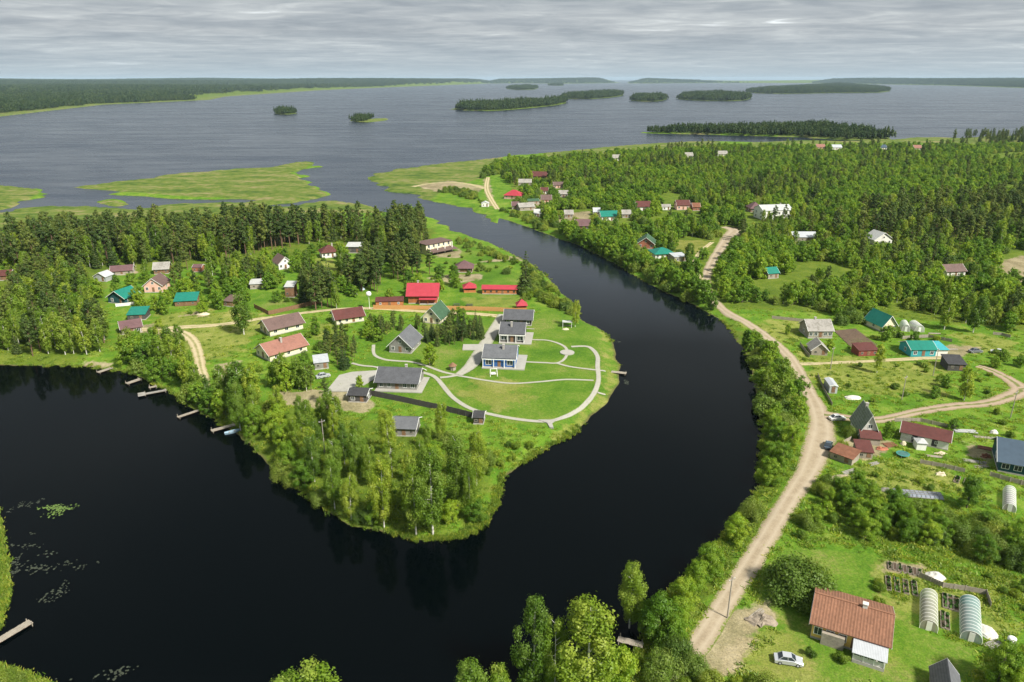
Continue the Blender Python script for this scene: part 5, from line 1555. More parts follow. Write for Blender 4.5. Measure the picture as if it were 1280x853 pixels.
def lamp(label, px, py, h, r):
    x, y = at(px, py)
    o = tag(empty('lamp_post', (x, y, gz(x, y))), label, 'lamp')
    MB().tube([(0, 0, -0.3), (0, 0, h)], [0.10, 0.07], 8).build('mast', C['trim'], o)
    MB().tube([(0, 0, h), (0, 0, h + 0.25 * r), (0, 0, h + 0.9 * r), (0, 0, h + 1.5 * r), (0, 0, h + 1.75 * r)], [0.3 * r, 0.85 * r, r, 0.75 * r, 0.1 * r], 12).build('globe', C['trim'], o, True)


lamp('white round-headed mast left of the tan fence', 462, 386, 5.2, 1.1)


# ------------------------------------------------------------------ floating leaves in the dark pond
def lily(label, px, py, rx, ry, n, mat, seed):
    x, y = at(px, py, 0)
    rr = np.random.default_rng(seed)
    m = MB()
    cl = rr.normal(0, 0.5, (6, 2))
    for i in range(n):
        c = cl[rr.integers(6)] + rr.normal(0, 0.22, 2)
        s = rr.uniform(0.10, 0.25)
        t0 = rr.uniform(0, 6.28)
        cx2, cy2 = c[0] * rx, c[1] * ry
        pts = [(cx2 + s * math.cos(t0 + k * 0.95), cy2 + s * math.sin(t0 + k * 0.95), 0.012 + rr.uniform(0, 0.015)) for k in range(6)]
        m.add(pts, [tuple(range(6))])
    o = m.build('water_lilies', mat)
    o.location = (x, y, 0)
    kind(o, 'stuff', label)


lm1 = plain('lily_leaf_green', (0.10, 0.16, 0.035), 0.6, 0.35, 1.0)
lm2 = plain('lily_leaf_grey', (0.040, 0.048, 0.032), 0.7, 0.35, 1.0)
lily('green floating leaves in the upper left of the dark pond', 66, 637, 5.5, 2.6, 190, lm1, 1)
lily('faint floating leaves beside the left bank', 28, 631, 3, 2, 50, lm2, 2)
lily('grey floating leaves by the left bank, two small patches', 42, 681, 4.5, 2.2, 50, lm2, 3)
lily('grey floating leaves in the middle of the left pond', 70, 712, 5, 2.8, 70, lm2, 4)
lily('grey floating leaves below the middle patch of the left pond', 66, 742, 2.6, 3.0, 55, lm2, 5)
lily('pale floating leaves at the bottom left of the frame', 128, 848, 5, 2, 50, lm2, 6)
lily('tiny floating leaves at the tip of the lawn', 783, 478, 1.6, 2.2, 40, lm2, 7)
lily('floating leaves off the pier of the lawn', 770, 428, 2.4, 1.2, 50, lm2, 8)
lily('floating weed beside the left bank shallows', 18, 712, 1.5, 5, 80, lm2, 9)

# ------------------------------------------------------------------ trees
def leaf_mat(name, dark, mid, light, trans=0.46, hue=0.5):
    m = bpy.data.materials.new(name)
    m.use_nodes = True
    n, l = m.node_tree.nodes, m.node_tree.links
    n.clear()
    tint = N(n, 'ShaderNodeAttribute', attribute_name='tint').outputs['Fac']
    r = ramp(n, [(0.0, dark), (0.5, mid), (1.0, light)])
    l.new(tint, r.inputs[0])
    oi = N(n, 'ShaderNodeObjectInfo')
    v = ramp(n, [(0.0, (0.52, 0.64, 0.66)), (0.35, (0.90, 0.96, 0.92)), (0.7, (1.14, 1.08, 1.0)), (1.0, (1.55, 1.32, 1.15))])
    l.new(oi.outputs['Random'], v.inputs[0])
    c = mix_rgb(n, l, hue * 2 if hue < 0.5 else 1.0, r.outputs[0], v.outputs[0], 'MULTIPLY')
    d = N(n, 'ShaderNodeBsdfDiffuse')
    t = N(n, 'ShaderNodeBsdfTranslucent')
    g = N(n, 'ShaderNodeBsdfGlossy', in_Roughness=0.5)
    g.inputs['Color'].default_value = (0.5, 0.55, 0.45, 1)
    l.new(c, d.inputs[0])
    l.new(mix_rgb(n, l, 1.0, c, (1.15, 1.1, 0.55), 'MULTIPLY'), t.inputs[0])
    mx = N(n, 'ShaderNodeMixShader', i0=trans)
    l.new(d.outputs[0], mx.inputs[1]); l.new(t.outputs[0], mx.inputs[2])
    m2 = N(n, 'ShaderNodeMixShader', i0=0.035)
    l.new(mx.outputs[0], m2.inputs[1]); l.new(g.outputs[0], m2.inputs[2])
    o = N(n, 'ShaderNodeOutputMaterial')
    l.new(m2.outputs[0], o.inputs[0])
    return m


LEAF = dict(
    birch=leaf_mat('birch_leaves', (0.105, 0.195, 0.014), (0.185, 0.295, 0.024), (0.31, 0.39, 0.066)),
    alder=leaf_mat('alder_leaves', (0.088, 0.195, 0.013), (0.165, 0.300, 0.020), (0.28, 0.39, 0.042)),
    willow=leaf_mat('willow_leaves', (0.100, 0.185, 0.022), (0.180, 0.270, 0.034), (0.28, 0.34, 0.080)),
    pine=leaf_mat('pine_needles', (0.050, 0.092, 0.018), (0.098, 0.150, 0.028), (0.170, 0.215, 0.050), 0.36),
    spruce=leaf_mat('spruce_needles', (0.034, 0.070, 0.016), (0.066, 0.114, 0.024), (0.115, 0.160, 0.040), 0.36),
    shrub=leaf_mat('shrub_leaves', (0.085, 0.170, 0.011), (0.150, 0.245, 0.017), (0.240, 0.315, 0.040)),
)
LEAF['far'] = leaf_mat('far_wood_leaves', (0.020, 0.048, 0.014), (0.038, 0.074, 0.020), (0.066, 0.100, 0.026), 0.2)
LEAF['grass'] = leaf_mat('tall_grass', (0.14, 0.25, 0.016), (0.22, 0.32, 0.026), (0.36, 0.41, 0.085), 0.5)
LEAF['reed'] = leaf_mat('reed_blades', (0.13, 0.24, 0.020), (0.22, 0.32, 0.035), (0.37, 0.40, 0.09), 0.5)
BARK = dict(birch=plain('birch_bark', (0.62, 0.60, 0.54), 0.85, 0.2, 1.2, dirt=(0.12, 0.11, 0.10)), pine=plain('pine_bark', (0.17, 0.105, 0.07), 0.9, 0.3, 1.5),
            alder=plain('alder_bark', (0.14, 0.115, 0.09), 0.9, 0.3, 2.0))
BARK['spruce'] = BARK['alder']; BARK['willow'] = BARK['alder']; BARK['shrub'] = BARK['alder']


def leaves(clumps, total, s, rng, up=0.35, flat=1.0, droop=0.0, shell=0.5, rnd=0.55, radial=False, long=1.0):
    """leaf-sized faces filled into clumps (x, y, z, rx, rz)"""
    K = np.array(clumps, float)
    w = K[:, 3] ** 2
    w = w / w.sum()
    idx = rng.choice(len(K), total, p=w)
    d = rng.normal(size=(total, 3))
    d /= np.linalg.norm(d, axis=1, keepdims=True)
    rad = shell + (1 - shell) * rng.random(total) ** 0.7
    rad *= 1 + 0.25 * rng.normal(size=total) * 0.5
    pos = K[idx, :3] + d * rad[:, None] * np.stack([K[idx, 3], K[idx, 3], K[idx, 4]], -1)
    pos[:, 2] -= droop * rng.random(total) ** 2
    out = d * np.array([1, 1, flat]) + np.array([0, 0, up]) + rnd * rng.normal(size=(total, 3))
    axis = pos * np.array([1, 1, 0])
    axis /= np.linalg.norm(axis, axis=1, keepdims=True) + 1e-6
    out += 0.35 * axis
    out /= np.linalg.norm(out, axis=1, keepdims=True)
    ref = axis if radial else rng.normal(size=(total, 3))
    a = ref - out * (ref * out).sum(1, keepdims=True)
    a /= np.linalg.norm(a, axis=1, keepdims=True) + 1e-6
    b = np.cross(out, a)
    sz = s * rng.uniform(0.6, 1.3, total)[:, None]
    q = np.stack([pos + a * sz * long, pos + b * sz * 0.62, pos - a * sz * long, pos - b * sz * 0.62], 1).reshape(-1, 3)
    ct = rng.random(len(K))
    tint = np.clip(0.18 + 0.5 * ct[idx] + 0.3 * (rng.random(total)), 0, 1)
    return q, np.repeat(tint, 4)


def tree_parts(kind_, rng, dens=1.0, small=1.0):
    t = MB()
    if kind_ == 'birch':
        H, R0 = 17.0, 2.9
        lean = rng.normal(0, 0.35, 2)
        trunk = [(lean[0] * f ** 2, lean[1] * f ** 2, H * f) for f in (-0.03, 0.2, 0.45, 0.7, 0.95)]
        t.tube(trunk, [0.19, 0.16, 0.12, 0.07, 0.02], 6)
        cl = []
        n = int(rng.integers(34, 46))
        lop = rng.uniform(0.75, 1.25, 7)
        for i in range(n):
            f = 0.17 + 0.82 * ((i + rng.random()) / n)
            u = (f - 0.17) / 0.82
            prof = math.sin(math.pi * (0.13 + 0.78 * u)) ** 0.75
            th = i * 2.39996 + rng.normal(0, 0.4)
            rr = R0 * prof * lop[int((th % 6.283) / 0.9)] * (0.35 + 0.5 * rng.random())
            cr = rng.uniform(0.75, 1.15) * (0.55 + 0.6 * prof)
            x, y = rr * math.cos(th) + lean[0] * f * f, rr * math.sin(th) + lean[1] * f * f
            cl.append((x, y, H * f, cr, cr * 1.25))
            if i % 3 == 0:
                t.tube([(lean[0] * f * f * 0.8, lean[1] * f * f * 0.8, H * (f - 0.06)), (x, y, H * f)], [0.05, 0.02], 4, False)
        q, ti = leaves(cl, int(3000 * dens), 0.30 * small, rng, droop=0.9, shell=0.25)
    elif kind_ == 'alder':
        H, R0 = 10.0, 3.5
        n = int(rng.integers(46, 62))
        cl = []
        t.tube([(0, 0, -0.4), (0.1, 0, H * 0.3), (0.1, 0.1, H * 0.7)], [0.2, 0.16, 0.06], 6)
        sq = rng.uniform(0.8, 1.2, 2)
        for i in range(n):
            u = (i + 0.5) / n
            zf = 0.12 + 0.80 * u
            prof = math.sqrt(max(0.05, 1 - ((zf - 0.42) / 0.58) ** 2))
            th = i * 2.39996 + rng.normal(0, 0.5)
            rr = R0 * prof * rng.uniform(0.2, 0.95)
            cr = rng.uniform(0.6, 1.25) * (0.65 + 0.35 * prof)
            x, y, z = rr * math.cos(th) * sq[0], rr * math.sin(th) * sq[1], H * zf + rng.normal(0, 0.3)
            cl.append((x, y, z, cr, cr * 0.95))
            if i % 4 == 0:
                t.tube([(0.1, 0, H * zf * 0.6), (x * 0.9, y * 0.9, z)], [0.07, 0.02], 4, False)
        q, ti = leaves(cl, int(3200 * dens), 0.29 * small, rng, shell=0.2, droop=0.3)
    elif kind_ == 'willow':
        H, R0 = 5.5, 3.6
        cl = []
        for i in range(int(rng.integers(22, 30))):
            th, rr = rng.random() * 6.283, R0 * math.sqrt(rng.random()) * 0.82
            hz = H * (1 - (rr / R0) ** 2 * 0.75) * rng.uniform(0.55, 0.92)
            cr = rng.uniform(0.8, 1.35)
            x, y = rr * math.cos(th), rr * math.sin(th)
            cl.append((x, y, hz, cr, cr * 1.1))
            cl.append((x * 1.03, y * 1.03, hz * 0.5, cr, cr * 1.0))
            if i % 3 == 0:
                t.tube([(x * 0.15, y * 0.15, -0.3), (x * 0.6, y * 0.6, hz * 0.55), (x, y, hz)], [0.09, 0.06, 0.02], 5, False)
        q, ti = leaves(cl, int(2800 * dens), 0.28 * small, rng, shell=0.45, droop=0.4)
    elif kind_ == 'pine':
        H, R0 = 20.0, 2.9
        lean = rng.normal(0, 0.3, 2)
        t.tube([(lean[0] * f, lean[1] * f, H * f) for f in (-0.03, 0.3, 0.6, 0.97)], [0.24, 0.2, 0.14, 0.03], 6)
        cl = []
        base = rng.uniform(0.26, 0.42)
        n = int(rng.integers(24, 32))
        for i in range(n):
            u = (i + rng.random()) / n
            f = base + (0.985 - base) * u
            prof = (0.55 + 0.45 * math.sin(math.pi * (0.15 + 0.6 * u))) * (1 - u ** 4 * 0.75)
            th = i * 2.39996 + rng.normal(0, 0.5)
            rr = R0 * prof * rng.uniform(0.3, 0.95)
            cr = rng.uniform(0.75, 1.25) * (0.6 + 0.5 * prof)
            x, y = rr * math.cos(th) + lean[0] * f, rr * math.sin(th) + lean[1] * f
            cl.append((x, y, H * f, cr, cr * 0.72))
            t.tube([(lean[0] * f, lean[1] * f, H * f - 0.5), (x, y, H * f - 0.1)], [0.06, 0.025], 4, False)
        q, ti = leaves(cl, int(2500 * dens), 0.30 * small, rng, shell=0.3, up=0.5)
    elif kind_ == 'spruce':
        H, R0 = 16.0, 2.7
        t.tube([(0, 0, -0.4), (0, 0, H * 0.97)], [0.2, 0.03], 6)
        cl = []
        for i in range(16):
            u = i / 15
            f = 0.07 + 0.91 * u
            rr = R0 * (1 - u) ** 0.85 * rng.uniform(0.85, 1.1) + 0.12
            k = max(3, int(7 * (1 - u) + 2))
            for j in range(k):
                th = 6.283 * j / k + i * 0.7 + rng.normal(0, 0.15)
                m_ = rr * rng.uniform(0.5, 0.72)
                cl.append((m_ * math.cos(th), m_ * math.sin(th), H * f - 0.22 * m_, max(0.28, rr * 0.42), 0.42))
        q, ti = leaves(cl, int(2700 * dens), 0.28 * small, rng, shell=0.1, up=0.6, radial=True, droop=0.25)
    else:
        H, R0 = 2.4, 1.5
        cl = []
        for i in range(9):
            th, rr = rng.random() * 6.283, R0 * math.sqrt(rng.random()) * 0.65
            cr = rng.uniform(0.5, 0.85)
            cl.append((rr * math.cos(th), rr * math.sin(th), rng.uniform(0.5, H - 0.6), cr, cr))
            if i % 3 == 0:
                t.tube([(0, 0, -0.2), (cl[-1][0], cl[-1][1], cl[-1][2])], [0.05, 0.02], 4, False)
        q, ti = leaves(cl, int(750 * dens), 0.21 * small, rng, shell=0.4)
    return t, q, ti, H, R0


def crown_data(name, q, ti, mat):
    f = np.arange(len(q)).reshape(-1, 4)
    return np_mesh(name, q, f, {'tint': ti}, mat)


NAMES = dict(birch='birch_tree', alder='alder_tree', willow='willow_bush', pine='pine_tree', spruce='spruce_tree', shrub='garden_shrub')
NOM = dict(birch=(17.0, 2.6), alder=(10.0, 3.6), willow=(5.5, 3.7), pine=(20.0, 2.9), spruce=(16.0, 2.6), shrub=(2.4, 1.5))
VAR = {}
VCOL = {}
for kd in NAMES:
    for lod, (cnt, dens, small) in {'near': (4, 4.0, 0.50), 'far': (6, 1.0, 1.0)}.items():
        if kd == 'spruce' and lod == 'near':
            cnt = 2
        lst = []
        for i in range(cnt):
            rng = np.random.default_rng(abs(hash((kd,))) % 1 + 100 * i + {'near': 7, 'far': 31}[lod] + 1000 * list(NAMES).index(kd))
            t, q, ti, H, R0 = tree_parts(kd, rng, dens, small)
            tm = bpy.data.meshes.new('trunk')
            tm.from_pydata(t.v, [], t.f)
            tm.materials.append(BARK[kd])
            cm = crown_data('crown', q, ti, LEAF[kd])
            lst.append((tm, cm))
            if lod == 'far':
                # joined trunk + crown for the mass of the wood
                allv = np.concatenate([q, np.array(t.v)])
                jm = bpy.data.meshes.new('wood_' + kd)
                nq = len(q)
                jm.from_pydata(allv.tolist(), [], np.arange(nq).reshape(-1, 4).tolist() + [tuple(i_ + nq for i_ in f_) for f_ in t.f])
                jm.materials.append(LEAF[kd]); jm.materials.append(BARK[kd])
                mi = np.zeros(len(jm.polygons), np.int32)
                mi[nq // 4:] = 1
                jm.polygons.foreach_set('material_index', mi)
                at_ = jm.attributes.new('tint', 'FLOAT', 'POINT')
                at_.data.foreach_set('value', np.concatenate([ti, np.full(len(t.v), 0.5)]).astype(np.float32))
                VCOL.setdefault(kd, []).append(jm)
        VAR[kd, lod] = lst


def gn_scatter(name, meshes, P, scale, rz, idx, label, tilt=None):
    """one object of kind stuff: instances of a few meshes on surveyed points"""
    col = bpy.data.collections.new(name + '_source')
    for i, me in enumerate(meshes):
        col.objects.link(bpy.data.objects.new('%s_source_%02d' % (name, i), me))
    n = len(P)
    me = bpy.data.meshes.new(name)
    me.vertices.add(n)
    me.vertices.foreach_set('co', np.ascontiguousarray(P, np.float32).ravel())
    for nm, typ, key, val in (('scl', 'FLOAT_VECTOR', 'vector', scale), ('rot', 'FLOAT_VECTOR', 'vector', np.stack([np.zeros(n), np.zeros(n), rz], -1)), ('pick', 'INT', 'value', idx)):
        a = me.attributes.new(nm, typ, 'POINT')
        a.data.foreach_set(key, np.ascontiguousarray(val, np.int32 if typ == 'INT' else np.float32).ravel())
    o = link(name, me)
    ng = bpy.data.node_groups.new(name + '_nodes', 'GeometryNodeTree')
    ng.interface.new_socket('Geometry', in_out='INPUT', socket_type='NodeSocketGeometry')
    ng.interface.new_socket('Geometry', in_out='OUTPUT', socket_type='NodeSocketGeometry')
    gi, go = ng.nodes.new('NodeGroupInput'), ng.nodes.new('NodeGroupOutput')
    ci = ng.nodes.new('GeometryNodeCollectionInfo')
    ci.inputs['Collection'].default_value = col
    ci.inputs['Separate Children'].default_value = True
    ip = ng.nodes.new('GeometryNodeInstanceOnPoints')
    ip.inputs['Pick Instance'].default_value = True

    def attr(nm, dt):
        x = ng.nodes.new('GeometryNodeInputNamedAttribute')
        x.data_type = dt
        x.inputs['Name'].default_value = nm
        return x.outputs['Attribute']
    L = ng.links
    L.new(gi.outputs[0], ip.inputs['Points'])
    L.new(ci.outputs[0], ip.inputs['Instance'])
    L.new(attr('pick', 'INT'), ip.inputs['Instance Index'])
    L.new(attr('rot', 'FLOAT_VECTOR'), ip.inputs['Rotation'])
    L.new(attr('scl', 'FLOAT_VECTOR'), ip.inputs['Scale'])
    L.new(ip.outputs[0], go.inputs[0])
    md = o.modifiers.new('scatter', 'NODES')
    md.node_group = ng
    return kind(o, 'stuff', label)


# zones: polygon of stem positions, spacing, {kind: (weight, hmin, hmax)}, where-phrase
ZONES = [
    ('in the pine belt behind the white houses', [(-160, 352), (0, 346), (100, 339), (140, 334), (250, 329), (320, 319), (350, 312), (400, 304), (440, 301), (458, 312), (500, 334), (530, 330), (540, 305), (522, 291), (470, 292), (400, 293), (300, 297), (200, 303), (100, 308), (0, 311), (-160, 314)],
     5.0, dict(pine=(.58, 15, 22), spruce=(.12, 13, 19), birch=(.22, 11, 18), alder=(.08, 5, 8))),
    ('in the mixed wood at the left frame edge', [(-160, 452), (0, 449), (60, 450), (95, 452), (128, 440), (140, 424), (136, 405), (118, 390), (132, 366), (112, 352), (60, 346), (0, 351), (-160, 356)],
     5.0, dict(birch=(.36, 9, 15), pine=(.28, 11, 16), alder=(.30, 6, 10), spruce=(.06, 9, 13))),
    ('on the bank beside the sandy drive', [(150, 452), (178, 466), (210, 487), (240, 503), (262, 510), (256, 484), (240, 445), (215, 432), (185, 427), (155, 432)], 4.4, dict(alder=(.55, 6, 9.5), willow=(.25, 4, 6), birch=(.2, 8, 12))),
    ('among the plots below the pine belt', [(200, 382), (260, 350), (300, 335), (330, 345), (300, 372), (265, 366)], 7.0, dict(alder=(.5, 6, 10), birch=(.3, 9, 13), pine=(.2, 11, 15))),
    ('beside the pale green shelter', [(285, 366), (300, 345), (345, 340), (348, 362), (332, 372), (300, 378)], 5.5, dict(birch=(.5, 9, 13), alder=(.5, 6, 10))),
    ('in the dark clump above the corner fence', [(378, 388), (420, 386), (428, 370), (412, 357), (380, 360)], 5.0, dict(spruce=(.45, 12, 16), pine=(.45, 12, 16), birch=(.10, 9, 12))),
    ('in the dark clump left of the log house', [(432, 366), (478, 366), (486, 346), (470, 330), (440, 333)], 5.0, dict(spruce=(.4, 12, 17), pine=(.6, 13, 18))),
    ('between villa and log house', [(488, 352), (538, 347), (546, 324), (520, 318), (495, 326)], 5.2, dict(pine=(.7, 12, 17), spruce=(.3, 11, 15))),
    ('in the dark hedge around the grey timber house', [(455, 424), (478, 432), (484, 420), (520, 410), (560, 404), (604, 406), (606, 420), (580, 430), (548, 436), (528, 428), (520, 414), (488, 408), (462, 410)], 2.7, dict(spruce=(.35, 4, 7.5), pine=(.35, 4, 8), alder=(.3, 4, 7))),
    ('in the young pines left of the concrete yard', [(398, 452), (440, 468), (447, 446), (432, 424), (402, 428)], 3.4, dict(pine=(.6, 5, 8), spruce=(.3, 5, 8), alder=(.1, 4, 6))),
    ('below the salmon-roofed house', [(335, 488), (345, 466), (372, 464), (396, 474), (402, 490), (370, 492)], 4.0, dict(alder=(.6, 6, 9.5), birch=(.2, 8, 11), pine=(.2, 6, 9))),
    ('on the left bank of the peninsula', [(238, 497), (262, 517), (300, 541), (330, 574), (355, 596), (380, 600), (372, 560), (345, 520), (310, 500), (270, 482)], 5.0, dict(alder=(.45, 5, 9), birch=(.35, 8, 14), willow=(.20, 3, 5))),
    ('in the grove at the tip of the peninsula', [(378, 612), (420, 640), (470, 660), (520, 668), (570, 664), (606, 645), (614, 620), (608, 575), (560, 548), (510, 548), (450, 535), (400, 524), (360, 530), (372, 575)], 6.0, dict(birch=(.55, 7, 14), alder=(.15, 4, 7), willow=(.27, 3, 5), spruce=(.03, 6, 10))),
    ('along the lower bank of the peninsula', [(350, 592), (400, 632), (440, 655), (500, 672), (540, 674), (530, 664), (470, 652), (410, 622), (365, 585)], 3.8, dict(willow=(.8, 3.5, 6), alder=(.2, 5, 8))),
    ('scrub on the slope right of the birch grove', [(605, 560), (650, 555), (690, 548), (660, 575), (632, 596), (622, 630), (612, 620)], 4.2, dict(shrub=(1, 1.2, 2.6))),
    ('on the bank right of the long red shed', [(644, 374), (665, 378), (690, 384), (716, 396), (712, 384), (692, 362), (672, 345), (660, 352)], 3.6, dict(willow=(.7, 2.2, 4.2), shrub=(.3, 1.5, 2.8))),
    ('on the river bank above the lawn', [(575, 300), (620, 312), (660, 332), (680, 350), (664, 348), (640, 332), (600, 318), (570, 306)], 5.0, dict(willow=(.5, 2, 3.5), shrub=(.5, 1.2, 2.5))),
    ('along the road verge by the water', [(800, 846), (802, 812), (818, 774), (848, 738), (880, 703), (910, 670), (940, 637), (958, 603), (957, 574), (959, 548), (954, 520), (951, 495), (948, 470), (940, 448), (926, 426), (950, 430), (972, 446), (984, 466), (996, 495), (1005, 520), (1006, 550), (998, 578), (976, 614), (946, 660), (915, 705), (890, 742), (865, 778), (848, 806), (828, 834)],
     4.3, dict(alder=(.52, 5, 9.5), willow=(.38, 3.5, 6), birch=(.10, 8, 12))),
    ('in the thicket between the garden plots', [(1036, 628), (1062, 604), (1092, 622), (1120, 640), (1160, 646), (1200, 652), (1240, 662), (1300, 684), (1300, 716), (1240, 704), (1180, 690), (1110, 680), (1060, 668)], 3.0, dict(alder=(.6, 4, 6.5), willow=(.25, 3.5, 5), shrub=(.15, 1.6, 3))),
    ('beside the dirt road left of the thicket', [(1000, 620), (1020, 592), (1042, 600), (1050, 650), (1020, 690), (985, 680), (985, 650)], 4.5, dict(alder=(.5, 3.5, 6.5), willow=(.3, 3, 4.5), shrub=(.2, 1.5, 3))),
    ('in the pine wood on the right horizon', [(1030, 300), (1060, 284), (1100, 266), (1180, 258), (1300, 252), (1300, 300), (1230, 312), (1150, 306), (1080, 303)], 6.6, dict(pine=(.52, 13, 20), birch=(.22, 11, 16), alder=(.26, 7, 12))),
    ('in the green forest of the east bank', [(640, 268), (652, 240), (628, 222), (640, 207), (700, 199), (770, 193), (850, 188), (1000, 185), (1300, 184), (1300, 418), (1240, 414), (1200, 402), (1160, 396), (1118, 382), (1090, 385), (1060, 402), (1030, 394), (1000, 384), (960, 380), (930, 384), (900, 376), (860, 356), (800, 335), (750, 312), (700, 288), (665, 274)],
          4.9, dict(alder=(.52, 4.5, 10.5), willow=(.24, 3.5, 6.5), birch=(.20, 6, 12), spruce=(.015, 7, 13), pine=(.035, 8, 15))),
    ('on the east bank above the bend', [(700, 294), (762, 323), (800, 343), (838, 362), (874, 380), (905, 394), (926, 412), (930, 402), (912, 384), (880, 366), (840, 350), (800, 330), (745, 304), (706, 286)], 3.9, dict(alder=(.7, 6, 10), willow=(.3, 4, 6))),
    ('on the low point of the far village', [(545, 240), (575, 246), (600, 254), (640, 272), (680, 288), (690, 280), (640, 264), (618, 264), (602, 250), (590, 240), (560, 236)], 5.0, dict(willow=(.6, 2.5, 4.5), shrub=(.4, 1.5, 3))),
    ('on the far village point beside the marsh', [(600, 224), (640, 218), (660, 206), (640, 200), (622, 206), (606, 216)], 6.0, dict(alder=(.6, 6, 9), willow=(.4, 4, 6))),
    ('among the far village houses', [(640, 262), (690, 284), (720, 294), (760, 305), (740, 285), (690, 262), (650, 240)], 8.0, dict(alder=(.3, 4, 7), willow=(.3, 3, 5), shrub=(.4, 1.5, 3))),
    ('around the tilled field', [(1045, 408), (1075, 408), (1100, 425), (1128, 428), (1128, 418), (1100, 418), (1090, 396), (1050, 400)], 4.0, dict(alder=(.5, 4, 7), willow=(.3, 3, 5), shrub=(.2, 1.5, 3))),
    ('along the ditch of the meadow', [(1138, 454), (1160, 470), (1190, 490), (1200, 494), (1175, 472), (1150, 452)], 3.0, dict(shrub=(.8, 0.9, 1.7), willow=(.2, 1.6, 2.4))),
    ('on the meadow right of the black shed', [(1200, 430), (1280, 450), (1280, 480), (1240, 462)], 9.0, dict(shrub=(.8, 1, 2.2), alder=(.2, 3, 5))),
    ('in the garden around the farmhouse', [(1085, 732), (1100, 725), (1105, 745), (1120, 820), (1112, 828), (1040, 812), (1012, 806), (1005, 820), (1100, 840), (1120, 840)], 2.6, dict(shrub=(1, 0.8, 1.8))),
    ('at the right bottom corner', [(1222, 838), (1250, 820), (1300, 840), (1300, 900), (1230, 880)], 3.4, dict(alder=(.7, 4.5, 7), shrub=(.3, 1.5, 2.6))),
    ('on the plots above the thicket', [(1040, 580), (1200, 590), (1250, 640), (1230, 652), (1180, 640), (1060, 600)], 9.0, dict(shrub=(1, 0.8, 2.0))),
    ('along the rear fence of the garden', [(1180, 726), (1240, 742), (1290, 770), (1290, 730), (1200, 708)], 3.6, dict(shrub=(1, 0.9, 2.2))),
    ('below the dirt road at the bottom edge', [(868, 830), (900, 848), (960, 858), (1000, 862), (1000, 872), (850, 872)], 3.2, dict(shrub=(.8, 1.0, 2.4), willow=(.2, 2.5, 4))),
    ('at the bottom left corner', [(-40, 850), (20, 852), (70, 868), (100, 884), (-40, 900)], 3.0, dict(willow=(.8, 2.6, 4.6), shrub=(.2, 1.4, 2.4))),
    ('in the yards below the pine belt', [(142, 400), (132, 346), (250, 336), (330, 322), (440, 305), (460, 330), (450, 380), (330, 380), (250, 396)], 7.0, dict(alder=(.40, 4, 8), shrub=(.30, 1.2, 2.6), birch=(.15, 8, 13), pine=(.15, 9, 14))),
    ('in the yards of the cream houses', [(300, 440), (330, 395), (410, 390), (450, 410), (440, 425), (400, 430), (390, 460), (340, 462), (290, 480)], 7.5, dict(shrub=(.6, 1.0, 2.4), alder=(.4, 3, 6))),
    ('on the lawn above the red gazebo', [(545, 352), (560, 322), (600, 305), (650, 335), (680, 362), (650, 350), (600, 345)], 9.0, dict(shrub=(.7, 1.0, 2.2), willow=(.3, 2, 3.5))),
    ('behind the tan fence', [(470, 380), (500, 382), (510, 350), (560, 345), (600, 350), (560, 375)], 8.0, dict(alder=(.5, 4, 7), shrub=(.5, 1.2, 2.4))),
    ('on the plots of the dirt road', [(1000, 400), (1280, 440), (1280, 560), (1180, 545), (1050, 545), (1030, 500), (1000, 450)], 10.0, dict(shrub=(.85, 0.8, 2.0), alder=(.15, 3, 5))),
    ('on the wooded point at the far right', [(1190, 173), (1230, 172), (1300, 171), (1300, 179), (1240, 180), (1190, 178)], 8.0, dict(pine=(.5, 13, 18), spruce=(.5, 13, 18))),
    ('in the left bank of tall grass', [(-30, 652), (4, 652), (5, 770), (-30, 780)], 3.4, dict(shrub=(1, 0.8, 1.8))),
]
KIND_WORDS = dict(birch='slender pale green birch', alder='rounded leafy alder tree', willow='low bushy willow', pine='tall dark pine', spruce='dark conical spruce', shrub='small green shrub')
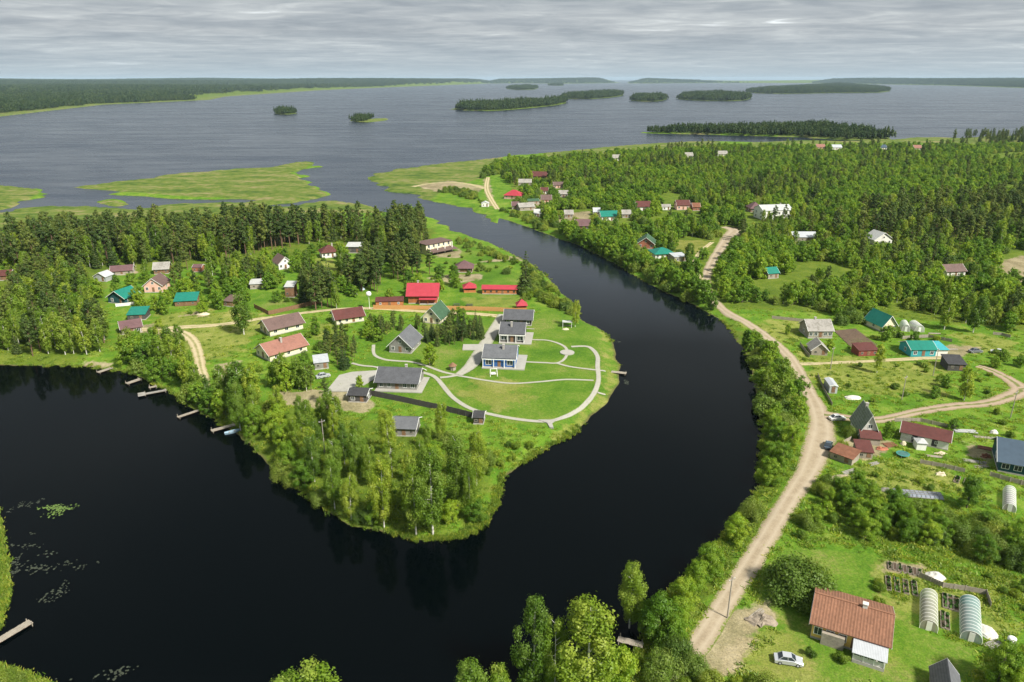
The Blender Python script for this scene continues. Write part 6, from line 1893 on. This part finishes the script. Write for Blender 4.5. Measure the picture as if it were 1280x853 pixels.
# single trees the photograph shows apart from the rest: kind, stem, height, width factor, label
SINGLES = [
    ('spruce', 657, 367, 18.5, 1.4, 'tall lone spruce at the right end of the long red shed'),
    ('birch', 719, 409, 10.5, 0.9, 'slim leaning birch at the river edge beside the lawn'),
    ('birch', 305, 418, 15.5, 1.25, 'broad green birch at the sandy lane left of the dark-roofed cream house'),
    ('birch', 266, 346, 14, 1.1, 'birch standing out in front of the pine belt left of the shelter'),
    ('pine', 395, 388, 14, 1.5, 'broad dark pine behind the corner fence'),
    ('alder', 537, 458, 8, 0.8, 'round dark green tree right of the grey timber house'),
    ('spruce', 600, 424, 8, 1.3, 'dark bushy spruce beside the drive'), ('alder', 450, 486, 4.5, 0.8, 'small round tree at the concrete yard'),
    ('birch', 667, 874, 19.5, 0.85, 'tall birch with forked top at the bottom edge, left of its wide neighbour'), ('birch', 693, 876, 16, 0.8, 'slim birch squeezed between two tall bottom-edge trees'),
    ('birch', 733, 884, 19.5, 1.4, 'wide tall tree at the bottom edge right of the forked birch'), ('alder', 772, 868, 9, 1.0, 'rounded tree at the bottom edge next to the short pale dock'),
    ('birch', 787, 778, 13.5, 0.95, 'pale sparse birch standing over the dark water by the road'), ('alder', 822, 800, 10, 1.05, 'round bright tree right of the pale waterside birch'),
    ('birch', 402, 938, 15.5, 1.8, 'treetop rising from the bottom edge in the dark water, left one'), ('birch', 372, 936, 14, 1.6, 'treetop at the bottom edge leaning on the left one'),
    ('birch', 590, 930, 15, 1.2, 'treetop rising from the bottom edge left of the forked birch'), ('birch', 625, 925, 14, 1.0, 'small treetop between bottom edge trees near the forked birch'),
    ('pine', 452, 364, 17, 1.5, 'broad dark pine left of the log house, front one'), ('pine', 468, 358, 16, 1.4, 'broad dark pine touching the front one left of the log house'), ('pine', 438, 358, 15, 1.3, 'dark pine at the left end of the clump near the log house'),
    ('pine', 410, 384, 13, 1.4, 'dark pine at the right end of the clump above the corner fence'), ('spruce', 382, 380, 12, 1.2, 'dark spruce at the left end of the clump above the corner fence'), ('birch', 421, 386, 11, 0.9, 'thin birch standing between the two dark pine clumps'),
    ('pine', 505, 350, 14, 1.3, 'dark pine behind the log house roof, left one'), ('pine', 522, 347, 13, 1.3, 'dark pine behind the log house roof, middle one'), ('pine', 537, 343, 12, 1.3, 'dark pine behind the log house roof, right one'), ('pine', 492, 344, 16, 1.2, 'tall pine above the left end of the log house roof'),
    ('alder', 488, 378, 6.5, 0.9, 'dark round tree at the left wall of the log house'), ('alder', 357, 486, 9, 1.0, 'big round tree below the salmon-roofed house'), ('alder', 376, 484, 8.5, 0.9, 'round tree right of the big one below the salmon-roofed house'),
    ('pine', 408, 505, 8, 1.2, 'dark young pine on the sandy patch below the yard'),
    ('willow', 846, 828, 4.6, 1.0, 'bush over the river side of the road end at the bottom'), ('willow', 866, 846, 4.2, 1.0, 'bush growing over the lower end of the dirt road'), ('willow', 828, 846, 5.0, 1.0, 'bush at the bottom edge left of the road end'),
    ('alder', 842, 800, 6.5, 0.9, 'leafy tree between water and the lower end of the dirt road'), ('willow', 888, 862, 3.6, 0.9, 'low bush at the bottom edge right of the road end'),
    ('willow', 995, 744, 7.0, 1.45, 'huge domed willow bush above the farmhouse, front one'), ('willow', 1010, 738, 6.5, 0.9, 'domed willow bush touching the huge one beside the farmhouse'),
    ('birch', 1096, 466, 9.5, 0.9, 'single young birch in the meadow below the red shed'), ('birch', 1205, 500, 10, 1.2, 'leafy birch beside the rutted track below the black shed'),
    ('alder', 1141, 438, 7, 0.9, 'round tree at the left end of the turquoise building'), ('alder', 1110, 548, 5, 0.8, 'round bush between steep-gabled house and long barn'),
    ('willow', 1063, 547, 3.6, 0.8, 'dense bush left of the steep-gabled house'), ('willow', 1052, 563, 3.0, 0.8, 'round bush behind the rust-roofed shed'),
    ('alder', 1208, 636, 8, 0.9, 'shaggy tree standing on the garden plot left of the dark teal house'), ('alder', 1246, 858, 8.5, 0.9, 'bright leafy tree in the right bottom corner'),
    ('birch', 1180, 412, 13, 1.2, 'tall pale birch in front of the forest above the turquoise building'), ('birch', 1216, 416, 14, 1.2, 'tall pale birch right of its neighbour above the black shed'),
    ('alder', 1087, 404, 6, 0.8, 'dark tree left of the bright green gable roof'), ('birch', 572, 640, 18, 1.0, 'birch with bare white twin trunk at the peninsula tip, rear'), ('birch', 588, 648, 15, 0.6, 'birch with bare white trunk at the peninsula tip, right'),
    ('birch', 541, 664, 20, 1.05, 'tallest pale birch at the peninsula tip'), ('birch', 520, 664, 18, 1.0, 'pale birch left of the tallest one at the peninsula tip'), ('birch', 480, 655, 16, 0.9, 'yellow-green birch in the middle of the peninsula grove'),
    ('alder', 1030, 418, 3.4, 0.5, 'small bush in the yard of the weathered farmhouse'), ('alder', 984, 418, 4.2, 0.6, 'dark round bush left of the weathered farmhouse'),
]

roads = np.array(ROADW)
bld = np.array(BLD)
kp = np.array(KEEP)
kp = kp[~((kp[:, 0] > 866) & (kp[:, 0] < 930) & (kp[:, 1] > 340) & (kp[:, 1] < 398))]
kb = np.array(KEEPB)
T = []       # x, y, z, kind, h, wf, zone, label
ALLP = np.zeros((0, 3))


SOFT = ('along the road verge', 'in the dark hedge', 'on the bank beside', 'on the east bank above', 'below the salmon', 'in the young pines', 'in the dark clump', 'between villa', 'on the left bank of the pen', 'in the garden around')


def ok_mask(X, Y, Hh, Wd, fk=0.6, fb=0.7):
    sd = shore(X, Y)
    ok = sd > 0.8
    for chunk in np.array_split(np.arange(len(X)), max(1, len(X) // 400)):
        x, y = X[chunk][:, None], Y[chunk][:, None]
        ok[chunk] &= (np.hypot(x - roads[:, 0], y - roads[:, 1]) > roads[:, 2] + 0.22 * Wd[chunk][:, None] + 0.4).all(1)
        ok[chunk] &= (np.hypot(x - bld[:, 0], y - bld[:, 1]) > bld[:, 2] + 0.3 * Wd[chunk][:, None]).all(1)
        px, pyb = proj_a(x, y, 1.2)
        _, pyt = proj_a(x, y, 1.2 + Hh[chunk][:, None])
        wp = Wd[chunk][:, None] * FPX / np.hypot(y, CAMZ) * 0.5
        hit = (np.abs(px - kp[:, 0]) < wp * fk) & (kp[:, 1] > pyt + 1) & (kp[:, 1] < pyb - 1)
        ok[chunk] &= ~hit.any(1)
        hit = (np.abs(px - kb[:, 0]) < wp * fb) & (kb[:, 1] > pyt) & (kb[:, 1] < pyb) & (kb[:, 2] < pyb - 0.5)
        ok[chunk] &= ~hit.any(1)
    return ok


taken = [np.array(ats(z[1], 1.2)) for z in ZONES]
for zi, (phrase, poly, sp, mix) in enumerate(ZONES):
    w = taken[zi]
    lo, hi = w.min(0), w.max(0)
    gx, gy = np.meshgrid(np.arange(lo[0], hi[0], sp), np.arange(lo[1], hi[1], sp))
    gx = gx.ravel() + RNG.uniform(-0.46, 0.46, gx.size) * sp
    gy = gy.ravel() + RNG.uniform(-0.46, 0.46, gy.size) * sp
    # farther woods are a little more open in plan
    keepfar = RNG.random(gx.size) < np.clip(1.35 - np.hypot(gx, gy) / 1300, 0.45, 1)
    m = inside(gx, gy, w) & keepfar
    if phrase.startswith('in the green forest'):
        m &= ~inside(gx, gy, taken[[i for i, z in enumerate(ZONES) if z[0].startswith('in the pine wood')][0]])
        for cl in ([(818, 250), (838, 240), (868, 246), (860, 256), (830, 262)], [(836, 302), (866, 298), (892, 300), (888, 320), (850, 322)], [(925, 268), (950, 270), (955, 290), (930, 290)], [(1240, 232), (1300, 230), (1300, 242), (1250, 242)],
                   [(1225, 195), (1270, 190), (1270, 200), (1230, 204)], [(1248, 318), (1300, 312), (1300, 368), (1245, 354)], [(1030, 340), (1075, 338), (1080, 352), (1035, 356)], [(690, 264), (740, 262), (745, 290), (700, 290)], [(798, 340), (780, 330), (790, 320), (815, 332)],
                   [(840, 262), (822, 275), (840, 283), (862, 270)]):
            m &= ~inside(gx, gy, np.array(ats(cl, 1.2)))
        nz = wob(gx, gy, 26, 0.9)
        m &= nz > -0.55
    gx, gy = gx[m], gy[m]
    if not len(gx):
        continue
    ks = list(mix)
    p = np.array([mix[k][0] for k in ks]); p = p / p.sum()
    # neighbours tend to be of one kind: drive the choice by smooth wobble
    ws_ = 34 if phrase.startswith('in the green forest') else 15
    u = np.clip(0.5 + 0.40 * wob(gx, gy, ws_, zi * 0.7) + RNG.normal(0, 0.24, len(gx)), 0, 0.9999)
    kx = np.searchsorted(np.cumsum(p), u)
    kx = np.minimum(kx, len(ks) - 1)
    u2 = np.clip(0.5 + 0.30 * wob(gx, gy, 19, zi * 0.3 + 2) + RNG.normal(0, 0.25, len(gx)), 0, 1)
    hh = np.array([mix[ks[k]][1] + (mix[ks[k]][2] - mix[ks[k]][1]) * t for k, t in zip(kx, u2)])
    wd = np.array([2 * NOM[ks[k]][1] * (h / NOM[ks[k]][0]) ** 0.85 for k, h in zip(kx, hh)])
    soft = phrase.startswith(SOFT)
    ok = ok_mask(gx, gy, hh, wd, 0.15 if soft else 0.6, 0.45 if soft else 0.7)
    for x, y, k, h in zip(gx[ok], gy[ok], kx[ok], hh[ok]):
        T.append((x, y, ks[k], h, RNG.uniform(0.88, 1.18), zi, None))
for s in SINGLES:
    x, y = at(s[1], s[2])
    T.append((x, y, s[0], s[3], s[4], -1, s[5]))
TX = np.array([t[0] for t in T]); TY = np.array([t[1] for t in T])
TZ = height_from(TX, TY, shore(TX, TY))
TZ = np.maximum(TZ, 0.1) - 0.08
dist = np.sqrt(TX ** 2 + TY ** 2 + CAMZ ** 2)
tpx, tpy = proj_a(TX, TY, TZ + 4)
inview = (tpx > -25) & (tpx < 1305) & (tpy < 900)
count = {}
WAIT = []        # trees that still need a label of their own
for kd in NAMES:
    ii = [i for i, t in enumerate(T) if t[2] == kd]
    ii.sort(key=lambda i: (T[i][6] is None, not inview[i], -T[i][3] / dist[i]))
    cap = 295
    ind = [i for i in ii[:cap] if inview[i] or T[i][6]]
    sel = set(ind)
    rest = [i for i in ii if i not in sel]
    for i in ind:
        x, y, _, h, wf, zi, lab = T[i]
        lod = 'near' if dist[i] < 205 else 'far'
        vs_ = VAR[kd, lod]
        tm, cm = vs_[int(RNG.integers(len(vs_)))]
        o = empty(NAMES[kd], (x, y, TZ[i]), RNG.uniform(0, 6.28))
        k = h / NOM[kd][0]
        kw = k ** 0.85 * wf
        o.scale = (kw, kw, k)
        if lab:
            tag(o, lab, 'bush' if kd in ('willow', 'shrub') else 'tree')
        else:
            WAIT.append((o, kd, x, y, zi))
        link('trunk' if kd not in ('willow', 'shrub') else 'stem', tm, None, o)
        link('crown' if kd not in ('willow', 'shrub') else 'foliage', cm, None, o)
    count[kd] = (len(ind), len(rest))
    if rest:
        r_ = np.array(rest)
        hk = np.array([T[i][3] for i in rest]) / NOM[kd][0]
        kw = hk ** 0.85 * np.array([T[i][4] for i in rest])
        gn_scatter({'birch': 'birch_wood', 'alder': 'broadleaf_wood', 'willow': 'willow_scrub', 'pine': 'pine_wood', 'spruce': 'spruce_wood', 'shrub': 'low_scrub'}[kd], VCOL[kd], np.stack([TX[r_], TY[r_], TZ[r_]], -1), np.stack([kw, kw, hk], -1),
                   RNG.uniform(0, 6.28, len(r_)), RNG.integers(0, len(VCOL[kd]), len(r_)), {'birch': 'distant mass of pale green birches', 'alder': 'distant mass of mid green broadleaf forest', 'willow': 'distant low willow scrub', 'pine': 'distant mass of dark pines', 'spruce': 'distant dark spruces in the forest', 'shrub': 'distant low green scrub'}[kd])
# each tree is told apart by the landmark it stands nearest to
LAND = [(165, 372, 'teal-roofed house'), (192, 358, 'pinkish gabled house'), (232, 377, 'teal shed'), (165, 410, 'plum-roofed cabin'), (125, 346, 'blue-grey hut'), (358, 330, 'white gabled house'), (414, 316, 'red-hipped white house'),
        (442, 310, 'pale-roofed shelter'), (550, 310, 'beige villa'), (580, 335, 'plum-roofed lawn house'), (525, 368, 'red-roofed log house'), (625, 364, 'long red shed'), (587, 360, 'red gazebo'), (356, 408, 'brown-roofed cream house'),
        (356, 440, 'salmon-roofed house'), (436, 398, 'low dark-red-roofed house'), (500, 430, 'grey timber house'), (540, 396, 'green-roofed cream house'), (497, 472, 'front grey cottage'), (447, 496, 'dark carport'), (505, 535, 'grey outbuilding'),
        (600, 526, 'end of the black fence'), (190, 487, 'round floating platform'), (243, 513, 'narrow tan dock'), (287, 528, 'moored boat'), (406, 566, 'grey pole on the peninsula'), (545, 676, 'southern peninsula tip'), (690, 530, 'flared path apron'), (709, 410, 'bench shelter'),
        (640, 242, 'crimson-roofed village house'), (760, 270, 'green-roofed village house'), (728, 282, 'plum-roofed village house'), (804, 258, 'white village gable'), (854, 258, 'pale pink village house'), (971, 268, 'large white house'),
        (830, 318, 'teal hip-roofed house'), (806, 304, 'green-roofed brick house'), (966, 344, 'lone teal shed'), (1006, 299, 'long grey barn'), (1103, 300, 'pale roof peak'), (1195, 338, 'brown cabin'), (1025, 410, 'weathered farmhouse'),
        (1108, 404, 'green gable house'), (1155, 438, 'turquoise building'), (1195, 457, 'black shed'), (1040, 484, 'metal cabin'), (1085, 538, 'steep-gabled house'), (1155, 546, 'long whitewashed barn'), (1050, 574, 'rust-roofed shed'), (1262, 576, 'dark teal house'),
        (1146, 618, 'grey glazed frames'), (1063, 780, 'brown-roofed farmhouse'), (1160, 768, 'pale tunnel greenhouse'), (1213, 778, 'aqua tunnel greenhouse'), (985, 826, 'silver car'), (909, 770, 'nearest utility pole'), (797, 805, 'short pale dock'),
        (1046, 523, 'white junction car'), (912, 290, 'upper road end'), (20, 790, 'long corner dock'), (-2, 700, 'left bank'), (240, 336, 'reddish shed ruin'), (660, 222, 'rearmost village house'), (1240, 336, 'right sandy clearing'), (1000, 452, 'track junction'), (945, 412, 'upper dirt road'), (1262, 515, 'bend pole')]
ORD = ['nearest', 'second nearest', 'third nearest', 'fourth nearest', 'fifth nearest', 'sixth nearest', 'seventh nearest', 'eighth nearest', 'ninth nearest', 'tenth nearest', 'eleventh nearest', 'twelfth nearest']
LW = np.array([at(a_[0], a_[1]) for a_ in LAND])
buckets = {}
for w_ in WAIT:
    dd = np.hypot(LW[:, 0] - w_[2], LW[:, 1] - w_[3])
    j = int(dd.argmin())
    buckets.setdefault((w_[1], j), []).append((dd[j], w_))
for (kd, j), lst in buckets.items():
    lst.sort(key=lambda q_: q_[0])
    for r_, (d_, w_) in enumerate(lst):
        cat = 'bush' if kd in ('willow', 'shrub') else 'tree'
        if r_ < len(ORD):
            tag(w_[0], '%s %s to the %s' % (KIND_WORDS[kd], ORD[r_], LAND[j][2]), cat, '%s %s' % (KIND_WORDS[kd], ZONES[w_[4]][0]))
        else:
            px_ = proj(w_[2], w_[3], 1.2)[0]
            side = 'left' if px_ < LAND[j][0] else 'right'
            lab = '%s farther out on the %s of the %s' % (KIND_WORDS[kd], side, LAND[j][2])
            tag(w_[0], lab, cat, lab)
print('TREES', count)

# ------------------------------------------------------------------ far woods on islands and shores
fm = []
for i in range(5):
    rng = np.random.default_rng(500 + i)
    Q, TI = [], []
    for j in range(9):
        a, r = rng.random() * 6.283, 11 * math.sqrt(rng.random())
        H = rng.uniform(9, 21)
        con = rng.random() < 0.5
        cl = []
        for k in range(7):
            f = 0.3 + 0.66 * k / 6
            rr = (3.4 * (1 - 0.8 * (k / 6) ** 1.3)) if con else 3.2 * math.sin(math.pi * (0.2 + 0.72 * k / 6))
            cl.append((r * math.cos(a) + rng.normal(0, 0.5), r * math.sin(a) + rng.normal(0, 0.5), H * f, max(0.8, rr * 0.8), 1.5))
        q, ti = leaves(cl, 130, 1.05, rng, shell=0.4)
        Q.append(q); TI.append(ti)
    fm.append(crown_data('far_trees', np.concatenate(Q), np.concatenate(TI), LEAF['far']))
FP = []
for key, sp, inset, maxr in (('far_left', 17, 55, 3600), ('far_left', 48, 200, 15500), ('isle_a', 9, 2, 1e9), ('isle_b', 8, 1, 1e9), ('isle_c', 13, 9, 1e9), ('isle_d', 14, 6, 1e9), ('isle_e', 17, 8, 1e9), ('isle_f', 14, 2, 1e9), ('isle_g', 14, 4, 1e9),
                             ('isle_h', 18, 8, 1e9), ('isle_i', 20, 5, 1e9), ('far_r', 45, 40, 15500), ('far_m', 45, 30, 15500), ('spit', 10, 5, 1e9)):
    poly = SH[key]
    lo, hi = poly.min(0), poly.max(0)
    hi = np.minimum(hi, 15500)
    gx, gy = np.meshgrid(np.arange(lo[0], hi[0], sp), np.arange(lo[1], hi[1], sp))
    gx = gx.ravel() + RNG.uniform(-0.45, 0.45, gx.size) * sp
    gy = gy.ravel() + RNG.uniform(-0.45, 0.45, gy.size) * sp
    rr = np.hypot(gx, gy)
    m = (rr < maxr) & (np.abs(gx / gy) < 0.86)
    if key == 'far_left' and sp > 20:
        m &= rr > 3500
    gx, gy = gx[m], gy[m]
    sd = sdist(gx, gy, poly) + 0.6 * inset * wob(gx, gy, 60 if key.startswith('far') else 14, 0.2)
    m = sd > inset
    if key == 'isle_b':
        m &= (gx < at(460, 150)[0]) & (gx > at(445, 150)[0])
    if key == 'isle_c':
        m &= gx > at(576, 134)[0]
    gx, gy = gx[m], gy[m]
    sc = 1.0 if not (key == 'spit' or key in ('isle_a', 'isle_b')) else 0.66
    if len(gx):
        sdd = shore(gx, gy)
        FP.append(np.stack([gx, gy, height_from(gx, gy, sdd) - 0.2, np.full(len(gx), sc if sp < 40 else 1.9)], -1))
FP = np.concatenate(FP)
print('FAR', len(FP))
k = RNG.uniform(0.8, 1.2, len(FP)) * FP[:, 3] * (1 + 0.28 * wob(FP[:, 0], FP[:, 1], 22, 0.4))
gn_scatter('far_woodland', fm, FP[:, :3], np.stack([k, k, np.minimum(k, 1.35) * RNG.uniform(0.85, 1.15, len(FP))], -1), RNG.uniform(0, 6.28, len(FP)), RNG.integers(0, 5, len(FP)), 'distant dark woods on the islands and far shores of the lake')

# ------------------------------------------------------------------ tall grass and reeds
tm_ = []
for i in range(4):
    rng = np.random.default_rng(900 + i)
    n = 26
    c = rng.normal(0, 0.28, (n, 2))
    th = rng.random(n) * 6.283
    h = rng.uniform(0.3, 0.75, n)
    w = rng.uniform(0.05, 0.12, n)
    ln = rng.normal(0, 0.22, (n, 2))
    b0 = np.stack([c[:, 0] - w * np.cos(th), c[:, 1] - w * np.sin(th), np.zeros(n) - 0.05], -1)
    b1 = np.stack([c[:, 0] + w * np.cos(th), c[:, 1] + w * np.sin(th), np.zeros(n) - 0.05], -1)
    t1 = np.stack([c[:, 0] + ln[:, 0] + 0.4 * w * np.cos(th), c[:, 1] + ln[:, 1] + 0.4 * w * np.sin(th), h], -1)
    t0 = np.stack([c[:, 0] + ln[:, 0] - 0.4 * w * np.cos(th), c[:, 1] + ln[:, 1] - 0.4 * w * np.sin(th), h], -1)
    q = np.stack([b0, b1, t1, t0], 1).reshape(-1, 3)
    tint = np.repeat(rng.random(n), 4)
    tm_.append((crown_data('tuft', q, tint, LEAF['grass']), crown_data('reed_tuft', q * np.array([1, 1, 2.0]), tint, LEAF['reed'])))


def near_land(n, y0, y1):
    """random ground points spread evenly per picture row"""
    px, py = RNG.uniform(-30, 1310, n), RNG.uniform(y0, y1, n)
    k = (CAMZ - 1.2) / (SP + (py - CY) / FPX * CP)
    return (px - CX) / FPX * k, (CP - (py - CY) / FPX * SP) * k


def interp_mask(m, X, Y):
    a = (np.arctan2(X, Y) - ang[0]) / (ang[-1] - ang[0]) * (NA - 1)
    r = np.log(np.hypot(X, Y) / 62.0) / math.log(16500 / 62.0) * (NR - 1)
    return m.reshape(NR, NA)[np.clip(np.round(r).astype(int), 0, NR - 1), np.clip(np.round(a).astype(int), 0, NA - 1)]


X, Y = near_land(30000, 385, 880)
sd = interp_mask(GSD, X, Y)
ok = (sd > 0.6) & (interp_mask(m_lawn, X, Y) < 0.3) & (interp_mask(m_bare, X, Y) < 0.4) & (wob(X, Y, 7, 0.3) > -0.35 + RNG.normal(0, 0.3, len(X)))
X, Y, sd = X[ok], Y[ok], sd[ok]
ok = np.ones(len(X), bool)
for ch in np.array_split(np.arange(len(X)), max(1, len(X) // 1500)):
    ok[ch] &= (np.hypot(X[ch][:, None] - roads[:, 0], Y[ch][:, None] - roads[:, 1]) > roads[:, 2] - 0.1).all(1)
    ok[ch] &= (np.hypot(X[ch][:, None] - bld[:, 0], Y[ch][:, None] - bld[:, 1]) > bld[:, 2] * 0.9).all(1)
fpoly = np.array(fw)
ok &= ~inside(X, Y, fpoly)
X, Y = X[ok], Y[ok]
Z = interp_mask(GZ, X, Y)
k = RNG.uniform(0.55, 1.25, len(X))
gn_scatter('meadow_grass', [a for a, b in tm_], np.stack([X, Y, Z - 0.03], -1), np.stack([k * 1.4, k * 1.4, k * 0.5], -1), RNG.uniform(0, 6.28, len(X)), RNG.integers(0, 4, len(X)), 'tall uneven grass on meadows, verges and garden plots')
X, Y = near_land(200000, 300, 880)
sd = interp_mask(GSD, X, Y)
ok = (sd > -0.4) & (sd < 1.3) & (wob(X, Y, 8, 1.3) > 0.0 + RNG.normal(0, 0.3, len(X))) & (interp_mask(m_lawn, X, Y) < 0.05)
X, Y, sd = X[ok], Y[ok], sd[ok]
k = RNG.uniform(0.6, 1.1, len(X))
gn_scatter('shore_reeds', [b for a, b in tm_], np.stack([X, Y, np.maximum(interp_mask(GZ, X, Y), -0.1)], -1), np.stack([k * 1.1, k * 1.1, k * 0.45], -1), RNG.uniform(0, 6.28, len(X)), RNG.integers(0, 4, len(X)), 'yellow-green reeds and sedge fringing the water')

# ------------------------------------------------------------------ haze: the damp air over the lake
hm = bpy.data.materials.new('haze_air')
hm.use_nodes = True
hn, hl = hm.node_tree.nodes, hm.node_tree.links
hn.clear()
pv = N(hn, 'ShaderNodeVolumePrincipled')
pv.inputs['Color'].default_value = (0.62, 0.82, 1.0, 1)
pv.inputs['Density'].default_value = 0.00003
pv.inputs['Anisotropy'].default_value = 0.0
ho = N(hn, 'ShaderNodeOutputMaterial')
hl.new(pv.outputs[0], ho.inputs['Volume'])
kind(MB().box(-46000, 46000, -3500, 46000, -4.0, 130.0).build('haze', hm), 'stuff', 'pale blue air over the lake')
